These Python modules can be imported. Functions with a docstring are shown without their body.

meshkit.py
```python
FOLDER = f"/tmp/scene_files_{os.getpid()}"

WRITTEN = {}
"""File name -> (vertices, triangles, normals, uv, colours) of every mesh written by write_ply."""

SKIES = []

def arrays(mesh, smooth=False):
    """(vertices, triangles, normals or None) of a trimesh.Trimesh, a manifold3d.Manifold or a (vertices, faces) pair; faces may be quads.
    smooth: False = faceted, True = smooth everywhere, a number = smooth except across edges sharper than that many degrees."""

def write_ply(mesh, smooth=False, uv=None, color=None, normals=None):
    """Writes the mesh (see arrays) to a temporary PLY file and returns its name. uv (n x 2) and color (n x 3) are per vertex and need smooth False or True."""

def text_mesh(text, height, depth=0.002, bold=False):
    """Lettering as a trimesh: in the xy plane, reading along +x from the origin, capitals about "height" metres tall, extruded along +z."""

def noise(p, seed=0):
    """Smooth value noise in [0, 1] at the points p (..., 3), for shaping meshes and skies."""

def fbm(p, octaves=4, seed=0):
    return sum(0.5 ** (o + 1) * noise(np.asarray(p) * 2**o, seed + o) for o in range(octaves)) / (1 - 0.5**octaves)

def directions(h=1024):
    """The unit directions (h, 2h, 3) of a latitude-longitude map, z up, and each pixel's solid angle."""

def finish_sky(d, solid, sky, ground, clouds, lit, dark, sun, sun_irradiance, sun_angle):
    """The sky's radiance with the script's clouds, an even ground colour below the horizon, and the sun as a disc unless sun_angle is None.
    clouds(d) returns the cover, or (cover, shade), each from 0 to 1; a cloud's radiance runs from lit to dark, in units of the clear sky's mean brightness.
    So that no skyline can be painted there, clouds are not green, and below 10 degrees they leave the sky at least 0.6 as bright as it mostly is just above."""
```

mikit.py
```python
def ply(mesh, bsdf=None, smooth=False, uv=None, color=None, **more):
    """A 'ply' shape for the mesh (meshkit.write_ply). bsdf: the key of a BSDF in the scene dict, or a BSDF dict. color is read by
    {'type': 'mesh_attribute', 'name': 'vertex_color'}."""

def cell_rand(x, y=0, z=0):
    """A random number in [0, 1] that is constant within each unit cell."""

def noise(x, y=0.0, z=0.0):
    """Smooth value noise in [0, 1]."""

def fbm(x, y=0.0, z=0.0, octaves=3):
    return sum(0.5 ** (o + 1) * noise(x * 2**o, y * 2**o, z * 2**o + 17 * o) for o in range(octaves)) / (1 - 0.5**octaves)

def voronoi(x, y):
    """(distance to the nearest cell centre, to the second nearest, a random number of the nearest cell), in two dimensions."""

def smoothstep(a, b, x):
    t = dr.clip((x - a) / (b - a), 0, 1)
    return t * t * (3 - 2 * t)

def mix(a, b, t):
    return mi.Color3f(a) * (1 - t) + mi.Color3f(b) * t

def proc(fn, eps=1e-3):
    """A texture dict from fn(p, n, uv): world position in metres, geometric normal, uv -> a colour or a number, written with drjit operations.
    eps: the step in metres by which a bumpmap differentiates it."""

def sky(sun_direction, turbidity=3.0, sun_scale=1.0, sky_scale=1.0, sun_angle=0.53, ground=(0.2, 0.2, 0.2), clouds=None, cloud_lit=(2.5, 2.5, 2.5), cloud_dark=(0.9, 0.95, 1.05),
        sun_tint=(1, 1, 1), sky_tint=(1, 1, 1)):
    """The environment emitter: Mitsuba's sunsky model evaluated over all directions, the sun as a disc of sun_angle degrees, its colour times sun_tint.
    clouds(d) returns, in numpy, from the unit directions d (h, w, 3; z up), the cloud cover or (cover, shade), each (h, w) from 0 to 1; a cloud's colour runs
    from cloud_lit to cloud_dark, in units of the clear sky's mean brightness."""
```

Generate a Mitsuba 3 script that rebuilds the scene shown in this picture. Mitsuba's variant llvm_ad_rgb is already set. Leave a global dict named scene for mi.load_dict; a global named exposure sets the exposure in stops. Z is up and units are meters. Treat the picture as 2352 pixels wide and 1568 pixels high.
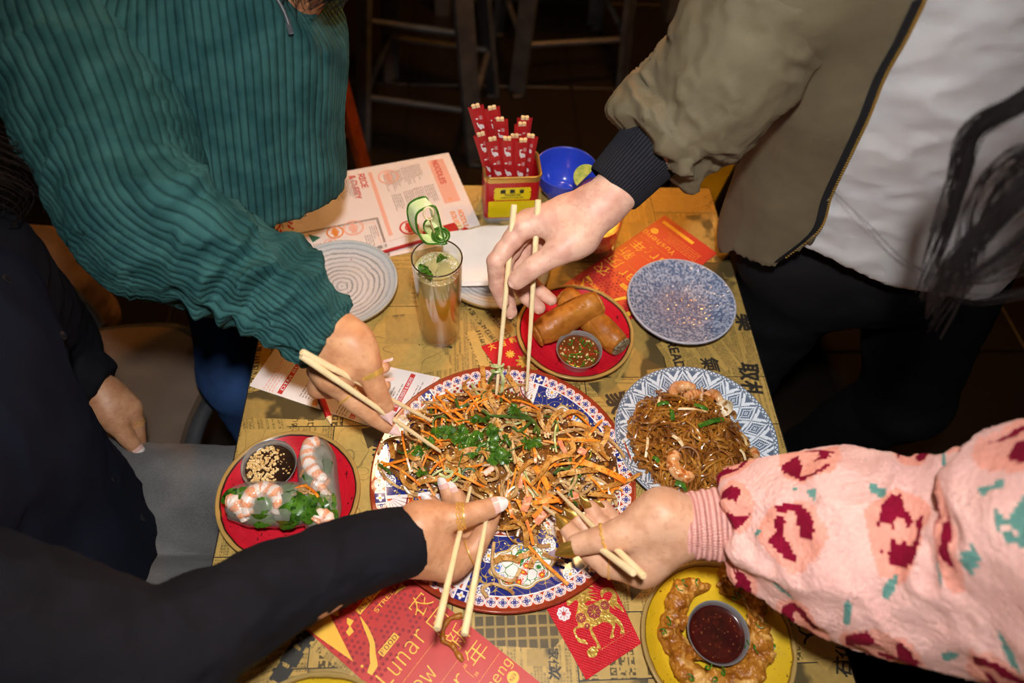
import math, random, glob
import numpy as np
import trimesh
import drjit as dr
import mitsuba as mi
import mikit, meshkit
from mikit import noise as dnoise, fbm as dfbm, voronoi as dvor, smoothstep as dss, cell_rand as drand, proc
from shapely.geometry import Polygon, LineString, Point, box as sbox
from shapely.ops import unary_union
from shapely import affinity

T = mi.ScalarTransform4f
random.seed(7)
rng = np.random.default_rng(7)
scene, labels = {}, {}

# ---------------------------------------------------------------- camera
CAM = np.array([0.0, 0.0, 1.59325])
FPX, PITCH, YAW, ROLL = 1633.8, 0.944044, 0.1148505, 0.0906321
cp_, sp_, cy_, sy_ = math.cos(PITCH), math.sin(PITCH), math.cos(YAW), math.sin(YAW)
FWD = np.array([sy_ * cp_, cy_ * cp_, -sp_])
R0 = np.array([cy_, -sy_, 0.0])
U0 = np.cross(R0, FWD)
RIGHT = math.cos(ROLL) * R0 + math.sin(ROLL) * U0
UP = -math.sin(ROLL) * R0 + math.cos(ROLL) * U0
scene['camera'] = {
    'type': 'thinlens', 'fov': math.degrees(2 * math.atan(1176 / FPX)), 'fov_axis': 'x',
    'aperture_radius': 0.0042, 'focus_distance': 0.90, 'near_clip': 0.02, 'far_clip': 50.0,
    'to_world': T().look_at(origin=CAM.tolist(), target=(CAM + FWD).tolist(), up=UP.tolist())}

# ---------------------------------------------------------------- light and exposure
exposure = 0.0
FLASH = np.array([0.02, 0.05, 1.79])
FLASH_DIR = np.array([0.06, 0.48, 0.80]) - FLASH
FLASH_DIR /= np.linalg.norm(FLASH_DIR)
_ft = T().look_at(origin=FLASH.tolist(), target=(FLASH + FLASH_DIR).tolist(), up=[0, 0, 1])
FLASH_POWER, FLASH_R, HOOD_R, HOOD_L = 1080.0, 0.034, 0.049, 0.060
scene['camera_flash__lamp'] = {'type': 'disk', 'to_world': _ft @ T().scale(FLASH_R),
                               'emitter': {'type': 'area', 'radiance': {'type': 'rgb', 'value': [FLASH_POWER, FLASH_POWER * 0.975, FLASH_POWER * 0.95]}}}
labels['camera_flash'] = {'label': 'black flash head of the camera above the table', 'category': 'flash'}


def P(x, y, z):
    """the world point of height z on the line of sight of a pixel of the photograph"""
    d = FWD + ((x - 1176) / FPX) * RIGHT - ((y - 784) / FPX) * UP
    return CAM + d * (z - CAM[2]) / d[2]


def Dp(x, y, dep):
    """the world point at a given depth along the line of sight"""
    return CAM + dep * (FWD + ((x - 1176) / FPX) * RIGHT - ((y - 784) / FPX) * UP)


TZ = 0.75

# ---------------------------------------------------------------- scene helpers
def C(h):
    c = [int(h[i:i + 2], 16) / 255 for i in (0, 2, 4)]
    return [v / 12.92 if v <= 0.04045 else ((v + 0.055) / 1.055) ** 2.4 for v in c]


def rgb(h):
    return {'type': 'rgb', 'value': C(h) if isinstance(h, str) else list(h)}


VC = {'type': 'mesh_attribute', 'name': 'vertex_color'}


def M(name, col, rough=0.5, metallic=0.0, spec=0.5, bump=None, clear=0.0, sheen=0.0, eps=1e-3):
    if callable(col):
        col = proc(col)
    elif not isinstance(col, dict):
        col = rgb(col)
    if callable(rough):
        rough = proc(rough)
    b = {'type': 'principled', 'base_color': col, 'roughness': rough, 'specular': spec}
    if metallic:
        b['metallic'] = metallic
    if clear:
        b['clearcoat'] = clear
        b['clearcoat_gloss'] = 0.9
    if sheen:
        b['sheen'] = sheen
    if bump:
        b = {'type': 'bumpmap', 'arbitrary': proc(bump[1], eps), 'scale': bump[0], 'bsdf': b}
    scene[name] = {'type': 'twosided', 'bsdf': b}
    return name


def cat(ms):
    ms = [m if isinstance(m, trimesh.Trimesh) else trimesh.Trimesh(m[0], m[1], process=False) for m in ms if m is not None]
    return trimesh.util.concatenate(ms)


def add(key, mesh, bsdf, smooth=False, uv=None, color=None, label=None, cat=None, group=None, kind=None, to_world=None, **more):
    k, n = key, 0
    while k in scene:
        n += 1
        k = '%s_%03d' % (key, n)
    if isinstance(mesh, dict):
        d = dict(mesh)
    else:
        d = mikit.ply(mesh, bsdf, smooth=smooth, uv=uv, color=color, **more)
    if to_world is not None:
        d['to_world'] = to_world
    scene[k] = d
    tag(k, label, cat, group, kind)
    return k


def tag(k, label=None, cat=None, group=None, kind=None):
    e = {}
    if label: e['label'] = label
    if cat: e['category'] = cat
    if group: e['group'] = group
    if kind: e['kind'] = kind
    if e: labels[k] = {**labels.get(k, {}), **e}


_names = {}


def thing(name, label, cat, group=None):
    n = _names.get(name, -1) + 1
    _names[name] = n
    k = name if n == 0 else '%s_%03d' % (name, n)
    tag(k, label, cat, group)
    return k


def mat4(R=None, t=None):
    m = np.eye(4)
    if R is not None: m[:3, :3] = R
    if t is not None: m[:3, 3] = t
    return m


def rotz(a):
    c, s = math.cos(a), math.sin(a)
    return np.array([[c, -s, 0], [s, c, 0], [0, 0, 1.0]])


def unit(v):
    v = np.asarray(v, float)
    return v / (np.linalg.norm(v) + 1e-12)


def frame(z, x=(1, 0, 0)):
    z = unit(z)
    x = np.asarray(x, float)
    x = x - z * (x @ z)
    if np.linalg.norm(x) < 1e-6:
        x = np.cross(z, [0, 1, 0.3])
    x = unit(x)
    return np.stack([x, np.cross(z, x), z], 1)


def xf(mesh, R=None, t=None, s=1.0):
    m = trimesh.Trimesh(np.asarray(mesh.vertices) * s, mesh.faces, process=False)
    v = np.asarray(m.vertices)
    if R is not None: v = v @ np.asarray(R).T
    if t is not None: v = v + np.asarray(t)
    return trimesh.Trimesh(v, m.faces, process=False)


def box(x0, x1, y0, y1, z0, z1):
    m = trimesh.creation.box((x1 - x0, y1 - y0, z1 - z0))
    m.apply_translation(((x0 + x1) / 2, (y0 + y1) / 2, (z0 + z1) / 2))
    return m


def rbox(w, d, h, r=0.004, seg=3):
    """box with rounded edges, centred at the origin"""
    import manifold3d as m3
    pts = []
    for sx in (-1, 1):
        for sy in (-1, 1):
            for sz in (-1, 1):
                for i in range(seg + 1):
                    for j in range(seg + 1):
                        a, b = math.pi / 2 * i / seg, math.pi / 2 * j / seg
                        n = (math.cos(a) * math.cos(b), math.sin(a) * math.cos(b), math.sin(b))
                        pts.append((sx * (w / 2 - r + r * n[0]), sy * (d / 2 - r + r * n[1]), sz * (h / 2 - r + r * n[2])))
    return trimesh.convex.convex_hull(np.array(pts))


def lathe(prof, n=96):
    """closed ring profile [(r, z)...] turned about z; uv in local metres"""
    prof = np.asarray(prof, float)
    k = len(prof)
    a = np.arange(n) * 2 * math.pi / n
    v = np.stack([prof[:, 0][None] * np.cos(a)[:, None], prof[:, 0][None] * np.sin(a)[:, None], np.broadcast_to(prof[:, 1][None], (n, k))], -1).reshape(-1, 3)
    i, j = np.meshgrid(np.arange(n), np.arange(k - 1), indexing='ij')
    i2 = (i + 1) % n
    q = np.stack([i * k + j, i2 * k + j, i2 * k + j + 1, i * k + j + 1], -1).reshape(-1, 4)
    f = np.vstack([q[:, [0, 1, 2]], q[:, [0, 2, 3]]])
    m = trimesh.Trimesh(v, f, process=False)
    ar = m.area_faces
    return trimesh.Trimesh(v, f[ar > 1e-14], process=False)


def spline(pts, n):
    """Catmull-Rom through the points (any dimension)"""
    p = np.asarray(pts, float)
    if len(p) == 2:
        t = np.linspace(0, 1, n)[:, None]
        return p[0] * (1 - t) + p[1] * t
    q = np.vstack([2 * p[0] - p[1], p, 2 * p[-1] - p[-2]])
    s = np.linspace(0, len(p) - 1 - 1e-9, n)
    i = s.astype(int)
    t = (s - i)[:, None]
    a, b, c, d = q[i], q[i + 1], q[i + 2], q[i + 3]
    return 0.5 * (2 * b + (c - a) * t + (2 * a - 5 * b + 4 * c - d) * t ** 2 + (3 * b - 3 * c + d - a) * t ** 3)


def frames(p, x0=None):
    """parallel transport frames along a polyline: tangents, normals, binormals"""
    t = np.gradient(p, axis=0)
    t /= np.linalg.norm(t, axis=1, keepdims=True) + 1e-12
    n = np.zeros_like(t)
    a = np.asarray(x0 if x0 is not None else ([0, 0, 1.0] if abs(t[0][2]) < 0.9 else [1.0, 0, 0]))
    for i in range(len(p)):
        a = a - t[i] * (a @ t[i])
        a = a / (np.linalg.norm(a) + 1e-12)
        n[i] = a
    return t, n, np.cross(t, n)


def tube(p, r, sides=6, ry=None, caps=True, twist=None, x0=None):
    """swept tube; r along the normal, ry along the binormal (flat ribbons)"""
    p = np.asarray(p, float)
    t, n, b = frames(p, x0)
    if twist is not None:
        c, s = np.cos(twist)[:, None], np.sin(twist)[:, None]
        n, b = c * n + s * b, -s * n + c * b
    r = np.broadcast_to(np.asarray(r, float), (len(p),))
    ry = r if ry is None else np.broadcast_to(np.asarray(ry, float), (len(p),))
    a = np.arange(sides) * 2 * math.pi / sides + math.pi / sides
    v = p[:, None] + (r[:, None] * np.cos(a))[:, :, None] * n[:, None] + (ry[:, None] * np.sin(a))[:, :, None] * b[:, None]
    k = len(p)
    i, j = np.meshgrid(np.arange(k - 1), np.arange(sides), indexing='ij')
    j2 = (j + 1) % sides
    q = np.stack([i * sides + j, i * sides + j2, (i + 1) * sides + j2, (i + 1) * sides + j], -1).reshape(-1, 4)
    f = [q[:, [0, 1, 2]], q[:, [0, 2, 3]]]
    v = v.reshape(-1, 3)
    if caps:
        v = np.vstack([v, p[:1], p[-1:]])
        c0, c1 = k * sides, k * sides + 1
        jj = np.arange(sides)
        f.append(np.stack([np.full(sides, c0), (jj + 1) % sides, jj], 1))
        f.append(np.stack([np.full(sides, c1), (k - 1) * sides + jj, (k - 1) * sides + (jj + 1) % sides], 1))
    return trimesh.Trimesh(v, np.vstack(f), process=False)


def poly_mesh(poly, z=0.0):
    """flat upward-facing mesh of a shapely polygon"""
    out = []
    for g in getattr(poly, 'geoms', [poly]):
        if g.is_empty or g.geom_type != 'Polygon' or g.area < 1e-10:
            continue
        v, f = trimesh.creation.triangulate_polygon(g, engine='earcut')
        v = np.c_[v, np.full(len(v), z)]
        e = np.cross(v[f[:, 1]] - v[f[:, 0]], v[f[:, 2]] - v[f[:, 0]])[:, 2]
        f = np.where((e < 0)[:, None], f[:, ::-1], f)
        out.append(trimesh.Trimesh(v, f, process=False))
    return cat(out) if out else None


def px_poly(pts, z, smooth=0):
    """a flat print's outline read off the photograph, as a polygon at its real place"""
    w = np.array([P(x, y, z)[:2] for x, y in pts])
    if smooth:
        w = spline(np.vstack([w, w[:1]]), smooth * len(w))[:-1]
    return Polygon(w).buffer(0)


def extrude(poly, z0, h):
    ms = [trimesh.creation.extrude_polygon(g, h, engine='earcut') for g in getattr(poly, 'geoms', [poly]) if g.geom_type == 'Polygon' and g.area > 1e-10]
    m = cat(ms)
    m.apply_translation((0, 0, z0))
    return m


_fonts, _glyphs = {}, {}
FONT = {'inter': 'Inter.woff2', 'cjk': 'Noto Sans CJK*', 'mono': 'DejaVuSansMono*'}


def glyphs(text, font='inter', bold=0, thin=0.0):
    """lettering as a shapely shape, capitals one unit tall, baseline at the origin (meshkit.text_mesh with other typefaces)"""
    key = (text, font, bold, thin)
    if key in _glyphs:
        return _glyphs[key]
    from PIL import Image, ImageDraw, ImageFont
    if font not in _fonts:
        _fonts[font] = ImageFont.truetype(glob.glob('/opt/blender-*/*/datafiles/fonts/' + FONT[font])[0], 96)
    ft = _fonts[font]
    x0, y0, x1, y1 = ft.getbbox(text, anchor='ls', stroke_width=bold)
    im = Image.new('L', (int(x1 - x0 + 8), int(y1 - y0 + 8)))
    ImageDraw.Draw(im).text((4 - x0, 4 - y0), text, 255, ft, anchor='ls', stroke_width=bold)
    on = np.pad(np.asarray(im) > 127, ((0, 0), (1, 1))).astype(np.int8)
    d = np.diff(on, axis=1)
    rows, starts = np.nonzero(d == 1)
    ends = np.nonzero(d == -1)[1]
    from shapely import box as vbox, union_all
    shape = union_all(vbox(starts, -rows - 1, ends, -rows)).buffer(0.6).buffer(-0.6 - thin).simplify(0.8)
    s = 1 / 70.0
    shape = affinity.affine_transform(shape, [s, 0, 0, s, (x0 - 4) * s, (4 - y0) * s])
    _glyphs[key] = shape
    return shape


def text_at(text, a, b, height=None, font='inter', bold=0, thin=0.0, fit=True):
    """flat lettering whose baseline runs from world xy point a towards b; fitted to |b-a| unless a height is given"""
    g = glyphs(text, font, bold, thin)
    a, b = np.asarray(a)[:2], np.asarray(b)[:2]
    L = np.linalg.norm(b - a)
    e = (b - a) / L
    x0, _, x1, _ = g.bounds
    sx = L / (x1 - x0) if fit else height
    sy = height if height else sx
    g = affinity.translate(g, -x0, 0) if fit else g
    return affinity.affine_transform(g, [e[0] * sx, -e[1] * sy, e[1] * sx, e[0] * sy, a[0], a[1]])


# ---------------------------------------------------------------- implicit bodies
class Field:
    """a signed distance field on a grid, filled with smoothly joined capsules and ellipsoids, meshed by surface nets"""

    def __init__(self, lo, hi, h):
        self.lo, self.h = np.asarray(lo, float), h
        self.n = np.ceil((np.asarray(hi, float) - self.lo) / h).astype(int) + 1
        self.ax = [(self.lo[i] + h * np.arange(self.n[i])).astype(np.float32) for i in range(3)]
        self.F = np.full(self.n, 0.05, np.float32)

    def _sl(self, lo, hi):
        a = np.clip(np.floor((np.asarray(lo) - self.lo) / self.h).astype(int) - 2, 0, self.n - 1)
        b = np.clip(np.ceil((np.asarray(hi) - self.lo) / self.h).astype(int) + 3, 1, self.n)
        b = np.maximum(b, a + 1)
        s = tuple(slice(a[i], b[i]) for i in range(3))
        X = self.ax[0][s[0]][:, None, None]
        Y = self.ax[1][s[1]][None, :, None]
        Z = self.ax[2][s[2]][None, None, :]
        return s, X, Y, Z

    def _put(self, s, d, k, mode):
        F = self.F[s]
        d = d.astype(np.float32)
        if mode == 'add':
            if k > 0:
                hh = np.maximum(k - np.abs(F - d), 0) / k
                self.F[s] = np.minimum(F, d) - hh * hh * k * 0.25
            else:
                self.F[s] = np.minimum(F, d)
        elif mode == 'cut':
            d = -d
            if k > 0:
                hh = np.maximum(k - np.abs(F - d), 0) / k
                self.F[s] = np.maximum(F, d) + hh * hh * k * 0.25
            else:
                self.F[s] = np.maximum(F, d)

    def cap(self, a, b, ra, rb=None, k=0.01, mode='add'):
        a, b = np.asarray(a, float), np.asarray(b, float)
        rb = ra if rb is None else rb
        m = max(ra, rb) + k + 0.02
        s, X, Y, Z = self._sl(np.minimum(a, b) - m, np.maximum(a, b) + m)
        ab = b - a
        L2 = max(ab @ ab, 1e-12)
        t = np.clip(((X - a[0]) * ab[0] + (Y - a[1]) * ab[1] + (Z - a[2]) * ab[2]) / L2, 0, 1)
        d = np.sqrt((X - a[0] - t * ab[0]) ** 2 + (Y - a[1] - t * ab[1]) ** 2 + (Z - a[2] - t * ab[2]) ** 2) - (ra + t * (rb - ra))
        self._put(s, d, k, mode)
        return self

    def chain(self, pts, radii, k=0.01, mode='add'):
        for i in range(len(pts) - 1):
            self.cap(pts[i], pts[i + 1], radii[i], radii[i + 1], k, mode)
        return self

    def ell(self, c, r, R=None, k=0.01, mode='add'):
        c, r = np.asarray(c, float), np.asarray(r, float)
        R = np.eye(3) if R is None else np.asarray(R)
        ext = np.sqrt(((R * r[None]) ** 2).sum(1)) + k + 0.02
        s, X, Y, Z = self._sl(c - ext, c + ext)
        x, y, z = X - c[0], Y - c[1], Z - c[2]
        q = [x * R[0, i] + y * R[1, i] + z * R[2, i] for i in range(3)]
        k0 = np.sqrt(sum((q[i] / r[i]) ** 2 for i in range(3)))
        k1 = np.sqrt(sum((q[i] / r[i] ** 2) ** 2 for i in range(3))) + 1e-9
        d = k0 * (k0 - 1) / k1
        self._put(s, d, k, mode)
        return self

    def grid(self):
        return self.ax[0][:, None, None], self.ax[1][None, :, None], self.ax[2][None, None, :]

    def halfspace(self, p, n, k=0.0):
        """keep the side that n points away from"""
        X, Y, Z = self.grid()
        n = unit(n)
        d = (X - p[0]) * n[0] + (Y - p[1]) * n[1] + (Z - p[2]) * n[2]
        self._put((slice(None),) * 3, -d, k, 'cut')
        return self

    def mesh(self, largest=False):
        F, h = self.F, self.h
        F = F.copy()
        for a in range(3):
            idx = [slice(None)] * 3
            for e in (0, -1):
                idx[a] = e
                F[tuple(idx)] = np.maximum(F[tuple(idx)], 1e-3)
        ins = F < 0
        nx, ny, nz = F.shape
        cnt = np.zeros((nx - 1, ny - 1, nz - 1), np.int8)
        for dx in (0, 1):
            for dy in (0, 1):
                for dz in (0, 1):
                    cnt += ins[dx:nx - 1 + dx, dy:ny - 1 + dy, dz:nz - 1 + dz]
        I, J, K = np.nonzero((cnt > 0) & (cnt < 8))
        num = len(I)
        vid = np.full(cnt.shape, -1, np.int32)
        vid[I, J, K] = np.arange(num)
        acc, w = np.zeros((num, 3)), np.zeros(num)
        for a in range(3):
            b, c = (a + 1) % 3, (a + 2) % 3
            for ob in (0, 1):
                for oc in (0, 1):
                    o0 = [0, 0, 0]
                    o0[b], o0[c] = ob, oc
                    o1 = list(o0)
                    o1[a] = 1
                    f0 = F[I + o0[0], J + o0[1], K + o0[2]]
                    f1 = F[I + o1[0], J + o1[1], K + o1[2]]
                    x = (f0 < 0) != (f1 < 0)
                    t = np.where(x, f0 / np.where(x, f0 - f1, 1), 0)
                    q = np.array(o0, float)[None].repeat(num, 0)
                    q[:, a] += t
                    acc[x] += q[x]
                    w[x] += 1
        v = self.lo + h * (np.stack([I, J, K], 1) + acc / np.maximum(w, 1)[:, None])
        faces = []
        for a in range(3):
            b, c = (a + 1) % 3, (a + 2) % 3
            sl0, sl1 = [slice(None)] * 3, [slice(None)] * 3
            sl0[a], sl1[a] = slice(0, -1), slice(1, None)
            A, B = ins[tuple(sl0)], ins[tuple(sl1)]
            E = np.stack(np.nonzero(A != B), 1)
            E = E[(E[:, b] > 0) & (E[:, c] > 0)]
            E = E[(E[:, b] < F.shape[b] - 1) & (E[:, c] < F.shape[c] - 1)]
            flip = A[E[:, 0], E[:, 1], E[:, 2]]
            ob, oc = np.eye(3, dtype=int)[b], np.eye(3, dtype=int)[c]
            q = [vid[tuple((E - x).T)] for x in (ob + oc, oc, 0 * ob, ob)]
            q = np.stack(q, 1)
            q = np.where(flip[:, None], q, q[:, ::-1])
            faces.append(q)
        q = np.vstack(faces)
        q = q[(q >= 0).all(1)]
        f = np.vstack([q[:, [0, 1, 2]], q[:, [0, 2, 3]]])
        m = trimesh.Trimesh(v, f, process=False)
        if largest:
            import scipy.sparse as sp, scipy.sparse.csgraph as cg
            e = m.edges
            nl, lab = cg.connected_components(sp.coo_matrix((np.ones(len(e)), (e[:, 0], e[:, 1])), shape=(len(v), len(v))))
            keep = lab == np.bincount(lab).argmax()
            m.update_faces(keep[m.faces[:, 0]])
            m.remove_unreferenced_vertices()
        return m


def vnorm(m):
    v, f = np.asarray(m.vertices), np.asarray(m.faces)
    n = np.zeros_like(v)
    fn = np.cross(v[f[:, 1]] - v[f[:, 0]], v[f[:, 2]] - v[f[:, 0]])
    for k in range(3):
        np.add.at(n, f[:, k], fn)
    return n / (np.linalg.norm(n, axis=1, keepdims=True) + 1e-20)


def displace(m, d):
    return trimesh.Trimesh(np.asarray(m.vertices) + vnorm(m) * np.asarray(d)[:, None], m.faces, process=False)


def along(v, path, x0=None):
    """coordinates of points about a polyline: (arc length, angle, distance)"""
    p = spline(path, 60)
    t, n, b = frames(p, x0)
    from scipy.spatial import cKDTree
    s = np.r_[0, np.cumsum(np.linalg.norm(np.diff(p, axis=0), axis=1))]
    _, i = cKDTree(p).query(v)
    d = v - p[i]
    ss = s[i] + (d * t[i]).sum(1)
    x, y = (d * n[i]).sum(1), (d * b[i]).sum(1)
    return ss, np.arctan2(y, x), np.hypot(x, y)


def npn(p, f, seed=0, oct=3):
    return meshkit.fbm(np.asarray(p) * f, oct, int(seed)) - 0.5

# ================================================================ materials
def skin_fn(a, b, c):
    a, b, c = C(a), C(b), C(c)
    def fn(p, n, uv):
        t = dfbm(p.x * 70, p.y * 70, p.z * 70, 3)
        f = dfbm(p.x * 260, p.y * 260, p.z * 260, 2)
        col = mikit.mix(a, b, dss(0.3, 0.75, t))
        return mikit.mix(col, c, 0.35 * dss(0.55, 0.8, f))
    return fn


def skin_bump(p, n, uv):
    d1, d2, _ = dvor(p.x * 900 + p.z * 300, p.y * 900 - p.z * 500)
    return dss(0.0, 0.35, d2 - d1) * 0.6 + dfbm(p.x * 500, p.y * 500, p.z * 500, 2)


M('skin_light', skin_fn('d8ae97', 'c99683', 'bd8573'), 0.46, spec=0.4, bump=(0.00010, skin_bump), eps=3e-4)
M('skin_tan', skin_fn('d29d74', 'c0855d', 'b0744f'), 0.44, spec=0.42, bump=(0.00010, skin_bump), eps=3e-4)
M('skin_warm', skin_fn('cd9873', 'bb835d', 'aa704b'), 0.44, spec=0.42, bump=(0.00010, skin_bump), eps=3e-4)
M('skin_rose', skin_fn('d5a687', 'c49070', 'b37e60'), 0.44, spec=0.42, bump=(0.00010, skin_bump), eps=3e-4)
M('nail_pink', 'ecc4bc', 0.15, spec=0.6, clear=0.6)
M('nail_bare', 'dcae9e', 0.3, spec=0.5)
M('nail_french', 'dfb3a6', 0.14, spec=0.6, clear=0.8)
M('nail_white', 'e2d8d2', 0.15, spec=0.6, clear=0.6)
M('nail_gold', lambda p, n, uv: mikit.mix(C('8a6420'), C('c99b3c'), drand(dr.floor(p.x * 2500), dr.floor(p.y * 2500), dr.floor(p.z * 2500))), 0.28, metallic=0.7, clear=0.6)
M('gold', 'f0bd5c', 0.2, metallic=0.5, spec=0.9, clear=0.6)
M('brass', 'cfa655', 0.2, metallic=0.7, spec=0.8)
M('gold_foil', lambda p, n, uv: mikit.mix(C('c99a35'), C('f0cf6c'), dfbm(p.x * 300, p.y * 300, 0, 2)), 0.25, metallic=0.6, spec=0.9,
  bump=(0.0006, lambda p, n, uv: dfbm(p.x * 420, p.y * 420, 0, 2)), eps=4e-4)
M('steel', lambda p, n, uv: mikit.mix(C('9a9a9c'), C('c4c4c6'), dfbm(p.x * 60, p.y * 60, p.z * 900, 2)), 0.26, metallic=0.6, spec=0.8)
M('hair_black', lambda p, n, uv: mikit.mix(C('0b090a'), C('1c1716'), dnoise(uv.x * 40, uv.y)), 0.6, spec=0.3)
M('hair_brown', lambda p, n, uv: mikit.mix(C('120d0b'), C('2c201b'), dnoise(p.x * 300, p.y * 300, p.z * 60)), 0.65, spec=0.25)


def rib(uv_scale):
    def fn(p, n, uv):
        s = dr.abs(dr.sin(uv.x * (math.pi / uv_scale)))
        return dr.sqrt(dr.maximum(s, 1e-3)) + 0.12 * dfbm(p.x * 600, p.y * 600, p.z * 600, 2)
    return fn


def teal_col(p, n, uv):
    s = dr.abs(dr.sin(uv.x * (math.pi / 0.0078)))
    t = dfbm(p.x * 45, p.y * 45, p.z * 45, 3)
    c = mikit.mix(C('1f4444'), C('305856'), dss(0.25, 0.75, t))
    return c * (0.55 + 0.45 * dss(0.05, 0.5, s))


M('teal_corduroy', teal_col, 0.85, spec=0.15, sheen=0.6, bump=(0.0024, rib(0.0078)), eps=4e-4)
M('olive_cloth', lambda p, n, uv: mikit.mix(C('5f5644'), C('70664f'), dfbm(p.x * 30, p.y * 30, p.z * 30, 3)) * (0.9 + 0.2 * dnoise(p.x * 1500, p.y * 1500, p.z * 1500)), 0.75, spec=0.25, sheen=0.3,
  bump=(0.0016, lambda p, n, uv: dfbm(p.x * 55, p.y * 55, p.z * 55, 4)), eps=8e-4)
M('black_rib', lambda p, n, uv: mikit.mix(C('141418'), C('26262b'), dss(0.1, 0.9, dr.abs(dr.sin(uv.x * (math.pi / 0.004))))), 0.9, spec=0.15, bump=(0.0016, rib(0.004)), eps=3e-4)
M('white_cotton', lambda p, n, uv: mikit.mix(C('c2c3c6'), C('cecece'), dfbm(p.x * 25, p.y * 25, p.z * 25, 3)), 0.85, spec=0.2, sheen=0.2,
  bump=(0.0030, lambda p, n, uv: dfbm(p.x * 22, p.y * 22, p.z * 34, 4)), eps=1.5e-3)
M('black_cotton', lambda p, n, uv: mikit.mix(C('111115'), C('1b1b21'), dfbm(p.x * 40, p.y * 40, p.z * 40, 3)), 0.9, spec=0.12, sheen=0.15,
  bump=(0.0025, lambda p, n, uv: dfbm(p.x * 40, p.y * 40, p.z * 40, 3)), eps=1e-3)
M('navy_cloth', lambda p, n, uv: mikit.mix(C('10121b'), C('191e2e'), dfbm(p.x * 25, p.y * 25, p.z * 9, 3)), 0.85, spec=0.15,
  bump=(0.0035, lambda p, n, uv: dfbm(p.x * 22, p.y * 22, p.z * 8, 3)), eps=1.5e-3)
M('black_trousers', lambda p, n, uv: mikit.mix(C('0e0e11'), C('17171b'), dfbm(p.x * 30, p.y * 30, p.z * 30, 3)), 0.8, spec=0.2, bump=(0.004, lambda p, n, uv: dfbm(p.x * 18, p.y * 18, p.z * 18, 3)), eps=2e-3)


def denim(a, b):
    a, b = C(a), C(b)
    def fn(p, n, uv):
        w = dnoise(p.x * 1400 + p.z * 500, p.y * 1400, p.z * 900)
        return mikit.mix(a, b, 0.55 * dss(0.2, 0.8, dfbm(p.x * 14, p.y * 14, p.z * 14, 3)) + 0.45 * w)
    return fn


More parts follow.
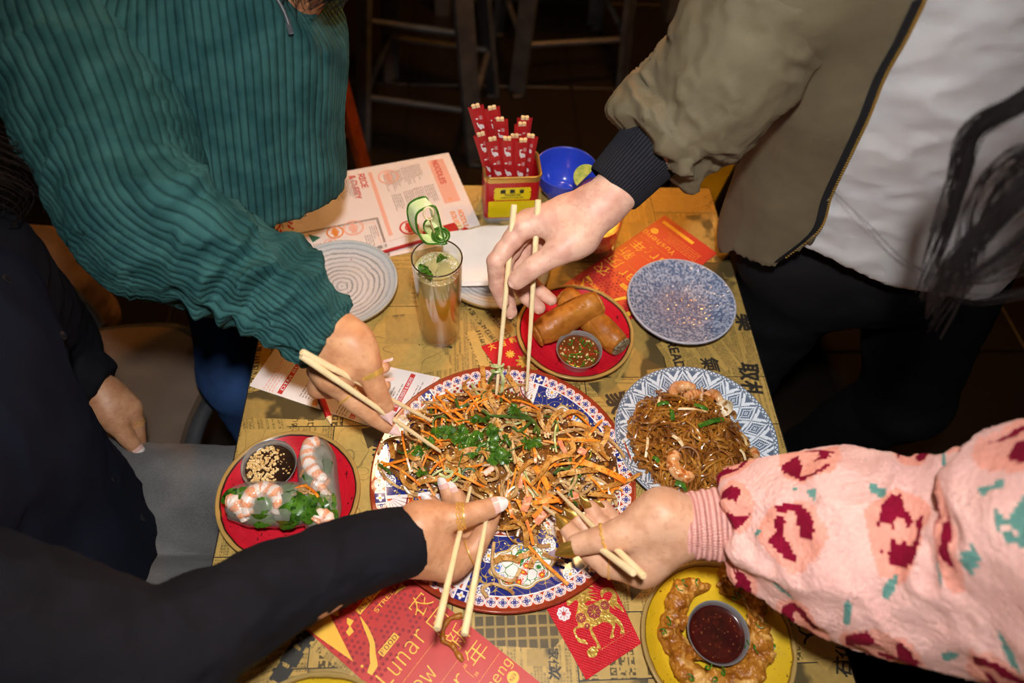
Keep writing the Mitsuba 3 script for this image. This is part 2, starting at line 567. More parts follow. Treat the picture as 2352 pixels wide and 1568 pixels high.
M('grey_denim', denim('4a4a4c', '8a8987'), 0.9, spec=0.15)
M('blue_denim', denim('16233f', '3d5f94'), 0.9, spec=0.15)
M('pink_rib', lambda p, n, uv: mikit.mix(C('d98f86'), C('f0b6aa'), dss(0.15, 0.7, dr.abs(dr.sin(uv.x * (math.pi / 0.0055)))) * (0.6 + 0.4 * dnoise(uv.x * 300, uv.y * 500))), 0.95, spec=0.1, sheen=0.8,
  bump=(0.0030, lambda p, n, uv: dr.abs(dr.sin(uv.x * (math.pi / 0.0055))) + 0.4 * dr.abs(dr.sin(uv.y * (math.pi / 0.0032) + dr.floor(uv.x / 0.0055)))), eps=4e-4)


def floral(p, n, uv):
    """woven roses: pink ground, peach halos, crimson petals, green leaves; uv in metres on the sleeve"""
    st, sc = 420.0, 12.2
    u, v = dr.floor(uv.x * st) / st * sc, dr.floor(uv.y * st * 0.8) / (st * 0.8) * sc
    best, second, bx, by, bi = mi.Float(9), mi.Float(9), mi.Float(0), mi.Float(0), mi.Float(0)
    lb, lx, ly, li = mi.Float(9), mi.Float(0), mi.Float(0), mi.Float(0)
    for a in (-1, 0, 1):
        for b in (-1, 0, 1):
            cx, cy = dr.floor(u) + a, dr.floor(v) + b
            gx, gy = cx + 0.28 + 0.44 * drand(cx, cy, 4), cy + 0.28 + 0.44 * drand(cx, cy, 5)
            d = dr.sqrt(dr.square(gx - u) + dr.square(gy - v))
            s = d < best
            bx, by, bi = dr.select(s, u - gx, bx), dr.select(s, v - gy, by), dr.select(s, drand(cx, cy, 6), bi)
            best = dr.select(s, d, best)
    ang = dr.atan2(by, bx) + bi * 6.28
    wob = dfbm(u * 3.1, v * 3.1, bi * 9, 2)
    r = best * (1.0 + 0.35 * (wob - 0.5))
    rose = bi > 0.17
    halo = rose & (r + 0.25 * (dfbm(u * 2.2, v * 2.2, 3, 2) - 0.5) < 0.37)
    swirl = dr.sin(2 * ang + r * 13 + bi * 20) + 0.6 * dr.sin(3 * ang - r * 9 + bi * 31) + 1.1 * (dfbm(u * 6.5, v * 6.5, bi * 5, 2) - 0.5)
    red = rose & (r < 0.31) & (swirl + 1.8 * (wob - 0.5) > -0.35) & (r > 0.05 + 0.1 * wob)
    # leaves stand off each rose at two angles
    leaf = mi.Bool(False)
    for k in range(2):
        th = bi * 40 + k * 2.1
        ox, oy = dr.cos(th) * 0.50, dr.sin(th) * 0.50
        dx, dy = bx - ox, by - oy
        t = th + 0.9 * dr.sin(bi * 77 + k)
        a1, a2 = dx * dr.cos(t) + dy * dr.sin(t), -dx * dr.sin(t) + dy * dr.cos(t)
        leaf = leaf | (dr.square(a1 / 0.14) + dr.square(a2 / 0.050) < 1.0 + 0.9 * (wob - 0.5))
    stem = (~rose) & (dr.abs(by + 0.12 * dr.sin(bx * 7)) < 0.035) & (r < 0.36)
    leaf2 = (~rose) & (dr.abs(dr.sin(bx * 11)) * 0.15 > dr.abs(by)) & (r < 0.36)
    base = mikit.mix(C('dba79e'), C('e8bcb1'), dfbm(p.x * 40, p.y * 40, p.z * 40, 3))
    c = dr.select(halo, mikit.mix(C('e0937f'), C('e8a594'), wob), base)
    c = dr.select(leaf & ~red, mikit.mix(C('4f8078'), C('6d9a90'), wob), c)
    c = dr.select(stem | leaf2, C3('5b8a80'), c)
    c = dr.select(red, mikit.mix(C('6d0a24'), C('8a1432'), wob), c)
    return c * (0.86 + 0.28 * dnoise(p.x * 700, p.y * 700, p.z * 700))


def C3(h):
    return mi.Color3f(C(h))


M('floral_knit', floral, 0.95, spec=0.08, sheen=0.8, bump=(0.0020, lambda p, n, uv: dfbm(p.x * 330, p.y * 330, p.z * 330, 3)), eps=6e-4)
M('zip_tape', '15161a', 0.9)
M('button_dark', '17181d', 0.35)

# wood, paper, print
M('bamboo', lambda p, n, uv: mikit.mix(C('e4c690'), C('f3dfb4'), dfbm(p.x * 90, p.y * 90, p.z * 25, 3)) * (0.93 + 0.12 * dnoise(p.x * 900, p.y * 900, p.z * 200)), 0.55, spec=0.3)
M('bamboo_wet', 'c98f3c', 0.25, spec=0.5)
M('paper_white', lambda p, n, uv: mikit.mix(C('e4dcd8'), C('ebe4e0'), dfbm(p.x * 8, p.y * 8, 0, 2)), 0.65)
M('napkin_white', lambda p, n, uv: mikit.mix(C('e8e6e3'), C('f3f1ee'), dfbm(p.x * 30, p.y * 30, 0, 3)), 0.9, bump=(0.0006, lambda p, n, uv: dfbm(p.x * 160, p.y * 160, p.z * 160, 2)))
M('paper_red', lambda p, n, uv: mikit.mix(C('b92c2a'), C('c33630'), dfbm(p.x * 12, p.y * 12, 0, 2)), 0.38, spec=0.45)
M('paper_crimson', lambda p, n, uv: mikit.mix(C('c01020'), C('cf1826'), dfbm(p.x * 40, p.y * 40, 0, 2)), 0.35, spec=0.5,
  bump=(0.0004, lambda p, n, uv: dr.sin(p.x * 1500 + p.y * 700) * dr.sin(p.y * 1500 - p.x * 700)), eps=3e-4)
M('sleeve_red', lambda p, n, uv: mikit.mix(C('a81a20'), C('bd2226'), dfbm(p.x * 40, p.y * 40, p.z * 40, 2)), 0.5)
M('ink_red', 'c23430', 0.6)
M('ink_darkred', '8f1c24', 0.6)
M('ink_pink', 'e8b3a2', 0.6)
M('ink_orange', 'e08a3c', 0.6)
M('ink_grey', '9a8f8c', 0.6)
M('ink_dark', '2b2620', 0.5)
M('ink_green', '2f6b5a', 0.6)
M('ink_yellow', 'efb93a', 0.45)
M('ink_white', 'e4dfe0', 0.6)
M('tin_red', 'b3121c', 0.25, spec=0.6, clear=0.5)
M('tin_yellow', 'e6cf14', 0.3, spec=0.6, clear=0.4)


def news(p, n, uv):
    ty = dr.floor(uv.x / 10 + 1e-4)
    x = uv.x - 10 * ty
    tn = dr.floor(uv.y / 10 + 1e-4)
    y = uv.y - 10 * tn
    seed = ty * 7 + tn
    base = mikit.mix(C('b3924c'), C('c8a860'), dfbm(p.x * 9, p.y * 9, 0, 3)) * (0.80 + 0.05 * tn)
    base = base * (0.93 + 0.14 * dnoise(p.x * 240, p.y * 240))

    def chars(x, y, cw, fill, gapx):
        cx, cy = dr.floor(x / cw), dr.floor(y / cw)
        fx, fy = x / cw - cx, y / cw - cy
        inn = (fx > 0.14) & (fx < 0.86) & (fy > 0.1) & (fy < 0.9)
        sx, sy = dr.floor(fx * 4), dr.floor(fy * 5)
        on = drand(cx * 4 + sx, cy * 5 + sy, seed) > fill
        bar = (dr.abs(dr.abs(fx - 0.5) - 0.3) < 0.07) & (drand(cx, cy, 3) > 0.45)
        bar = bar | ((dr.abs(dr.abs(fy - 0.5) - 0.3) < 0.06) & (drand(cx, cy, 5) > 0.4))
        para = drand(cx, dr.floor(y / (cw * 17)), 9) > 0.12
        col = (cx - gapx * dr.floor(cx / gapx)) > 0.5
        return inn & (on | bar) & para & col

    t1 = chars(x, y, 0.0036, 0.58, 7)
    t2 = chars(y, x, 0.0032, 0.55, 3)
    t4 = chars(x, y, 0.0105, 0.50, 4)
    ph = dfbm(x * 22, y * 22, seed, 4)
    photo = dss(0.44, 0.56, ph)
    plaid = 1.0 - 0.55 * dr.maximum(dss(0.55, 1.0, dr.sin(x * 520)), dss(0.6, 1.0, dr.sin(y * 480))) - 0.35 * dfbm(x * 40, y * 40, 2, 3)
    line = (dr.abs(dfbm(x * 26, y * 26, seed + 3, 2) - 0.5) < 0.007) | (dr.abs(dfbm(x * 14, y * 40, seed + 8, 2) - 0.5) < 0.005)
    ink, dark = C('2c2416'), C('4c412a')
    m = dr.select((ty < 1.5) & t1, 0.72, 0.0)
    m = dr.select((ty > 1.5) & (ty < 2.5) & t2, 0.68, m)
    m = dr.select((ty > 3.5) & (ty < 4.5) & t4, 0.85, m)
    m = dr.select((ty > 6.5) & line, 0.42, m)
    out = mikit.mix(base, ink, m)
    out = dr.select((ty > 2.5) & (ty < 3.5), mikit.mix(base, dark, 0.25 + 0.7 * photo), out)
    out = dr.select((ty > 5.5) & (ty < 6.5), mikit.mix(base * 0.72, C('57492e'), dss(0.3, 0.8, plaid)), out)
    return out


M('newsprint', news, 0.36, spec=0.45)
M('table_edge', '1c1712', 0.5)

# dishes
def ring_streaks(p, n, uv):
    x, y = uv.x, uv.y
    r = dr.sqrt(x * x + y * y)
    a = dr.atan2(y, x)
    w = dfbm(a * 3, r * 60, 0, 2) * 0.004
    s = dr.sin((r + w) * 2 * math.pi / 0.0080)
    g = dss(0.15, 0.75, s + 1.1 * (dfbm(x * 420, y * 420, 1, 3) - 0.5))
    c = mikit.mix(C('d0cbc8'), C('7c7d80'), g * (0.35 + 0.5 * dnoise(a * 2.2, r * 140)))
    c = mikit.mix(c, C('a9bcc6'), 0.55 * dss(0.060, 0.078, r))
    return mikit.mix(c, C('8a7444'), dss(0.0825, 0.085, r))


def plate_red(p, n, uv):
    x, y = uv.x, uv.y
    r = dr.sqrt(x * x + y * y)
    st = dfbm(r * 500, dr.atan2(y, x) * 2, 0, 2)
    c = mikit.mix(C('b81022'), C('c91c30'), st)
    c = dr.select(dnoise(x * 330, y * 330) > 0.93, C3('5c0a12'), c)
    e = r + 0.0012 * dfbm(x * 90, y * 90, 0, 2)
    c = mikit.mix(c, C('2c1208'), dss(0.0795, 0.0805, e))
    return mikit.mix(c, C('b08c4c'), dss(0.0812, 0.0825, e))


def plate_yellow(p, n, uv):
    x, y = uv.x, uv.y
    r = dr.sqrt(x * x + y * y)
    c = mikit.mix(C('c8a416'), C('d6b428'), dfbm(x * 30, y * 30, 0, 3))
    c = dr.select(dnoise(x * 420, y * 420) > 0.94, C3('6b4c14'), c)
    e = r + 0.0014 * dfbm(x * 90, y * 90, 0, 2)
    c = mikit.mix(c, C('7a5a18'), dss(0.0815, 0.0825, e))
    return mikit.mix(c, C('a68a50'), dss(0.0830, 0.0842, e))


def speckle(p, n, uv):
    a = dfbm(uv.x * 420, uv.y * 420, 0, 3)
    c = mikit.mix(C('56688c'), C('a9b2c8'), dss(0.33, 0.7, a))
    r = dr.sqrt(uv.x * uv.x + uv.y * uv.y)
    c = mikit.mix(c, C('70687f'), 0.6 * (1 - dss(0.02, 0.06, r)))
    return mikit.mix(c, C('b5b8c6'), dss(0.0785, 0.081, r))


M('swirl_glaze', ring_streaks, 0.3, spec=0.5, clear=0.3)
M('red_glaze', plate_red, 0.18, spec=0.55, clear=0.5)
M('yellow_glaze', plate_yellow, 0.2, spec=0.55, clear=0.5)
M('speckle_glaze', speckle, 0.09, spec=0.7, clear=0.8, bump=(0.0016, lambda p, n, uv: dfbm(uv.x * 170, uv.y * 170, 0, 2)), eps=3e-4)
M('blue_glaze', lambda p, n, uv: mikit.mix(C('2743c4'), C('3350d8'), dfbm(p.x * 40, p.y * 40, p.z * 40, 2)), 0.12, spec=0.6, clear=0.8)


def lattice_plate(p, n, uv):
    """white plate, grey-blue woven diamonds in a ring with a toothed border"""
    x, y = uv.x, uv.y
    r = dr.sqrt(x * x + y * y)
    a = dr.atan2(y, x) / (2 * math.pi) + 0.5
    blue, white = C('5d6b80'), C('dbe3ea')
    N = 22.0
    q = a * N
    q = q - dr.floor(q) - 0.5
    rr = (r - 0.086) / 0.0165                      # -1..1 across the wide band
    st = 9.0
    qs, rs = dr.floor(q * 2 * st + 0.5) / st, dr.floor(rr * st + 0.5) / st
    dd = dr.abs(qs) + dr.abs(rs) * 0.95
    m = (dr.abs(dd - 0.62) < 0.09) | (dr.abs(dd - 0.28) < 0.07) | (dd < 0.06)
    m = m | ((dd > 0.95) & (dd < 1.08))
    m = m | ((dd > 1.45) & (dr.abs(rr) < 0.98))
    band = (dr.abs(rr) < 1.0)
    z = a * 96
    z = dr.abs(z - dr.floor(z) - 0.5) * 2
    zz = (r - 0.1030) / 0.0042
    teeth = (zz > 0) & (zz < 1) & (dr.abs(zz - z) < 0.30)
    lines = (dr.abs(r - 0.1028) < 0.0004) | (dr.abs(r - 0.1073) < 0.0006) | (dr.abs(r - 0.0690) < 0.0005) | (dr.abs(r - 0.0640) < 0.0004)
    dots = a * 150
    dots = (dr.abs(dots - dr.floor(dots) - 0.5) < 0.2) & (r > 0.0648) & (r < 0.0682)
    f1, f2, w = dvor(x * 120, y * 120)
    inner = (r < 0.0625) & (r > 0.054) & (f1 > 0.28) & (f1 < 0.42) & (w > 0.3)
    on = (band & m) | teeth | lines | dots | inner
    return dr.select(on, mi.Color3f(blue), mi.Color3f(white))


M('lattice_glaze', lattice_plate, 0.14, spec=0.55, clear=0.5)


def imari(p, n, uv):
    x, y = uv.x, uv.y
    r = dr.sqrt(x * x + y * y)
    th = dr.atan2(y, x)
    brown, white, cream = C3('8c2f14'), C3('ece6e4'), C3('e9d6cd')
    navy, red, orange, gold, green = C3('1d2a78'), C3('7c1518'), C3('c8481c'), C3('b89a58'), C3('5c7a30')

    def flower(dx, dy, s):
        """blue cross of four lobes, s = half size; returns (blue, pale) masks"""
        ax, ay = dr.abs(dx) / s, dr.abs(dy) / s
        l1 = dr.minimum(dr.square((ax - 0.45) / 0.42) + dr.square(ay / 0.30), dr.square((ay - 0.45) / 0.42) + dr.square(ax / 0.30))
        l2 = dr.minimum(dr.square((ax - 0.48) / 0.20) + dr.square(ay / 0.10), dr.square((ay - 0.48) / 0.20) + dr.square(ax / 0.10))
        return l1 < 1, l2 < 1

    def chain(rc, N, hs, ground):
        q = th / (2 * math.pi) * N
        q = q - dr.floor(q) - 0.5
        dx, dy = q * (2 * math.pi * rc / N), r - rc
        d = dr.sqrt(dx * dx + dy * dy)
        pit = 2 * math.pi * rc / N
        d2 = dr.sqrt(dr.square(dr.abs(dx) - pit) + dy * dy)
        c = ground
        ring = (dr.abs(d - hs) < hs * 0.09) | (dr.abs(d2 - hs) < hs * 0.09)
        c = dr.select((d < hs) | (d2 < hs), cream, c)
        c = dr.select(ring, orange * 0.8 + cream * 0.2, c)
        c = dr.select(dr.abs(dr.minimum(d, d2) - hs * 1.12) < hs * 0.1, white, c)
        bl, pl = flower(dx, dy, hs * 0.95)
        c = dr.select(bl, navy * 1.1, c)
        return dr.select(pl, white, c)

    off = math.radians(9.5)
    k = (th - off) / (math.pi / 3)
    ki = dr.floor(k)
    fa = (k - ki - 0.5) * (math.pi / 3)              # angle from the sector's middle
    even = (ki - 2 * dr.floor(ki / 2)) < 0.5
    lx, ly = r * dr.sin(fa), r * dr.cos(fa)          # local: across, outward
    edge = dr.minimum(0.5236 - dr.abs(fa), 1.0) * r  # distance from the sector's side
    # --- blue sector with a white cartouche of flowers
    vine = dr.abs(dr.sin(lx * 330 + 1.5 * dr.sin(ly * 290)) + dr.sin(ly * 350 + 1.7 * dr.sin(lx * 310))) < 0.16
    cb = dr.select(vine, gold * 0.9, navy)
    cy = ly - 0.112
    lob = dr.sqrt(dr.square(lx / 0.033) + dr.square(cy / 0.0235))
    la = dr.atan2(cy / 0.0235, lx / 0.033)
    lob = lob / (1 + 0.075 * dr.cos(8 * la))
    fl1, fl2, fw = dvor(lx * 95 + 3 * ki, cy * 95)
    pet = fl1 * (1 + 0.35 * dr.sin(6 * dr.atan2(dr.sin(lx * 600), dr.cos(cy * 600))))
    ins = dr.select((pet < 0.40) & (fw < 0.30), C3('c2401c'), white)
    ins = dr.select((pet < 0.36) & (fw > 0.30) & (fw < 0.48), C3('3f6dc4'), ins)
    ins = dr.select((pet < 0.14) & (fw < 0.48), C3('e8b52e'), ins)
    ins = dr.select((fl2 - fl1 < 0.10) & (fw > 0.40), C3('2f7a38'), ins)
    ins = dr.select((pet < 0.30) & (fw > 0.80), C3('2f7a38'), ins)
    cb = dr.select(lob < 1.16, gold, cb)
    cb = dr.select(lob < 1.08, white, cb)
    cb = dr.select(lob < 1.03, gold * 0.7, cb)
    cb = dr.select(lob < 0.98, ins, cb)
    for sx, ry, sz in ((0.037, 0.092, 0.0085), (0.052, 0.134, 0.0085)):
        ddx, ddy = dr.abs(lx) - sx, ly - ry
        dd = dr.sqrt(ddx * ddx + ddy * ddy)
        aa = dr.atan2(ddy, ddx)
        pt = dr.abs(dr.cos(4 * aa))
        cb = dr.select(dd < sz, white, cb)
        cb = dr.select((dd < sz * 0.9) & (dd > sz * 0.3) & (dr.abs(dd / sz - 0.42 - 0.38 * pt) < 0.07), navy, cb)
        cb = dr.select((dd < sz * 0.62) & (dd > sz * 0.3) & (pt < 0.3), navy, cb)
        cb = dr.select(dd < sz * 0.22, C3('d8a830'), cb)
    cb = dr.select(edge < 0.0022, white, cb)
    # --- trellis sector with red ground, fans in the corners, tiles
    g1, g2 = (lx + ly) * 110, (lx - ly) * 110
    t1, t2 = dr.abs(g1 - dr.floor(g1) - 0.5), dr.abs(g2 - dr.floor(g2) - 0.5)
    cl = dr.select((t1 > 0.30) | (t2 > 0.30), white, red)
    cl = dr.select((t1 > 0.37) | (t2 > 0.37), green, cl)
    cl = dr.select((t1 > 0.44) | (t2 > 0.44), white, cl)
    dm = dr.square(lx / 0.026) + dr.square((ly - 0.118) / 0.019)
    dm = dm / (1 + 0.12 * dr.cos(7 * dr.atan2(ly - 0.118, lx)))
    cl = dr.select(dm < 1.3, C3('e0a82c'), cl)
    cl = dr.select(dm < 1.08, white, cl)
    cl = dr.select(dm < 0.95, orange * (0.8 + 0.4 * dnoise(lx * 300, ly * 300)), cl)
    strip = edge < 0.020
    h1 = edge * 95
    h2 = ly * 95
    k1, k2 = dr.abs(h1 - dr.floor(h1) - 0.5), dr.abs(h2 - dr.floor(h2) - 0.5)
    tile = dr.select(k1 + k2 < 0.42, C3('d89a30'), orange)
    tile = dr.select(k1 + k2 < 0.30, navy * 0.8, tile)
    tile = dr.select(k1 + k2 < 0.10, C3('e8b84a'), tile)
    cl = dr.select(strip, tile, cl)
    for cr in (0.145, 0.078):
        fx, fy = edge, ly - cr * math.cos(0.5236)
        fd = dr.sqrt(fx * fx + dr.square(r - cr))
        fan = (fd < 0.024)
        fa2 = dr.atan2(r - cr, fx)
        ray = dr.abs(dr.sin(fa2 * 11)) < 0.22
        fc = dr.select(ray, red * 1.3, white)
        fc = dr.select(fd < 0.005, C3('c2603a'), fc)
        fc = dr.select(dr.abs(fd - 0.0225) < 0.0008, red, fc)
        cl = dr.select(fan, fc, cl)
    cl = dr.select(edge < 0.0022, white, cl)
    c = dr.select(even, cb, cl)
    # --- inner rings and centre
    ring2 = chain(0.0655, 34.0, 0.0048, brown)
    c = dr.select(r < 0.074, white, c)
    c = dr.select(r < 0.0725, ring2, c)
    c = dr.select(r < 0.0590, white, c)
    c = dr.select(r < 0.0575, cb * 0.4 + navy * 0.6, c)
    # --- border
    c = dr.select(r > 0.1470, white, c)
    c = dr.select(r > 0.1485, chain(0.1550, 72.0, 0.0057, orange * 0.55 + red * 0.5), c)
    q = (th - off) / (math.pi / 3)
    q = (q - dr.floor(q + 0.5)) * (math.pi / 3) * 0.155
    sq = dr.maximum(dr.abs(q), dr.abs(r - 0.155))
    sc = dr.select(sq < 0.0062, navy, white)
    fb, fp = flower(q, r - 0.155, 0.0058)
    sc = dr.select(fb, white, sc)
    sc = dr.select(dr.sqrt(q * q + dr.square(r - 0.155)) < 0.0014, C3('e0b030'), sc)
    c = dr.select((sq < 0.0080), sc, c)
    return dr.select(r > 0.1612, brown * (0.85 + 0.3 * dnoise(th * 40, r * 500)), c)


M('imari_glaze', imari, 0.10, spec=0.6, clear=0.7)

# food
def tone(a, b, f=60, c=None, cf=300):
    a, b = C(a), C(b)
    c = C(c) if c else None
    def fn(p, n, uv):
        o = mikit.mix(a, b, dss(0.25, 0.75, dfbm(p.x * f, p.y * f, p.z * f, 3)))
        if c is not None:
            o = mikit.mix(o, c, dss(0.55, 0.75, dfbm(p.x * cf + 5, p.y * cf, p.z * cf, 2)))
        return o
    return fn


def fb(f, oc=3):
    return lambda p, n, uv: dfbm(p.x * f, p.y * f, p.z * f, oc)


M('carrot', tone('e0761a', 'f09a2c', 120, 'c85f10', 500), 0.25, spec=0.6, clear=0.3)
M('wonton_strip', tone('b0742a', 'dfac5c', 110, '8a5018', 420), 0.32, spec=0.55, clear=0.35, bump=(0.0012, fb(600, 3)), eps=3e-4)
M('radish', tone('a87c46', 'd2b17c', 90, '96683a', 300), 0.15, spec=0.7, clear=0.6)
M('cucumber_flesh', tone('9aa860', 'c8cf94', 150), 0.2, spec=0.6, clear=0.5)
M('cucumber_skin', tone('2c4a18', '4c6a28', 200), 0.22, spec=0.6, clear=0.5)
M('coriander', tone('2e5610', '4c781a', 150, '21440c', 400), 0.35, spec=0.5, clear=0.2)
M('salmon', tone('d8825a', 'e8a07c', 200, 'eebf9e', 260), 0.38, spec=0.4)
M('dressing', tone('4a290c', '80501c', 60, '96642a', 260), 0.12, spec=0.7, clear=0.8, bump=(0.003, fb(150, 3)), eps=6e-4)
M('sesame', tone('e6c88c', 'f3e0b4', 500), 0.45)
M('peanut', tone('d8b068', 'f3dca2', 300, 'b98444', 500), 0.5)
M('noodle_pale', tone('8a541a', 'c08a3c', 60, '6a3a10', 200), 0.14, spec=0.7, clear=0.7)
M('noodle', tone('6a3a10', 'a66a22', 60, '532a0a', 200), 0.14, spec=0.7, clear=0.7)
M('scallion', tone('285410', '4a7c22', 160), 0.25, spec=0.6, clear=0.5)
M('sprout', tone('d8b880', 'ecdcb4', 140, 'b88c4c', 200), 0.16, spec=0.7, clear=0.6)
M('onion', tone('c8a068', 'e8d4b0', 70, '9a6a30', 150), 0.15, spec=0.7, clear=0.6)
M('cooked_prawn', tone('d08a4c', 'e8b884', 110, 'b86428', 180), 0.2, spec=0.6, clear=0.5, bump=(0.0012, fb(260, 2)), eps=5e-4)
M('spring_roll_skin', tone('9a5a1c', 'bd7a2c', 40, 'a9651f', 120), 0.42, spec=0.45, bump=(0.0014, fb(110, 4)), eps=6e-4)
M('filling', tone('6c6450', '8e8468', 260, '4c3a28', 400), 0.5)


def prawn_fn(p, n, uv):
    s = dr.sin(uv.x * 2 * math.pi / 0.0115 + 3.5 * (dfbm(p.x * 140, p.y * 140, p.z * 140, 2) - 0.5))
    t = dss(-0.5, 0.45, s + 0.9 * (dfbm(p.x * 380, p.y * 380, p.z * 380, 2) - 0.5))
    return mikit.mix(C('efdccf'), C('e88a4a'), t * (0.45 + 0.55 * dnoise(p.x * 500, p.y * 500, p.z * 500)))


M('prawn_striped', prawn_fn, 0.22, spec=0.6, clear=0.4)
M('rice_core', tone('6f6a56', 'a8a492', 60, '4a4c30', 120), 0.3, spec=0.5, clear=0.4)
M('basil', tone('2a4c10', '4c7a1e', 90, '1d3c0c', 300), 0.3, spec=0.5, clear=0.3)
scene['rice_film'] = {'type': 'blendbsdf', 'weight': 0.20, 'a': {'type': 'thindielectric', 'int_ior': 1.45}, 'b': {'type': 'principled', 'base_color': rgb('d8d4c8'), 'roughness': 0.25, 'specular': 0.6}}
M('glass_rim', '3a2a1c', 0.08, spec=0.9, clear=1.0)
M('glass_base', tone('5a2c08', 'a05a14', 120), 0.06, spec=0.9, clear=1.0)  # opaque amber stands in for the refraction in the clear base
scene['clear_glass'] = {'type': 'thindielectric', 'int_ior': 1.5}
scene['ice'] = {'type': 'thindielectric', 'int_ior': 1.4}
M('dumpling_crust', tone('8a4c10', 'bb7c28', 70, 'd9a455', 110), 0.42, spec=0.45, clear=0.1, bump=(0.0025, fb(190, 4)), eps=5e-4)
M('sauce_brown', tone('1e0f05', '3a1f0a', 60), 0.06, spec=0.7, clear=1.0)
M('sauce_red', tone('2a0604', '400c06', 60, '4c1408', 200), 0.08, spec=0.5, clear=0.4)
M('sauce_thin', tone('5a2a0c', '7a3e14', 60), 0.06, spec=0.7, clear=1.0)
M('chilli_bit', 'c03014', 0.3)
M('garlic_bit', 'd8c48c', 0.35)


def drink_fn(p, n, uv):
    z = (p.z - TZ) / 0.135
    c = mikit.mix(C('8c4e00'), C('c07e00'), dss(0.05, 0.5, z))
    c = mikit.mix(c, C('cc9a28'), dss(0.55, 0.8, z + 0.12 * dfbm(p.x * 90, p.y * 90, p.z * 220, 3)))
    return mikit.mix(c, C('b8b078'), dss(0.80, 0.98, z + 0.1 * dfbm(p.x * 160, p.y * 160, p.z * 160, 2)))


M('drink', drink_fn, 0.5, spec=0.3)
M('amber_drink', tone('8a4a10', 'b56a1c', 40), 0.15, spec=0.5, clear=0.6)
M('foam', tone('d8d0b4', 'ece6d2', 200), 0.4)
M('cuke_light', tone('d6e4a0', 'e9f0c4', 90), 0.25, spec=0.6, clear=0.4)
M('lime', tone('8a9a24', 'b8b43c', 200), 0.3, spec=0.5, clear=0.4)

# room
M('floor_dark', lambda p, n, uv: mikit.mix(C('17130f'), C('221b16'), dfbm(p.x * 4, p.y * 4, 0, 4)), 0.4, spec=0.4)
M('wall_dark', tone('1c1917', '24201d', 4), 0.8)
M('metal_dark', tone('45464a', '57585b', 20), 0.42, metallic=0.3)
M('metal_orange', tone('8a3a12', 'a84a18', 20), 0.4, metallic=0.2)
M('metal_yellow', tone('6e6008', '85760c', 12), 0.35, spec=0.5)
M('seat_brown', tone('6e5c4e', '7d6a5a', 15), 0.5)
M('bag_tan', tone('5a4331', '6a503a', 18), 0.7)
M('black_plastic', '0c0c0d', 0.5)
scene['lamp_glow'] = {'type': 'diffuse', 'reflectance': {'type': 'rgb', 'value': [0.8, 0.8, 0.8]}}

# ================================================================ the setting
RX0, RX1, RY0, RY1, RZ = -3.2, 3.4, -2.6, 4.6, 3.1


def struct(key, mesh, bsdf, label, **k):
    add(key, mesh, bsdf, label=label, kind='structure', **k)


struct('floor', box(RX0, RX1, RY0, RY1, -0.08, 0.0), 'floor_dark', 'dark brown stone tiled floor of the dim restaurant')
FT = 0.6
_tile = mikit.ply(rbox(FT - 0.006, FT - 0.006, 0.012, 0.003, 1), 'floor_dark', smooth=30)
for ix in range(-3, 4):
    for iy in range(1, 7):
        add('floor__tile', _tile, None, to_world=T().translate([ix * FT + 0.1, iy * FT + 0.2, 0.004]))
struct('wall_back', box(RX0, RX1, RY1, RY1 + 0.1, 0, RZ), 'wall_dark', 'dark back wall of the restaurant behind the stools')
struct('wall_left', box(RX0 - 0.1, RX0, RY0, RY1, 0, RZ), 'wall_dark', 'dark wall beyond the seated people')
struct('wall_right', box(RX1, RX1 + 0.1, RY0, RY1, 0, RZ), 'wall_dark', 'dark wall behind the person in the olive jacket')
struct('wall_front', box(RX0, RX1, RY0 - 0.1, RY0, 0, RZ), 'wall_dark', 'dark wall behind the photographer')
struct('ceiling', box(RX0, RX1, RY0, RY1, RZ, RZ + 0.1), 'wall_dark', 'dark painted ceiling with warm hanging lamps')
struct('baseboard_back', box(RX0, RX1, RY1 - 0.02, RY1, 0, 0.14), 'metal_dark', 'dark skirting board along the back wall')


def pendant(x, y, z, col, label, r=0.09):
    t = thing('pendant_lamp', label, 'lamp', 'warm hanging lamps')
    sh = lathe([(0.02, 0.16), (0.05, 0.15), (0.16, 0.0), (0.163, 0.0), (0.053, 0.157), (0.02, 0.168), (0.02, 0.16)], 32)
    add(t + '__lamp_shade', xf(sh, None, (x, y, z)), 'metal_dark', smooth=40)
    add(t + '__cord', tube([(x, y, z + 0.16), (x, y, RZ)], 0.004, 6), 'black_plastic')
    s = trimesh.creation.icosphere(3, r)
    scene[t + '__bulb'] = mikit.ply(xf(s, None, (x, y, z + 0.03)), 'lamp_glow', smooth=True)
    scene[t + '__bulb']['emitter'] = {'type': 'area', 'radiance': {'type': 'rgb', 'value': list(col)}}


pendant(0.35, 1.10, 2.38, (60, 36, 17), 'warm hanging lamp high above the far edge of the table', 0.09)
pendant(0.52, 1.85, 1.78, (190, 66, 6), 'low orange hanging lamp over the far right of the room', 0.07)
pendant(-0.10, 1.70, 2.35, (52, 30, 13), 'warm hanging lamp beyond the chopstick tin, over the dark stools', 0.075)
pendant(-1.7, -0.6, 2.4, (16, 8, 4), 'unseen warm lamp added as fill behind the seated person')  # added lamp out of view, for warm ambient fill

# unseen hood added round the flash to narrow and soften its beam
_h = lathe([(HOOD_R, -0.02), (HOOD_R, HOOD_L), (HOOD_R + 0.004, HOOD_L), (HOOD_R + 0.004, -0.024), (0, -0.024), (0, -0.02), (HOOD_R, -0.02)], 40)
add('camera_flash__hood', _h, 'black_plastic', smooth=30, to_world=_ft)

# ---------------------------------------------------------------- stools and chairs
def bar(a, b, w, d, x0=None):
    return tube([a, b], w, 4, ry=d, x0=x0)


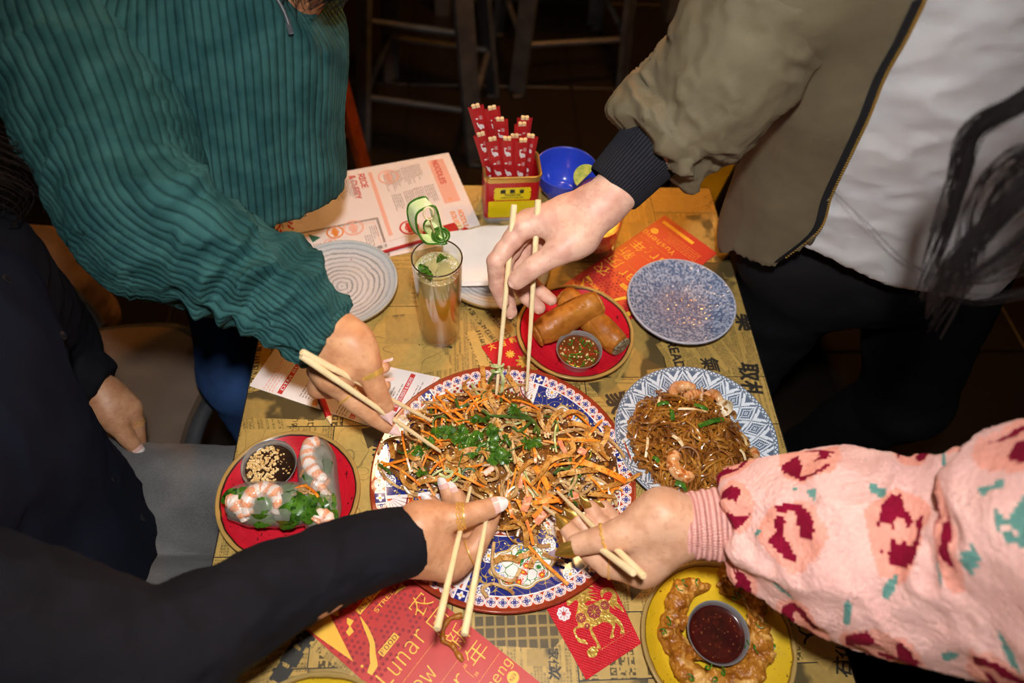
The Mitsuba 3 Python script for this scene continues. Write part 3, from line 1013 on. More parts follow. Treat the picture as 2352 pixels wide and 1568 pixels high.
def metal_stool(cx, cy, rot, h, top, base, mat, label, cat_='stool', group=None, seat=True):
    t = thing('metal_stool', label, cat_, group)
    R = rotz(rot)
    w = lambda x, y, z: np.array([cx, cy, 0]) + R @ np.array([x, y, z])
    if seat:
        add(t + '__seat', xf(rbox(2 * top + 0.04, 2 * top + 0.04, 0.035, 0.015), R, (cx, cy, h)), mat, smooth=40)
    for sx in (-1, 1):
        for sy in (-1, 1):
            a, b = w(sx * top, sy * top, h), w(sx * base, sy * base, 0.012)
            add(t + '__leg', cat([bar(a, b, 0.042, 0.012, x0=R @ np.array([sx, -sy, 0.0])), bar(a, b, 0.012, 0.036, x0=R @ np.array([sx, sy, 0.0]))]), mat)
            add(t + '__foot', xf(rbox(0.05, 0.05, 0.024, 0.006, 1), R, b), 'black_plastic')
    for zz, sides in ((0.26 * h, ((0, 1), (0, -1))), (0.26 * h, ((1, 0), (-1, 0))), (0.58 * h, ((0, 1), (0, -1)))):
        f = base + (top - base) * zz / h
        for s in sides:
            if s[0] == 0:
                a, b = w(-f, s[1] * f, zz), w(f, s[1] * f, zz)
            else:
                a, b = w(s[0] * f, -f, zz), w(s[0] * f, f, zz)
            add(t + '__rung', tube([a, b], 0.011, 8), mat, smooth=50)
    return t


p1, p2 = P(836, 345, 0.0), P(1092, 380, 0.0)
mid = (p1 + p2) / 2
hw = np.linalg.norm(p2 - p1) / 2
ang = math.atan2(p2[1] - p1[1], p2[0] - p1[0])
cc = mid + rotz(ang) @ np.array([0, hw, 0])
metal_stool(cc[0], cc[1], ang, 0.76, hw * 0.62, hw, 'metal_dark', 'tall dark grey metal stool behind the white menu')
pp_ = P(1165, 190, 0.0)
metal_stool(pp_[0] + 0.20, pp_[1] + 0.14, 0.15, 0.76, 0.15, 0.20, 'metal_dark', 'dark metal stool furthest back behind the chopstick tin')
po = P(738, 400, 0.0)
metal_stool(po[0] - 0.13, po[1] + 0.04, 0.5, 0.76, 0.15, 0.21, 'metal_orange', 'orange metal stool behind the person in teal')
# bench far back
t = thing('bench', 'long dark bench against the back of the room', 'bench')
bb0, bb1 = P(1180, 30, 0.30), P(1640, 30, 0.30)
add(t + '__seat', xf(rbox(2.2, 0.34, 0.05, 0.01), rotz(-0.04), ((bb0[0] + bb1[0]) / 2 + 0.35, bb0[1] + 0.62, 0.42)), 'metal_dark', smooth=40)
for sx in (-0.95, 0.0, 0.95):
    add(t + '__leg', box(-0.03, 0.03, -0.14, 0.14, 0, 0.40), 'metal_dark', to_world=T().translate([float((bb0[0] + bb1[0]) / 2 + 0.35 + sx), float(bb0[1] + 0.62), 0.0]))

# yellow chair behind the far right corner of the table
t = thing('metal_chair', 'yellow metal chair behind the far right corner of the table', 'chair')
Ry = rotz(1.62)
yc = np.array([0.71, 1.29, 0.0])
wy = lambda x, y, z: yc + Ry @ np.array([x, y, z])
seat = xf(rbox(0.36, 0.36, 0.03, 0.012), Ry, wy(0, 0, 0.47))
add(t + '__seat', seat, 'metal_yellow', smooth=40)
bm = []
prof = [(-0.17, -0.17), (-0.185, -0.10), (-0.19, 0.0), (-0.185, 0.10), (-0.17, 0.17)]
v, f = [], []
for k, (px_, py_) in enumerate(prof):
    for z in (0.47, 0.62, 0.80, 0.845):
        lean = -0.10 * (z - 0.47) / 0.4
        v += [wy(px_ + lean, py_ * (1 + 0.12 * (z - 0.47)), z), wy(px_ + lean - 0.012, py_ * (1 + 0.12 * (z - 0.47)), z)]
nz = 4
for k in range(4):
    for j in range(3):
        a0, a1, b0, b1 = (k * nz + j) * 2, (k * nz + j + 1) * 2, ((k + 1) * nz + j) * 2, ((k + 1) * nz + j + 1) * 2
        f += [[a0, b0, b1], [a0, b1, a1], [a0 + 1, b1 + 1, b0 + 1], [a0 + 1, a1 + 1, b1 + 1]]
add(t + '__backrest', trimesh.Trimesh(np.array(v), np.array(f), process=False), 'metal_yellow', smooth=40)
add(t + '__back_frame', tube(spline([wy(-0.17, -0.18, 0.47), wy(-0.27, -0.19, 0.83), wy(-0.30, -0.10, 0.87), wy(-0.30, 0.10, 0.87), wy(-0.27, 0.19, 0.83), wy(-0.17, 0.18, 0.47)], 40), 0.013, 8), 'metal_yellow', smooth=50)
for i in range(7):
    yy = -0.135 + 0.045 * i
    add(t + '__rib', tube([wy(-0.205 + 0.18 * yy * yy * 8 * 0.02 - 0.10 * (z - 0.47) / 0.4, yy, z) for z in (0.49, 0.66, 0.82)], 0.005, 6, ry=0.009), 'metal_yellow', smooth=50)
for sx in (-1, 1):
    for sy in (-1, 1):
        add(t + '__leg', bar(wy(sx * 0.15, sy * 0.15, 0.46), wy(sx * 0.20, sy * 0.20, 0.0), 0.024, 0.016), 'metal_yellow')

# the chair at the left of the table
t = thing('dining_chair', 'wide brown seated chair with grey tube frame left of the table', 'chair')
s0, s1, s2, s3 = P(165, 765, 0.47), P(400, 750, 0.47), P(470, 860, 0.47), P(395, 1060, 0.47)
sc_ = (s0 + s1 + s3) / 3
outline = [P(x, y, 0.43)[:2] for x, y in ((150, 770), (300, 752), (400, 755), (462, 800), (470, 870), (430, 960), (395, 1075), (330, 1250), (180, 1420), (-60, 1400), (-80, 1150), (40, 920))]
sp = Polygon(spline(np.array(outline + outline[:1]), 60)[:-1]).buffer(0)
add(t + '__seat', extrude(sp, 0.40, 0.03), 'seat_brown', smooth=40)
ring = np.array(sp.buffer(0.012).exterior.coords)
add(t + '__seat_frame', tube(np.c_[ring, np.full(len(ring), 0.405)], 0.014, 8), 'metal_dark', smooth=50)
for q in ((455, 840), (400, 1080), (150, 790), (60, 1330)):
    a = P(q[0], q[1], 0.40)
    b = a + (a - np.r_[sp.centroid.x, sp.centroid.y, 0.40]) * 0.25
    b[2] = 0
    add(t + '__leg', tube(spline([a, (a + b) / 2 + [0, 0, 0.05], b], 12), 0.013, 8), 'metal_dark', smooth=50)
add(t + '__back_frame', tube(spline([P(225, 742, 0.50), P(195, 700, 0.56), P(140, 650, 0.64), P(60, 560, 0.80)], 24), 0.012, 8), 'metal_dark', smooth=50)
bagf = Field(P(110, 680, 0.5) - 0.25, P(110, 680, 0.5) + 0.25, 0.008)
bc = P(105, 650, 0.50)
bagf.ell(bc, (0.10, 0.10, 0.13), k=0.02).cap(bc + [0, 0, -0.05], bc + [0.02, 0.03, -0.12], 0.07, 0.06, 0.03)
bm_ = bagf.mesh()
add('shoulder_bag', displace(bm_, 0.02 * npn(bm_.vertices, 18)), 'bag_tan', smooth=True, label='tan cloth bag hanging on the back of the brown chair', cat='bag')

# ================================================================ the table
TX0, TX1, TY0, TY1 = -0.2950, 0.4350, -0.16, 0.9404
t = thing('table', 'square restaurant table covered in old newspaper print', 'table')
top = extrude(sbox(TX0, TY0, TX1, TY1), TZ - 0.032, 0.032)
add(t + '__tabletop', top, 'table_edge')
add(t + '__base', cat([box(0.03, 0.11, 0.36, 0.44, 0.03, TZ - 0.03), box(-0.20, 0.34, 0.37, 0.43, 0.0, 0.035), box(0.04, 0.10, 0.10, 0.70, 0.0, 0.035)]), 'metal_dark')
TBL = sbox(TX0 + 0.0015, TY0 + 0.0015, TX1 - 0.0015, TY1 - 0.0015)
ZP = TZ + 0.0003
r_ = random.Random(11)


def split(x0, x1, y0, y1, d):
    w, h = x1 - x0, y1 - y0
    if d == 0 or (w < 0.11 and h < 0.13):
        return [(x0, x1, y0, y1)]
    if w > h * r_.uniform(0.7, 1.2):
        m = x0 + w * r_.uniform(0.35, 0.65)
        return split(x0, m, y0, y1, d - 1) + split(m, x1, y0, y1, d - 1)
    m = y0 + h * r_.uniform(0.35, 0.65)
    return split(x0, x1, y0, m, d - 1) + split(x0, x1, m, y1, d - 1)


patches = []          # (polygon, angle, type, tone)
traced = [            # dark pictures and plaid cloth printed on the sheet, where the photograph shows them
    ([(560, 905), (620, 890), (760, 950), (745, 965), (600, 960), (552, 960)], 3, 1), ([(890, 625), (945, 620), (940, 700), (890, 700)], 3, 3), ([(885, 725), (955, 720), (985, 790), (885, 790)], 3, 3),
    ([(905, 800), (1010, 790), (1040, 845), (900, 870)], 7, 3), ([(1090, 1395), (1290, 1400), (1300, 1455), (1270, 1490), (1090, 1480)], 6, 1), ([(1545, 500), (1625, 490), (1655, 560), (1580, 560)], 3, 3),
    ([(1350, 880), (1410, 870), (1430, 905), (1400, 935)], 3, 0), ([(1230, 590), (1320, 600), (1320, 640), (1230, 650)], 3, 0), ([(830, 985), (880, 975), (880, 1010), (845, 1030)], 3, 0),
    ([(1805, 1375), (1960, 1450), (1900, 1540), (1830, 1480)], 7, 2), ([(1470, 1250), (1560, 1230), (1500, 1330), (1450, 1380), (1440, 1310)], 3, 0), ([(1485, 850), (1560, 840), (1560, 870), (1490, 875)], 3, 1),
    ([(555, 985), (680, 985), (640, 1040), (545, 1050)], 7, 2), ([(1640, 590), (1690, 580), (1700, 640), (1665, 640)], 3, 1), ([(1210, 1490), (1265, 1490), (1265, 1530), (1210, 1530)], 3, 3),
    ([(640, 720), (700, 760), (690, 800), (615, 790)], 3, 0), ([(1380, 520), (1420, 515), (1440, 570), (1400, 580)], 3, 1), ([(1440, 510), (1480, 505), (1500, 560), (1462, 560)], 3, 1)]
used = Polygon()
for pts, ty, tn in traced:
    g = px_poly(pts, TZ).intersection(TBL).difference(used)
    patches.append((g, r_.uniform(-0.3, 0.3), ty, tn))
    used = used.union(g)
for _ in range(16):   # clippings pasted at an angle
    cx, cy, a = r_.uniform(TX0, TX1), r_.uniform(0.05, TY1), r_.choice([-1, 1]) * r_.uniform(0.2, 0.75)
    w, h = r_.uniform(0.06, 0.14), r_.uniform(0.06, 0.16)
    g = affinity.translate(affinity.rotate(sbox(-w / 2, -h / 2, w / 2, h / 2), math.degrees(a), origin=(0, 0)), cx, cy).intersection(TBL).difference(used)
    patches.append((g, a, r_.choice([1, 1, 2, 2, 1, 7, 4]), r_.randint(0, 4)))
    used = used.union(g)
for x0, x1, y0, y1 in split(TX0, TX1, TY0, TY1, 6):
    g = sbox(x0 + 0.0006, y0 + 0.0006, x1 - 0.0006, y1 - 0.0006).intersection(TBL).difference(used)
    patches.append((g, r_.uniform(-0.03, 0.03), r_.choice([1, 1, 1, 2, 2, 1, 4, 7, 3]), r_.randint(1, 4)))
pv, pf, pu, nv = [], [], [], 0
for g, a, ty, tn in patches:
    m = poly_mesh(g, ZP)
    if m is None:
        continue
    v = np.asarray(m.vertices)
    l = (v - [TX0 - 0.3, TY0 - 0.3, 0]) @ rotz(a)
    l = l[:, :2] - np.floor(l[:, :2].min(0) / 0.2) * 0.2 + 0.2
    pv.append(v); pf.append(np.asarray(m.faces) + nv); pu.append(np.c_[l[:, 0] + 10 * ty, l[:, 1] + 10 * tn]); nv += len(v)
add('table__newspaper_print', trimesh.Trimesh(np.vstack(pv), np.vstack(pf), process=False), 'newsprint', uv=np.vstack(pu), kind='stuff', label='newspaper sheets printed over the tabletop')
heads = []
for txt, a, b, fnt, bd in (('起', (1033, 800), (1040, 764), 'cjk', 3), ('取札', (1700, 832), (1712, 916), 'cjk', 3), ('石化', (1952, 1558), (1952, 1478), 'cjk', 2), ('放重軍', (700, 1440), (618, 1560), 'cjk', 6),
                            ('樂', (1690, 720), (1700, 760), 'cjk', 3), ('次', (1285, 1562), (1285, 1530), 'cjk', 4), ('家仁', (1262, 1488), (1262, 1540), 'cjk', 2), ('READY', (1530, 785), (1560, 865), 'inter', 3),
                            ('氣', (1610, 822), (1622, 858), 'cjk', 2), ('家常', (1392, 905), (1428, 1000), 'cjk', 3), ('新街', (862, 1008), (858, 1070), 'cjk', 4), ('紅人', (1822, 1410), (1850, 1480), 'cjk', 3),
                            ('工作', (1850, 1462), (1935, 1432), 'cjk', 1), ('電訊', (1835, 1090), (1846, 1130), 'cjk', 1), ('有福之家', (1870, 1395), (1940, 1440), 'cjk', 0), ('天地', (598, 1040), (640, 1042), 'cjk', 0)):
    g = text_at(txt, P(*a, TZ), P(*b, TZ), font=fnt, bold=bd)
    g = poly_mesh(g.intersection(TBL), ZP + 0.0002)
    if g is not None:
        add('table__headline', g, 'ink_dark', label='bold newspaper headline')

# ================================================================ dishes
def dish(t, cx, cy, R, h, mat, foot=0.6, flat=0.62, thick=0.0042, part=None, n=128, lip=0.0016, pw=1.45, uvs=1.0):
    f, g = foot * R, flat * R
    prof = [(0.0, 0.0015), (f - 0.004, 0.0015), (f - 0.003, 0.0), (f, 0.0), (f + 0.002, 0.002)]
    for s in np.linspace(0.15, 1, 7):
        rr = f + (R - f) * s
        prof.append((rr, 0.002 + (h - thick * 0.9 - 0.002) * max(0, (rr - f) / (R - f)) ** 1.35))
    for a in np.linspace(-0.4 * math.pi, 0.55 * math.pi, 6):
        prof.append((R - lip + lip * math.cos(a), h - lip + lip * math.sin(a)))
    for s in np.linspace(0.97, 0, 9):
        rr = g + (R - 2.2 * lip - g) * s
        prof.append((rr, thick + 0.0016 + (h - thick - 0.0016 - 0.0006) * s ** pw))
    for s in (0.75, 0.5, 0.25, 0.0):
        prof.append((g * s, thick + 0.0016))
    m = lathe(prof, n)
    uv = np.asarray(m.vertices)[:, :2] * uvs
    add(t if part is None else t + '__' + part, xf(m, None, (cx, cy, TZ + 0.0006)), mat, smooth=True, uv=uv)
    return TZ + 0.0006 + thick + 0.0016


def bowl_cup(t, cx, cy, z, r, h, mat='steel', part='cup'):
    prof = [(0, 0.0005), (r * 0.70, 0.0), (r * 0.74, 0.002), (r * 0.93, h - 0.003), (r * 0.985, h - 0.0025), (r, h - 0.0015), (r, h - 0.0004), (r * 0.985, h), (r * 0.96, h - 0.0008), (r * 0.925, h - 0.003), (r * 0.72, 0.0028), (r * 0.68, 0.0014), (0, 0.0014)]
    add(t + '__' + part, xf(lathe(prof, 72), None, (cx, cy, z)), mat, smooth=35)


def liquid(t, cx, cy, z, r, mat, part='sauce'):
    prof = [(0, 0), (r * 0.8, 0), (r * 0.93, 0.0004), (r, 0.0016), (r, 0.0004), (r * 0.9, -0.006), (0, -0.007)]
    add(t + '__' + part, xf(lathe(prof, 56), None, (cx, cy, z)), mat, smooth=60)


BC, BR = np.array([0.0498, 0.3847]), 0.1671
k = thing('serving_plate', 'large round plate with brown rim, blue and white flower border and painted panels', 'plate')
zb = dish(k, BC[0], BC[1], BR, 0.0185, 'imari_glaze', foot=0.60, flat=0.70, n=192, pw=0.75)


def big_z(x, y):
    """height of the big plate's upper face"""
    r = np.hypot(np.asarray(x) - BC[0], np.asarray(y) - BC[1])
    s = np.clip((r - 0.70 * BR) / (BR - 0.0035 - 0.70 * BR), 0, 1)
    return zb + (0.0185 - 0.0042 - 0.0022) * s ** 0.75


NC, NR = np.array([0.3068, 0.4386]), 0.1085
k = thing('noodle_plate', 'round white plate with a grey blue woven diamond border, under the brown noodles', 'plate')
zn = dish(k, NC[0], NC[1], NR, 0.022, 'lattice_glaze', foot=0.55, flat=0.55)
k = thing('red_plate', 'round red plate with tan rim under the two spring rolls', 'plate')
SPC = np.array([0.1618, 0.6142])
zs = dish(k, SPC[0], SPC[1], 0.0862, 0.0185, 'red_glaze')
k = thing('red_plate', 'round red plate with gilt tan rim under the two rice paper rolls', 'plate')
SRC = np.array([-0.2141, 0.3667])
zr = dish(k, SRC[0], SRC[1], 0.0862, 0.0185, 'red_glaze')
k = thing('speckled_plate', 'empty grey blue speckled plate shining beside the red leaflet', 'plate')
dish(k, 0.3274, 0.6652, 0.0825, 0.026, 'speckle_glaze', foot=0.5, flat=0.35)
k = thing('yellow_plate', 'yellow speckled plate with tan rim under the fried dumplings', 'plate')
YC = np.array([0.2830, 0.1839])
zy = dish(k, YC[0], YC[1], 0.0872, 0.0185, 'yellow_glaze', flat=0.72)
k = thing('yellow_plate', 'empty yellow plate cut by the bottom edge beside the red leaflet', 'plate')
dish(k, -0.1511, 0.0646, 0.0995, 0.0185, 'yellow_glaze', flat=0.72, uvs=0.0872 / 0.0995)
k = thing('swirl_plate', 'empty white and grey ringed plate between the teal sleeve and the drink', 'plate')
dish(k, -0.1840, 0.7060, 0.0850, 0.018, 'swirl_glaze', flat=0.5)
k = thing('swirl_plate', 'white and grey ringed plate under the folded napkin', 'plate')
dish(k, 0.0478, 0.7410, 0.0870, 0.018, 'swirl_glaze', flat=0.5)

# napkin folded on the second ringed plate
nk = [P(1028, 540, 0.772)[:2], P(1075, 536, 0.772)[:2], P(1165, 525, 0.772)[:2], P(1240, 560, 0.772)[:2], P(1225, 640, 0.772)[:2], P(1130, 650, 0.772)[:2], P(1050, 652, 0.772)[:2], P(1012, 648, 0.772)[:2]]
nkp = Polygon(nk).buffer(0.006).buffer(-0.002)
lay = []
for i in range(4):
    m = trimesh.creation.extrude_polygon(affinity.translate(affinity.scale(nkp, 1 - 0.012 * i, 1 - 0.012 * i), 0.0015 * (i % 2), 0.001 * i), 0.0009, engine='earcut')
    m = m.subdivide_to_size(0.012)
    v = np.asarray(m.vertices)
    rr = np.hypot(v[:, 0] - 0.0478, v[:, 1] - 0.7410)
    v[:, 2] += 0.771 + 0.0011 * i + 0.0016 * npn(v, 30, 3) - 0.10 * np.maximum(rr - 0.089, 0)
    lay.append(trimesh.Trimesh(v, m.faces, process=False))
add('napkin', cat(lay), 'napkin_white', smooth=40, label='white paper napkin folded on the ringed plate behind the drink', cat='napkin')

# ================================================================ sauce cups
k = thing('sauce_cup', 'small steel cup of herb dipping sauce beside the spring rolls', 'sauce cup')
ca = np.array([0.1612, 0.5690])
bowl_cup(k, *ca, zs, 0.0325, 0.028)
liquid(k, *ca, zs + 0.0205, 0.0288, 'sauce_thin')
bits = {'scallion': [], 'garlic_bit': [], 'chilli_bit': []}
for i in range(95):
    a, r = rng.uniform(0, 6.28), 0.0265 * math.sqrt(rng.uniform(0, 1))
    kind = ['scallion', 'garlic_bit', 'garlic_bit', 'chilli_bit'][i % 4] if i % 9 else 'scallion'
    if kind == 'scallion':
        m = tube([(-0.0042 * rng.uniform(0.5, 1.2), 0, 0), (0, 0.0006, 0.0004), (0.0042 * rng.uniform(0.5, 1.2), 0, 0)], 0.0010, 5)
    else:
        m = trimesh.creation.icosphere(1, 1.0)
        m.apply_scale(rng.uniform(0.0008, 0.0017))
    bits[kind].append(xf(m, rotz(rng.uniform(0, 6.28)), (ca[0] + r * math.cos(a), ca[1] + r * math.sin(a), zs + 0.0212)))
add(k + '__scallion_bits', cat(bits['scallion']), 'scallion', smooth=40, kind='stuff')
add(k + '__garlic_bits', cat(bits['garlic_bit']), 'garlic_bit', smooth=True, kind='stuff')
add(k + '__chilli_bits', cat(bits['chilli_bit']), 'chilli_bit', smooth=True, kind='stuff')
k = thing('sauce_cup', 'small steel cup of dark sauce half covered with crushed peanuts', 'sauce cup')
cb = np.array([-0.2390, 0.3980])
bowl_cup(k, *cb, zr, 0.0335, 0.028)
liquid(k, *cb, zr + 0.020, 0.0295, 'sauce_brown')
nuts = []
for i in range(420):
    a, r = rng.uniform(0, 6.28), 0.0275 * math.sqrt(rng.uniform(0, 1))
    x, y = r * math.cos(a), r * math.sin(a)
    if x > 0.006 + rng.normal(0, 0.0035) - 0.3 * y * 0:
        continue
    m = trimesh.creation.box((1, 0.8, 0.6)) if i % 2 else trimesh.creation.icosphere(1, 0.55)
    m.apply_scale(rng.uniform(0.0016, 0.0042))
    m.apply_transform(trimesh.transformations.random_rotation_matrix(rng.random(3)))
    hh = 0.004 * max(0, 1 - ((x + 0.012) ** 2 + y ** 2) / 0.02 ** 2)
    nuts.append(xf(m, None, (cb[0] + x, cb[1] + y, zr + 0.0205 + hh * rng.uniform(0.2, 1.3))))
for i in range(26):
    a, r = rng.uniform(-1.4, 1.4), 0.026 * math.sqrt(rng.uniform(0, 1))
    nuts.append(xf(trimesh.creation.icosphere(1, rng.uniform(0.0006, 0.0015)), None, (cb[0] + r * math.cos(a), cb[1] + r * math.sin(a), zr + 0.0208)))
add(k + '__crushed_peanuts', cat(nuts), 'peanut', smooth=25, kind='stuff')
k = thing('sauce_cup', 'steel cup of dark red chilli sauce in the ring of dumplings', 'sauce cup')
cy = np.array([0.2785, 0.1870])
bowl_cup(k, *cy, zy, 0.0345, 0.029)
liquid(k, *cy, zy + 0.0215, 0.0305, 'sauce_red')
sd = [xf(trimesh.creation.icosphere(1, rng.uniform(0.0007, 0.0013)), None, (cy[0] + 0.027 * math.sqrt(u) * math.cos(a), cy[1] + 0.027 * math.sqrt(u) * math.sin(a), zy + 0.0216)) for u, a in zip(rng.random(34), rng.uniform(0, 6.28, 34))]
add(k + '__chilli_seeds', cat(sd), 'sauce_thin', smooth=True, kind='stuff')

# ================================================================ spring rolls
def spring_roll(a, b, r, label, seed, open_end=False):
    t = thing('spring_roll', label, 'spring roll', 'fried spring rolls on the red plate')
    a, b = np.asarray(a), np.asarray(b)
    L = np.linalg.norm(b - a)
    n = 60
    s = np.linspace(0, 1, n)
    p = a + (b - a) * s[:, None]
    e = np.minimum(s, 1 - s) * L
    rr = r * (0.80 + 0.20 * np.clip(e / 0.012, 0, 1) ** 0.6) * (1 + 0.05 * np.sin(s * 9 + seed))
    rr[0] *= 0.55; rr[-1] *= 0.55
    m = tube(p, rr * 1.05, 40, ry=rr * 0.92)
    v = np.asarray(m.vertices)
    ss, an, _ = along(v, p)
    d = 0.0022 * npn(np.c_[ss * 60, np.cos(an) * 1.5, np.sin(an) * 1.5], 1, seed, 3) + 0.0011 * npn(v, 260, seed, 2)
    step = 0.0013 * (np.mod(an + ss * 14 + seed, 2 * math.pi) / (2 * math.pi))     # the wrapper's lap
    add(t + '__wrapper', displace(m, d + step), 'spring_roll_skin', smooth=50)
    ax = unit(b - a)
    F = frame(ax)
    for end, sg in ((a, -1), (b, 1)):
        fl = []
        for i in range(9):
            th = i * 0.7 + seed
            q = end + F @ np.array([math.cos(th) * r * 0.45, math.sin(th) * r * 0.40, sg * 0.0015])
            fl.append(xf(trimesh.creation.icosphere(2, 1.0), F @ np.diag([r * 0.42, r * 0.36, 0.0035]), q))
        m2 = cat(fl)
        add(t + '__folded_end', displace(m2, 0.0015 * npn(m2.vertices, 300, seed)), 'filling' if (open_end and sg > 0) else 'spring_roll_skin', smooth=50)
    # loose flap of the wrapper along the roll
    us = np.linspace(0.05, 0.92, 20)
    ths = np.linspace(0, 1, 7)
    fv = []
    for u in us:
        for w in ths:
            th = 1.9 + 0.9 * w + 0.35 * math.sin(u * 5 + seed)
            q = a + (b - a) * u + F @ np.array([math.cos(th) * r * 1.06, math.sin(th) * r * 0.98, 0]) * (1 + 0.05 * w)
            fv.append(q)
    ff = [[i * 7 + j, (i + 1) * 7 + j, (i + 1) * 7 + j + 1, i * 7 + j + 1] for i in range(19) for j in range(6)]
    add(t + '__wrapper_flap', trimesh.Trimesh(*meshkit.arrays((np.array(fv), np.array(ff)))[:2], process=False), 'spring_roll_skin', smooth=60)


r1 = 0.0195
spring_roll(P(1298, 680, zs + r1), P(1425, 795, zs + r1), r1, 'golden spring roll lying under the other, its filling showing at the end', 2.0, True)
spring_roll(P(1235, 768, zs + r1 + 0.004), P(1372, 695, zs + r1 + 0.024), r1 * 1.06, 'golden spring roll resting across the other on the red plate', 5.0)

# ================================================================ rice paper rolls
def leaf_sheet(L, W, bend=0.2, teeth=0.06, n=14, seed=0):
    """a pointed leaf with a midrib fold, lying along x, z up"""
    u = np.linspace(0, 1, n)
    prof = np.sin(math.pi * u ** 0.8) ** 0.8 * (1 + teeth * np.sin(u * 40 + seed))
    prof[0] = prof[-1] = 0.02
    v, f = [], []
    for i in range(n):
        for j, w in enumerate((-1, -0.5, 0, 0.5, 1)):
            y = w * prof[i] * W / 2
            v.append(((u[i] - 0.5) * L, y, -bend * ((u[i] - 0.5) * L) ** 2 / L * 2 + 0.12 * abs(y) + 0.0006 * math.sin(u[i] * 22) * abs(w)))
    for i in range(n - 1):
        for j in range(4):
            f.append([i * 5 + j, (i + 1) * 5 + j, (i + 1) * 5 + j + 1, i * 5 + j + 1])
    return trimesh.Trimesh(*meshkit.arrays((np.array(v), np.array(f)))[:2], process=False)


class Roll:
    def __init__(self, a, b, r, label):
        self.t = thing('rice_paper_roll', label, 'rice paper roll', 'rice paper rolls on the red plate')
        self.a, self.b, self.r = np.asarray(a), np.asarray(b), r
        self.e = unit(self.b - self.a)

    def surf(self, x, y, lift=0.0):
        z = self.a[2] + self.r
        for _ in range(12):
            q = P(x, y, z)
            u = np.clip((q - self.a) @ self.e / np.linalg.norm(self.b - self.a), 0, 1)
            c = self.a + (self.b - self.a) * u
            side = np.cross(self.e, [0, 0, 1]); side = unit(side)
            d = (q - c) @ side
            rr = self.r + lift
            z = c[2] + math.sqrt(max(rr * rr - d * d, (0.25 * rr) ** 2))
        q = P(x, y, z)
        return q, unit(q - c)

    def body(self, ends=(0.6, 0.6), seed=0):
        n = 48
        s = np.linspace(0, 1, n)
        L = np.linalg.norm(self.b - self.a)
        p = self.a + (self.b - self.a) * s[:, None]
        e0, e1 = s * L, (1 - s) * L
        taper = np.minimum(np.clip(e0 / 0.028, 0, 1) ** 0.6 * (1 - ends[0]) + ends[0], np.clip(e1 / 0.028, 0, 1) ** 0.6 * (1 - ends[1]) + ends[1])
        taper[0] *= 0.3; taper[-1] *= 0.3
        for nm, sc, mt, amp in (('filling', 0.86, 'rice_core', 0.0022), ('rice_paper', 1.07, 'rice_film', 0.0012)):
            m = tube(p, self.r * taper * sc, 36)
            v = np.asarray(m.vertices)
            ss, an, _ = along(v, p)
            d = amp * npn(np.c_[ss * 70, np.cos(an) * 2, np.sin(an) * 2], 1, seed, 3)
            if nm == 'rice_paper':
                d = d + 0.0009 * np.sin(an * 9 + ss * 160) * np.clip(1 - np.minimum(ss, L - ss) / 0.03, 0, 1)
            add(self.t + '__' + nm, displace(m, d), mt, smooth=True)

    def prawn(self, pts, r0=0.0085, seed=0, lift=-0.0052):
        q = [self.surf(x, y, lift)[0] for x, y in pts]
        p = spline(np.array(q), 40)
        s = np.linspace(0, 1, 40)
        rr = r0 * (0.62 + 0.55 * np.sin(math.pi * np.clip(s * 0.85 + 0.12, 0, 1))) * (1 + 0.05 * np.sin(s * 40))
        rr[0] *= 0.4; rr[-1] *= 0.35
        m = tube(p, rr, 16, ry=rr * 0.9)
        v = np.asarray(m.vertices)
        ss, an, _ = along(v, p)
        add(self.t + '__prawn', displace(m, 0.0008 * npn(v, 300, seed, 2)), 'prawn_striped', smooth=True, uv=np.c_[ss, an * 0.01])

    def leaf(self, x, y, L, W, ang, seed=0, mat='basil'):
        q, n = self.surf(x, y, 0.0004)
        F = frame(n, self.e) @ rotz(ang)
        m = leaf_sheet(L, W, 0.55 + 0.2 * abs(math.sin(ang)), 0.05, seed=seed)
        add(self.t + '__leaf', xf(m, F, q), mat, smooth=True)

    def strand(self, pts, r, mat, name):
        q = [self.surf(x, y, -0.0012)[0] for x, y in pts]
        add(self.t + '__' + name, tube(spline(np.array(q), 16), r, 6), mat, smooth=True)


rr_ = 0.0225
R1 = Roll(P(724, 1012, zr + rr_), P(742, 1225, zr + rr_ + 0.002), rr_, 'rice paper roll lying lengthwise with prawn and herbs, mostly behind the other roll')
R1.body((0.35, 0.5), 1)
R1.prawn([(735, 1013), (712, 1022), (708, 1048), (716, 1075), (736, 1098), (756, 1112)], 0.0095, 1)
R1.prawn([(718, 1110), (735, 1118), (752, 1140)], 0.007, 2)
R1.prawn([(722, 1200), (735, 1185), (752, 1190), (756, 1208)], 0.0085, 3)
for i, (x, y, L, W, an) in enumerate(((712, 1090, 0.03, 0.018, 0.3), (752, 1065, 0.032, 0.014, -0.1), (752, 1150, 0.045, 0.022, 0.2), (735, 1160, 0.038, 0.02, 0.6), (765, 1180, 0.03, 0.014, 0.1), (706, 1060, 0.03, 0.012, 0.1))):
    R1.leaf(x, y, L, W, an, i)
R1.strand([(690, 1095), (697, 1080), (700, 1075)], 0.002, 'carrot', 'carrot')
R1.strand([(722, 1107), (745, 1120), (766, 1148)], 0.0028, 'radish', 'sprout')
R2 = Roll(P(528, 1155, zr + rr_ + 0.003), P(728, 1160, zr + rr_ + 0.010), rr_ * 1.12, 'plump rice paper roll with curled prawns resting across the front of the red plate')
R2.body((0.62, 0.6), 2)
R2.prawn([(573, 1183), (566, 1160), (580, 1136), (606, 1125), (632, 1133), (641, 1155), (632, 1180)], 0.0098, 4)
R2.prawn([(522, 1150), (536, 1152), (552, 1168), (566, 1196)], 0.009, 5)
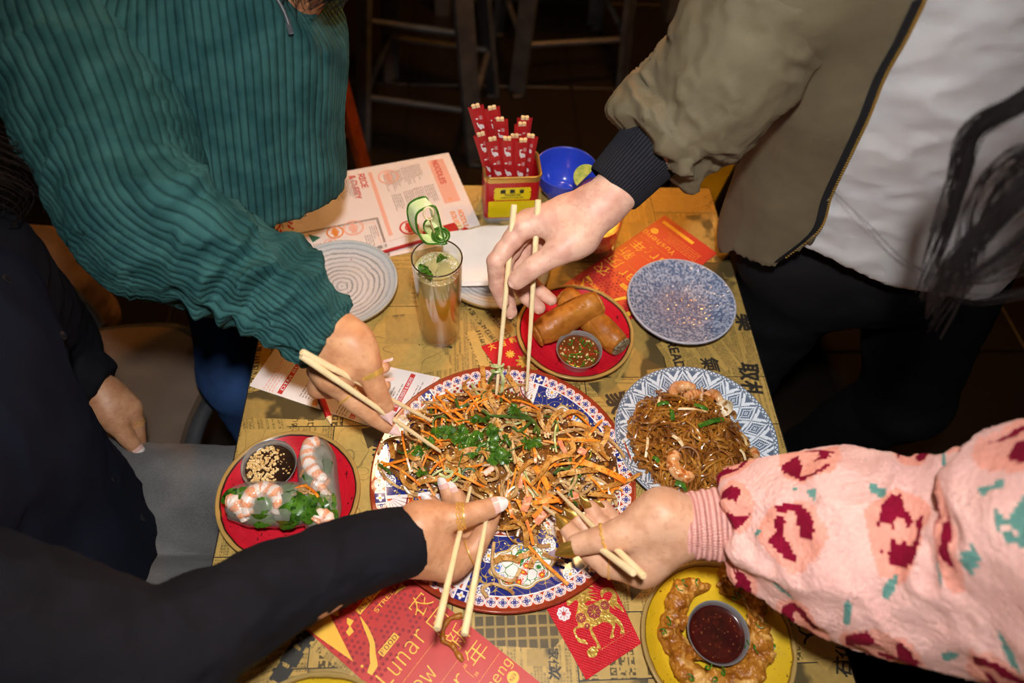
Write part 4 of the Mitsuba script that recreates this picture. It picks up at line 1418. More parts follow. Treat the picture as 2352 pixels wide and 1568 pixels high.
for i, (x, y, L, W, an) in enumerate(((535, 1138, 0.035, 0.018, 0.2), (560, 1132, 0.03, 0.016, 0.1), (600, 1195, 0.05, 0.022, 0.0), (668, 1178, 0.045, 0.028, 0.8), (690, 1160, 0.045, 0.024, -0.6), (660, 1150, 0.035, 0.022, 1.4), (712, 1185, 0.04, 0.022, -0.9), (655, 1205, 0.045, 0.018, 0.1), (605, 1160, 0.03, 0.02, 0.4), (715, 1150, 0.03, 0.016, 1.2), (665, 1120, 0.03, 0.016, 0.3))):
    R2.leaf(x, y, L, W, an, i + 10)
for i in range(14):
    x, y = 690 + rng.uniform(-14, 20), 1128 + rng.uniform(-8, 12)
    R2.strand([(x - 14, y + rng.uniform(-5, 5)), (x, y + rng.uniform(-6, 6)), (x + 14, y + rng.uniform(-5, 8))], 0.0009, 'radish', 'rice_noodle')
R2.strand([(678, 1122), (700, 1116), (722, 1130), (731, 1142)], 0.0020, 'carrot', 'carrot')
R2.strand([(686, 1118), (705, 1114)], 0.0020, 'carrot', 'carrot')

# ================================================================ the tossed salad on the big plate
foot = np.array([P(x, y, 0.775)[:2] for x, y in ((880, 1075), (900, 1005), (950, 945), (1050, 890), (1115, 868), (1190, 880), (1260, 915), (1330, 945), (1395, 985), (1430, 1040), (1440, 1110), (1400, 1160), (1330, 1180), (1270, 1190), (1240, 1240), (1190, 1240), (1150, 1220), (1090, 1160), (1030, 1140), (960, 1120), (905, 1105))])
FOOT = Polygon(spline(np.vstack([foot, foot[:1]]), 90)[:-1]).buffer(0)
import shapely
HMAX = 0.036


def salad_z(x, y):
    x, y = np.atleast_1d(x), np.atleast_1d(y)
    pts = shapely.points(x, y)
    ins = shapely.contains(FOOT, pts)
    d = shapely.distance(FOOT.exterior, pts)
    hh = np.where(ins, HMAX * (1 - np.exp(-d / 0.030)), 0)
    return big_z(x, y) + hh


gx, gy = np.meshgrid(np.linspace(BC[0] - 0.15, BC[0] + 0.15, 91), np.linspace(BC[1] - 0.15, BC[1] + 0.15, 91))
SZ = salad_z(gx.ravel(), gy.ravel()).reshape(gx.shape)
from scipy.interpolate import RegularGridInterpolator
_si = RegularGridInterpolator((gy[:, 0], gx[0]), SZ, bounds_error=False, fill_value=None)


def sz(x, y):
    return _si(np.stack([np.atleast_1d(y), np.atleast_1d(x)], -1))


core = np.c_[gx.ravel(), gy.ravel(), SZ.ravel() + 0.010 * npn(np.c_[gx.ravel(), gy.ravel(), gx.ravel() * 0], 90, 3) - 0.009]
inn = shapely.contains(FOOT.buffer(-0.006), shapely.points(gx.ravel(), gy.ravel()))
i0 = np.arange(90 * 91).reshape(90, 91)[:, :90].ravel()
qd = np.stack([i0, i0 + 1, i0 + 92, i0 + 91], 1)
qd = qd[inn[qd].all(1)]
cm = trimesh.Trimesh(*meshkit.arrays((core, qd))[:2], process=False)
cm.remove_unreferenced_vertices()
bot = cm.copy()
bv = np.asarray(bot.vertices)
bv[:, 2] = big_z(bv[:, 0], bv[:, 1]) + 0.0005
add('salad_base', cat([cm, trimesh.Trimesh(bv, bot.faces[:, ::-1], process=False)]), 'dressing', smooth=True, kind='stuff', label='brown dressed mass of finely cut salad heaped on the large plate', cat='salad')


def strip(x, y, ang, L, w, th, curl=0.0, lift=0.0, side=0.0, n=12, sides=4, twist=0.0, tilt=0.0, ax0=(0, 0, 1.0)):
    """a strip laid over the heap: centre, direction, length; curl = sideways bend, side = vertical loop"""
    s = np.linspace(-0.5, 0.5, n)
    a = ang + curl * s * 2
    dx = np.cumsum(np.cos(a)) * L / n
    dy = np.cumsum(np.sin(a)) * L / n
    px_, py_ = x + dx - dx.mean(), y + dy - dy.mean()
    z = np.maximum(sz(px_, py_).mean() * 0.55 + sz(px_, py_) * 0.45, big_z(px_, py_) + th) + lift + side * (1 - (2 * s) ** 2) + tilt * s * L
    p = np.c_[px_, py_, z]
    tw = None if twist == 0 else np.linspace(0, twist, n)
    return tube(p, th, sides, ry=w, twist=tw, x0=ax0)


def z1(x, y):  # pixels of the first close crop to pixels of the photograph
    return 840 + x / 2.614, 820 + y / 2.614


def ends(a, b, z=0.795):
    p0, p1 = P(*z1(*a), z), P(*z1(*b), z)
    for _ in range(3):
        p0 = P(*z1(*a), float(sz(p0[0], p0[1])[0]) + 0.003)
        p1 = P(*z1(*b), float(sz(p1[0], p1[1])[0]) + 0.003)
    m, d = (p0 + p1) / 2, p1 - p0
    return m[0], m[1], math.atan2(d[1], d[0]), np.linalg.norm(d[:2])


def rpt(shrink=0.0):
    g = FOOT.buffer(-shrink) if shrink > 0 else FOOT.buffer(-shrink) if shrink < 0 else FOOT
    x0, y0, x1, y1 = g.bounds
    while True:
        x, y = rng.uniform(x0, x1), rng.uniform(y0, y1)
        if g.contains(Point(x, y)):
            return x, y


GS = 'strands of the tossed salad'
# radish and cucumber strands first (lowest), then crackers, carrot, herbs
for i in range(48):
    x, y = rpt(0.004)
    m = strip(x, y, rng.uniform(0, 6.28), rng.uniform(0.05, 0.11), 0.0021, 0.0015, rng.uniform(-2.6, 2.6), rng.uniform(-0.006, 0.003), rng.uniform(-0.003, 0.006), 20, 6)
    k = thing('radish_strand', 'translucent pale radish strand tangled in the tossed salad', 'radish strand', 'radish strands in the tossed salad')
    add(k, m, 'radish', smooth=50)
for i in range(58):
    x, y = rpt(-0.006 if i % 3 == 0 else 0.003)
    m = strip(x, y, rng.uniform(0, 6.28), rng.uniform(0.028, 0.062), rng.uniform(0.0036, 0.0052), 0.0009, rng.uniform(-1.8, 1.8), rng.uniform(-0.002, 0.004), rng.choice([0.0, 0.004, 0.009]), 14, 4, rng.uniform(-1.6, 1.6))
    k = thing('cracker_strip', 'golden fried cracker strip in the tossed salad', 'cracker strip', 'fried cracker strips in the tossed salad')
    add(k, m, 'wonton_strip', smooth=50)
wt = [((700, 60), (720, 290)), ((735, 180), (760, 300)), ((1450, 425), (1405, 580)), ((1380, 805), (1650, 745)), ((1140, 720), (1400, 690)), ((1120, 590), (1000, 800)), ((800, 1045), (935, 1025)), ((1210, 405), (1360, 450)), ((770, 1228), (925, 1225)), ((1150, 1045), (1205, 1215)), ((1170, 350), (1320, 350)), ((955, 1060), (960, 1130)), ((915, 1210), (1010, 1180)), ((985, 1265), (1030, 1200)), ((370, 580), (480, 560)), ((845, 110), (920, 215)), ((1070, 480), (1170, 330)), ((1330, 830), (1500, 870)), ((1080, 640), (1260, 590)), ((540, 600), (700, 560))]
for i, (a, b) in enumerate(wt):
    x, y, an, L = ends(a, b)
    m = strip(x, y, an, max(L, 0.02), 0.0048, 0.0009, 0.5 * math.sin(i * 2.3), 0.006, 0.004 + 0.003 * (i % 3), 16, 4, 0.9 * math.sin(i * 1.7))
    k = thing('cracker_strip', 'golden fried cracker strip in the tossed salad', 'cracker strip', 'fried cracker strips in the tossed salad')
    add(k, m, 'wonton_strip', smooth=50)
# curled cracker rings
for i, (x, y) in enumerate(((560, 620), (680, 700), (920, 980), (1260, 830), (1430, 590), (1010, 930), (300, 560), (1480, 820), (700, 590), (1240, 700))):
    px0 = P(*z1(x, y), 0.80)
    th = np.linspace(0, 1.5 * math.pi + 0.3 * (i % 4), 22)
    r = 0.0085 + 0.0015 * (i % 3)
    F = frame(unit([math.sin(i * 2.1) * 0.8, math.cos(i * 1.3) * 0.8, 0.5]))
    p = px0 + (np.c_[np.cos(th) * r, np.sin(th) * r, 0.002 * th]) @ F.T
    p[:, 2] += float(sz(px0[0], px0[1])[0]) + 0.006 - p[:, 2].mean()
    k = thing('cracker_strip', 'golden fried cracker strip in the tossed salad', 'cracker strip', 'fried cracker strips in the tossed salad')
    add(k, tube(p, 0.0009, 4, ry=0.0038, x0=F[:, 0]), 'wonton_strip', smooth=50)
for i in range(58):
    x, y = rpt(0.006)
    m = strip(x, y, rng.uniform(0, 6.28), rng.uniform(0.03, 0.06), 0.0018, 0.0013, rng.uniform(-0.7, 0.7), rng.uniform(0.000, 0.005), rng.uniform(-0.001, 0.003), 9, 4)
    k = thing('carrot_strip', 'thin orange carrot strip in the tossed salad', 'carrot strip', 'carrot strips in the tossed salad')
    add(k, m, 'carrot')
ct = [((605, 220), (690, 335), 1), ((420, 245), (525, 375), 1), ((400, 300), (590, 430), 1), ((510, 695), (720, 795), 1.3), ((1010, 655), (1100, 815), 3.0), ((1275, 620), (1560, 780), 3.2), ((1320, 505), (1415, 390), 1.2), ((1000, 880), (1190, 870), 2.2), ((905, 840), (1010, 1160), 1.6), ((955, 1120), (1220, 1390), 1.5), ((85, 640), (345, 790), 1.1), ((215, 450), (270, 725), 1.1), ((1005, 540), (1020, 650), 1.5), ((330, 775), (525, 735), 1.2), ((380, 720), (490, 600), 1.2), ((690, 250), (600, 350), 1), ((270, 370), (420, 430), 1), ((1140, 500), (1400, 520), 1.3), ((410, 520), (560, 505), 1), ((1000, 980), (1130, 820), 2.0), ((840, 850), (880, 980), 1.6), ((975, 860), (930, 700), 1.2), ((1120, 660), (1310, 650), 1.2), ((1240, 690), (1320, 600), 1.2), ((330, 450), (470, 540), 1), ((230, 300), (400, 400), 1), ((870, 260), (1060, 330), 1), ((1170, 900), (1150, 780), 1.6)]
for i, (a, b, w) in enumerate(ct):
    x, y, an, L = ends(a, b)
    m = strip(x, y, an, L, 0.0017 * w, 0.0013, 0.25 * math.sin(i * 3.1), 0.007, 0.003, 12, 4, ax0=(0, 0, 1.0))
    k = thing('carrot_strip', 'thin orange carrot strip in the tossed salad', 'carrot strip', 'carrot strips in the tossed salad')
    add(k, m, 'carrot')
for i, (pts, w) in enumerate((([(700, 320), (760, 350), (860, 355), (970, 370), (1030, 420), (1040, 470)], 1), ([(640, 570), (760, 580), (830, 640), (860, 700), (840, 740)], 0), ([(850, 330), (960, 350), (1020, 400), (1010, 450)], 1), ([(880, 440), (910, 470), (880, 490), (920, 500)], 0), ([(730, 740), (790, 720), (770, 650), (700, 650)], 0), ([(830, 860), (900, 820), (905, 740)], 0), ([(260, 700), (290, 620), (320, 640)], 0), ([(1120, 760), (1200, 750), (1310, 840)], 0), ([(440, 700), (490, 720), (520, 690), (470, 685)], 2), ([(1130, 700), (1180, 665), (1240, 700)], 1), ([(770, 1110), (760, 1230), (780, 1300), (880, 1340), (930, 1270)], 0), ([(730, 1440), (700, 1390), (760, 1360), (850, 1390), (890, 1420)], 0), ([(880, 500), (890, 590), (900, 640)], 0), ([(1060, 1180), (1190, 1230)], 0), ([(1010, 1060), (1040, 1130), (1110, 1130)], 0), ([(80, 645), (120, 670), (150, 700)], 1), ([(540, 250), (560, 300), (620, 280)], 1), ([(880, 420), (930, 440), (1000, 380)], 1))):
    w3 = []
    for q in pts:
        c = P(*z1(*q), 0.79)
        for _ in range(3):
            c = P(*z1(*q), float(sz(c[0], c[1])[0]) + 0.007)
        w3.append(c)
    mt = ('radish', 'cucumber_skin', 'cucumber_flesh')[w]
    nm = ('radish_strand', 'cucumber_strand', 'cucumber_strand')[w]
    lb = (('translucent pale radish strand tangled in the tossed salad', 'radish strand', 'radish strands in the tossed salad'), ('thin green cucumber strand in the tossed salad', 'cucumber strand', 'cucumber strands in the tossed salad'))[w > 0]
    k = thing(nm, *lb)
    add(k, tube(spline(np.array(w3), 30), 0.0016, 6, ry=0.0022), mt, smooth=50)
for i in range(22):
    x, y = rpt(0.02)
    m = strip(x, y, rng.uniform(0, 6.28), rng.uniform(0.03, 0.06), 0.0016, 0.0012, rng.uniform(-2, 2), rng.uniform(0.0, 0.005), 0.003, 16, 5)
    k = thing('cucumber_strand', 'thin green cucumber strand in the tossed salad', 'cucumber strand', 'cucumber strands in the tossed salad')
    add(k, m, 'cucumber_skin' if i % 2 else 'cucumber_flesh', smooth=50)


def coriander_leaf(seed, s):
    q = random.Random(seed)
    lobes = []
    for ca_, cr in ((0, 1.0), (0.95, 0.78), (-0.95, 0.78), (1.7, 0.5), (-1.7, 0.5)):
        pts = []
        for j in range(19):
            a = -1.25 + 2.5 * j / 18
            rad = cr * (0.62 + 0.38 * math.cos(a * 0.9)) * (1 + 0.22 * (1 if j % 3 == 1 else -0.4) * q.uniform(0.6, 1.2))
            pts.append((rad * math.cos(ca_ + a * 0.42), rad * math.sin(ca_ + a * 0.42)))
        lobes.append(Polygon([(0, 0)] + pts).buffer(0))
    g = unary_union(lobes)
    m = poly_mesh(g)
    m = m.subdivide_to_size(0.28)
    v = np.asarray(m.vertices) * s
    v[:, 2] = 0.18 * np.sin(v[:, 0] / s * 3 + seed) * s + 0.22 * s * np.abs(np.sin(np.arctan2(v[:, 1], v[:, 0]) * 2.2 + seed)) - 0.15 * (v[:, 0] ** 2 + v[:, 1] ** 2) / s
    return trimesh.Trimesh(v, m.faces, process=False)


for i, (x, y) in enumerate(((640, 375), (725, 390), (490, 430), (420, 465), (335, 560), (320, 680), (760, 465), (800, 545), (950, 525), (850, 610), (620, 480), (590, 555), (910, 310), (560, 440), (700, 550), (380, 500), (750, 520), (660, 560), (1005, 500), (560, 510), (690, 460), (830, 500), (510, 470), (760, 600))):
    c = P(*z1(x, y), 0.80)
    for _ in range(3):
        c = P(*z1(x, y), float(sz(c[0], c[1])[0]) + 0.010)
    k = thing('coriander_leaf', 'fresh green coriander leaf on top of the tossed salad', 'coriander leaf', 'coriander leaves on the tossed salad')
    an = i * 2.4
    F = rotz(an) @ np.array(frame(unit([0.35 * math.sin(i * 1.9), 0.35 * math.cos(i * 2.7), 1.0])))
    s = 0.0125 + 0.0035 * ((i * 7) % 5) / 5
    add(k + '__blade', xf(coriander_leaf(i, s), F, c), 'coriander', smooth=40)
    st = [c, c - F[:, 0] * 0.010 + [0, 0, -0.001], c - F[:, 0] * 0.024 + [0, 0, -0.007]]
    add(k + '__stem', tube(spline(np.array(st), 8), 0.0007, 5), 'coriander', smooth=True)
for i, (x, y, w, l) in enumerate(((965, 880, 0.010, 0.022), (1300, 565, 0.009, 0.012), (740, 680, 0.008, 0.016), (1180, 540, 0.007, 0.02), (1250, 830, 0.012, 0.012), (930, 740, 0.006, 0.02), (960, 300, 0.005, 0.016), (1050, 960, 0.010, 0.02), (480, 440, 0.006, 0.02))):
    c = P(*z1(x, y), 0.80)
    for _ in range(3):
        c = P(*z1(x, y), float(sz(c[0], c[1])[0]) + 0.006)
    k = thing('salmon_slice', 'pale pink salmon slice in the tossed salad', 'salmon slice', 'salmon slices in the tossed salad')
    m = rbox(l, w, 0.0035, 0.0015, 2).subdivide()
    v = np.asarray(m.vertices)
    v[:, 2] += 8 * v[:, 0] ** 2
    add(k, xf(trimesh.Trimesh(v, m.faces, process=False), rotz(i * 1.3 + 1.2) @ frame(unit([0.3 * math.sin(i), 0.3, 1])), c), 'salmon', smooth=60)
ss_, nn_ = [], []
for i in range(520):
    x, y = rpt(-0.012)
    z = float(max(sz(x, y)[0] + 0.002 + rng.uniform(0, 0.007), big_z(x, y) + 0.001))
    m = trimesh.creation.icosphere(1, 1.0)
    ss_.append(xf(m, rotz(rng.uniform(0, 6)) @ np.diag([0.0016, 0.0010, 0.0007]), (x, y, z)))
for (x, y, n) in ((1060, 1000, 40), (1100, 1040, 30), (780, 1350, 3), (850, 1190, 8), (1000, 1050, 16)):
    c = P(*z1(x, y), 0.765)
    for _ in range(n):
        q = c[:2] + rng.normal(0, 0.006, 2)
        m = trimesh.creation.icosphere(1, rng.uniform(0.0006, 0.0016))
        nn_.append(xf(m, np.diag([1, 0.7, 0.6]), (q[0], q[1], big_z(*q) + 0.001)))
add('sesame_seeds', cat(ss_), 'sesame', smooth=True, kind='stuff', label='pale sesame seeds scattered over the tossed salad', cat='sesame seeds')
add('crushed_peanuts', cat(nn_), 'peanut', smooth=True, kind='stuff', label='crushed peanuts scattered on the bare front of the large plate', cat='peanuts')

# ================================================================ fried noodles
nfo = np.array([P(x, y, 0.785)[:2] for x, y in ((1446, 985), (1462, 930), (1505, 888), (1560, 876), (1640, 885), (1690, 912), (1705, 960), (1740, 1015), (1742, 1060), (1715, 1108), (1640, 1128), (1560, 1118), (1500, 1085), (1462, 1035))])
NF = Polygon(spline(np.vstack([nfo, nfo[:1]]), 70)[:-1]).buffer(0)
g2x, g2y = np.meshgrid(np.linspace(NC[0] - 0.11, NC[0] + 0.11, 71), np.linspace(NC[1] - 0.11, NC[1] + 0.11, 71))
pt = shapely.points(g2x.ravel(), g2y.ravel())
NH = np.where(shapely.contains(NF, pt), 0.036 * (1 - np.exp(-shapely.distance(NF.exterior, pt) / 0.022)), 0).reshape(g2x.shape)
_ni = RegularGridInterpolator((g2y[:, 0], g2x[0]), NH, bounds_error=False, fill_value=0)


def nz_(x, y):
    r = np.hypot(np.atleast_1d(x) - NC[0], np.atleast_1d(y) - NC[1])
    s = np.clip((r - 0.55 * NR) / (NR * 0.43), 0, 1)
    return zn + 0.0145 * s ** 1.45 + _ni(np.stack([np.atleast_1d(y), np.atleast_1d(x)], -1))


core = np.c_[g2x.ravel(), g2y.ravel(), nz_(g2x.ravel(), g2y.ravel()) - 0.010 + 0.008 * npn(np.c_[g2x.ravel(), g2y.ravel(), 0 * g2x.ravel()], 110, 5)]
inn = shapely.contains(NF.buffer(-0.008), pt)
i0 = np.arange(70 * 71).reshape(70, 71)[:, :70].ravel()
qd = np.stack([i0, i0 + 1, i0 + 72, i0 + 71], 1)
qd = qd[inn[qd].all(1)]
cm = trimesh.Trimesh(*meshkit.arrays((core, qd))[:2], process=False)
cm.remove_unreferenced_vertices()
nds, nd2 = [cm], []
nr_ = np.random.default_rng(5)
cen = np.array([NF.centroid.x, NF.centroid.y])
for i in range(200):
    lay = i / 200
    while True:
        q = nr_.uniform(NF.bounds[:2], NF.bounds[2:])
        if NF.buffer(-0.004).contains(Point(q)):
            break
    a = nr_.uniform(0, 6.28)
    kap = nr_.normal(0, 48)
    n = 46
    L = nr_.uniform(0.06, 0.17)
    pts, ph = [], nr_.uniform(0, 6.28)
    f1 = nr_.uniform(20, 70)
    for j in range(n):
        pts.append(q.copy())
        d = q - cen
        rr = np.linalg.norm(d)
        want = math.atan2(d[1], d[0]) + math.pi
        turn = kap + 26 * math.sin(f1 * j * L / n + ph)
        if not NF.buffer(-0.006).contains(Point(q)):
            turn += 130 * math.sin(want - a)
        a += turn * L / n
        q = q + np.array([math.cos(a), math.sin(a)]) * L / n
    pts = np.array(pts)
    for _ in range(30):
        out = ~shapely.contains(NF.buffer(0.003), shapely.points(pts))
        if not out.any():
            break
        pts[out] = cen + (pts[out] - cen) * 0.96
    base = nz_(pts[:, 0], pts[:, 1])
    z = base - 0.008 + 0.011 * lay + 0.0055 * np.sin(np.arange(n) * nr_.uniform(0.15, 0.35) + ph)
    (nds if i % 3 else nd2).append(tube(np.c_[pts, z], 0.0016 + 0.0004 * nr_.random(), 6))
add('fried_noodles__pale_strands', cat(nd2), 'noodle_pale', smooth=50, kind='stuff')
add('fried_noodles', cat(nds), 'noodle', smooth=50, kind='stuff', label='tangle of glossy brown fried noodles on the woven pattern plate', cat='noodles')


def nzp(x, y, lift):
    c = P(x, y, 0.79)
    for _ in range(4):
        c = P(x, y, float(nz_(c[0], c[1])[0]) + lift)
    return c


for i, (pts, r0) in enumerate((([(1545, 905), (1552, 890), (1575, 886), (1598, 892)], 0.0075), ([(1575, 912), (1595, 905), (1612, 905)], 0.0065), ([(1622, 910), (1640, 905), (1655, 920)], 0.0070), ([(1560, 1040), (1545, 1055), (1552, 1080), (1578, 1095), (1590, 1085)], 0.0085), ([(1725, 1030), (1735, 1045), (1722, 1062)], 0.006))):
    k = thing('prawn', 'curled pinkish brown prawn among the fried noodles', 'prawn', 'prawns in the fried noodles')
    p = spline(np.array([nzp(x, y, 0.005) for x, y in pts]), 26)
    s = np.linspace(0, 1, 26)
    rr = r0 * (0.55 + 0.5 * np.sin(math.pi * np.clip(s * 0.8 + 0.15, 0, 1))) * (1 + 0.06 * np.sin(s * 36))
    rr[0] *= 0.5; rr[-1] *= 0.4
    add(k, tube(p, rr, 14), 'cooked_prawn', smooth=True)
for i, (a, b, w, mt, nm) in enumerate((((1552, 1108), (1578, 1122), 0.0042, 'scallion', 'scallion_piece'), ((1660, 1122), (1722, 1096), 0.0042, 'scallion', 'scallion_piece'), ((1605, 978), (1660, 962), 0.0036, 'scallion', 'scallion_piece'), ((1510, 930), (1535, 925), 0.003, 'scallion', 'scallion_piece'), ((1540, 935), (1545, 965), 0.003, 'scallion', 'scallion_piece'), ((1595, 930), (1625, 942), 0.003, 'scallion', 'scallion_piece'), ((1500, 1050), (1512, 1060), 0.003, 'scallion', 'scallion_piece'),
                                   ((1550, 938), (1625, 945), 0.0019, 'sprout', 'bean_sprout'), ((1545, 1000), (1570, 1025), 0.0026, 'sprout', 'bean_sprout'), ((1483, 1050), (1488, 1005), 0.0019, 'sprout', 'bean_sprout'), ((1510, 930), (1516, 912), 0.0019, 'sprout', 'bean_sprout'), ((1700, 1032), (1712, 1056), 0.0018, 'sprout', 'bean_sprout'), ((1570, 1100), (1586, 1100), 0.0022, 'sprout', 'bean_sprout'), ((1612, 890), (1610, 918), 0.0019, 'sprout', 'bean_sprout'), ((1660, 1105), (1675, 1080), 0.0019, 'sprout', 'bean_sprout'), ((1705, 1000), (1715, 1025), 0.002, 'sprout', 'bean_sprout'))):
    lb = {'scallion_piece': ('green scallion piece in the fried noodles', 'scallion', 'scallion pieces in the fried noodles'), 'bean_sprout': ('pale bean sprout in the fried noodles', 'bean sprout', 'bean sprouts in the fried noodles')}[nm]
    k = thing(nm, *lb)
    p0, p1 = nzp(*a, 0.0055), nzp(*b, 0.0055)
    md = (p0 + p1) / 2 + [0, 0, 0.003]
    add(k, tube(spline(np.array([p0, md, p1]), 10), w * 0.55, 8, ry=w), mt, smooth=50)
k = thing('onion_piece', 'glossy pale onion piece on the fried noodles', 'onion')
c0 = nzp(1665, 935, 0.007)
om = leaf_sheet(0.034, 0.022, 0.9, 0.0)
om = cat([om, xf(om, None, (0, 0, -0.002))])
add(k, xf(om, rotz(0.5) @ frame(unit([-0.3, -0.3, 1])), c0), 'onion', smooth=True)

# ================================================================ fried dumplings
def dumpling(seed):
    q = np.random.default_rng(seed)
    F = Field((-0.040, -0.034, -0.02), (0.040, 0.034, 0.034), 0.00125)
    arc = [np.array([0.024 * math.sin(a), 0.018 * math.cos(a) - 0.012, 0.002 + 0.003 * q.normal()]) for a in np.linspace(-1.5, 1.5, 6)]
    F.chain(arc, [0.0055, 0.010, 0.0125, 0.012, 0.010, 0.005], 0.006)
    for j in range(7):                         # crimped skin edge
        a = -1.3 + 2.6 * j / 6 + q.normal(0, 0.12)
        r0, r1 = 0.017, 0.030 + 0.004 * q.random()
        b0 = np.array([r0 * math.sin(a), r0 * math.cos(a) - 0.012, 0.008])
        b1 = np.array([r1 * math.sin(a + q.normal(0, 0.2)), r1 * math.cos(a) - 0.012, 0.004 + 0.008 * q.random()])
        F.ell((b0 + b1) / 2, (0.0085, 0.0028, 0.0062), frame(unit([q.normal(0, .5), q.normal(0, .5), 1]), b1 - b0), 0.004)
    F.ell((0.027, -0.012, 0.006), (0.009, 0.004, 0.005), frame((0.3, 0, 1), (1, -0.8, 0.3)), 0.004)
    F.ell((-0.027, -0.010, 0.007), (0.010, 0.0035, 0.005), frame((-0.3, 0.2, 1), (-1, -0.6, 0.5)), 0.004)
    m = F.mesh(True)
    v = np.asarray(m.vertices)
    return displace(m, 0.0060 * npn(v, 120, seed, 4) + 0.0022 * npn(v, 380, seed + 3, 2))


dv = [mikit.ply(dumpling(s), 'dumpling_crust', smooth=True) for s in (3, 8, 14)]
for i, (x, y, an, sc_) in enumerate(((1570, 1378, 0.9, 1.0), (1712, 1368, -0.8, 0.95), (1556, 1462, 1.9, 1.0), (1590, 1540, 2.5, 0.9), (1655, 1556, 3.2, 0.95), (1738, 1486, -1.9, 1.0), (1712, 1548, 3.9, 0.95), (1690, 1310, 0.2, 0.75))):
    c = P(x, y, zy + 0.012)
    k = thing('dumpling', ('crinkled golden dumpling at the back left of the yellow plate', 'golden dumpling under the edge of the pink sleeve', 'golden dumpling with a pointed ear left of the red sauce', 'golden dumpling at the front left of the yellow plate', 'golden dumpling directly in front of the red sauce', 'golden dumpling right of the red sauce', 'golden dumpling at the front right of the yellow plate', 'golden dumpling end just behind the red sauce against the sleeve')[i], 'dumpling', 'fried dumplings on the yellow plate')
    add(k, dv[i % 3], None, to_world=T(mat4(None, c)) @ T().rotate([0, 0, 1], math.degrees(an)) @ T().scale(float(sc_ * 0.96)))
for i, (x, y) in enumerate(((1572, 1340), (1700, 1365), (1702, 1345), (1535, 1425), (1522, 1450), (1775, 1488), (1735, 1492), (1745, 1438), (1628, 1530), (1660, 1540), (1585, 1555), (1640, 1562), (1600, 1340), (1560, 1352), (1690, 1372), (1715, 1480))):
    c = P(x, y, zy + (0.026 if i not in (5,) else 0.004))
    th = np.linspace(0, 4.2, 14)
    p = c + np.c_[0.0035 * np.cos(th + i), 0.0045 * np.sin(th + i), 0.0012 * th - 0.002] + np.outer(np.linspace(-1, 1, 14), [0.004 * math.cos(i), 0.004 * math.sin(i), 0])
    k = thing('scallion_curl', 'curl of green scallion sprinkled over the fried dumplings', 'scallion', 'scallion curls on the dumplings')
    add(k, tube(p, 0.0006, 4, ry=0.0014), 'scallion', smooth=50)

# ================================================================ papers on the table
ZL = TZ + 0.0008


def sheet(key, quad, mat, label, cat_, thick=0.0006, z=ZL, lift=None, r=0.001, part='sheet'):
    g = Polygon(quad).buffer(-r).buffer(r)
    m = extrude(g, z, thick)
    if lift is not None:
        m = m.subdivide_to_size(0.012)
        v = np.asarray(m.vertices)
        v[:, 2] += lift(v)
    add(key + '__' + part, m, mat, smooth=30 if lift is not None else False)
    return z + thick


class Page:
    """a flat page: o = its origin corner, e = reading direction, u = up the page; prints are given in page metres"""

    def __init__(self, o, e, u, z, key, clip=None, lift=None):
        self.o, self.e, self.u, self.z, self.key, self.lift = np.asarray(o)[:2], unit(np.asarray(e)[:2]), unit(np.asarray(u)[:2]), z, key, lift
        self.n, self.mats, self.clip = 0, {}, clip

    def w(self, g):
        return affinity.affine_transform(g, [self.e[0], self.u[0], self.e[1], self.u[1], self.o[0], self.o[1]])

    def put(self, g, mat):
        self.mats.setdefault((mat, self.n), []).append(self.w(g))

    def up(self):
        self.n += 1

    def text(self, s, x, y, h, mat, font='inter', bold=0, rot=0, width=None, thin=0.0):
        g = glyphs(s, font, bold, thin)
        x0, _, x1, _ = g.bounds
        sx = h if width is None else width / (x1 - x0)
        g = affinity.scale(affinity.translate(g, -x0, 0), sx, h, origin=(0, 0))
        self.put(affinity.translate(affinity.rotate(g, rot, origin=(0, 0)), x, y), mat)

    def para(self, x, y, w, n, lead, th, mat, seed=0, rag=0.25):
        q = random.Random(seed)
        for i in range(n):
            xx, end = x, x + w * (1 - rag * q.random())
            while xx < end:
                ww = q.uniform(0.002, 0.006) * (th / 0.0008) ** 0.5
                self.put(sbox(xx, y - i * lead, min(xx + ww, end), y - i * lead + th), mat)
                xx += ww + th * 1.1

    def done(self, names):
        for (mat, n), gs in self.mats.items():
            ms = []
            for g in gs:
                if self.clip is not None:
                    g = g.intersection(self.clip)
                m = poly_mesh(g, self.z + 0.00012 * (n + 1))
                if m is not None:
                    ms.append(m)
            if ms:
                m = cat(ms)
                if self.lift is not None:
                    m = m.subdivide_to_size(0.012)
                    np.asarray(m.vertices)[:, 2] += self.lift(np.asarray(m.vertices))
                add(self.key + '__' + names.get(mat, 'print'), m, mat, kind='stuff')


# ---- white menu card overhanging the far edge of the table
mTR, mBR = P(1030, 352, TZ), P(1108, 530, TZ)
eM = unit((mBR - mTR)[:2])
uM = np.array([-eM[1], eM[0]])                   # towards the card's right hand end
if uM[0] < 0: uM = -uM
mW = 0.215
mL = 0.42
k = thing('menu_card', 'large white menu card printed in red, overhanging the far edge of the table', 'menu')
quad = [mTR[:2], mTR[:2] + eM * mW, mTR[:2] + eM * mW - uM * mL, mTR[:2] - uM * mL]
zt = sheet(k, quad, 'paper_white', '', '', 0.0008)
pg = Page(mTR[:2] - uM * mL, eM, uM, zt, k, Polygon(quad).buffer(-0.001))      # x: down the picture, y: to the right


def mp(x, y):   # photograph pixel to page coordinates
    d = P(x, y, TZ)[:2] - pg.o
    return d @ pg.e, d @ pg.u


def hbox(x0, x1, y0, y1):
    return sbox(min(x0, x1), min(y0, y1), max(x0, x1), max(y0, y1))


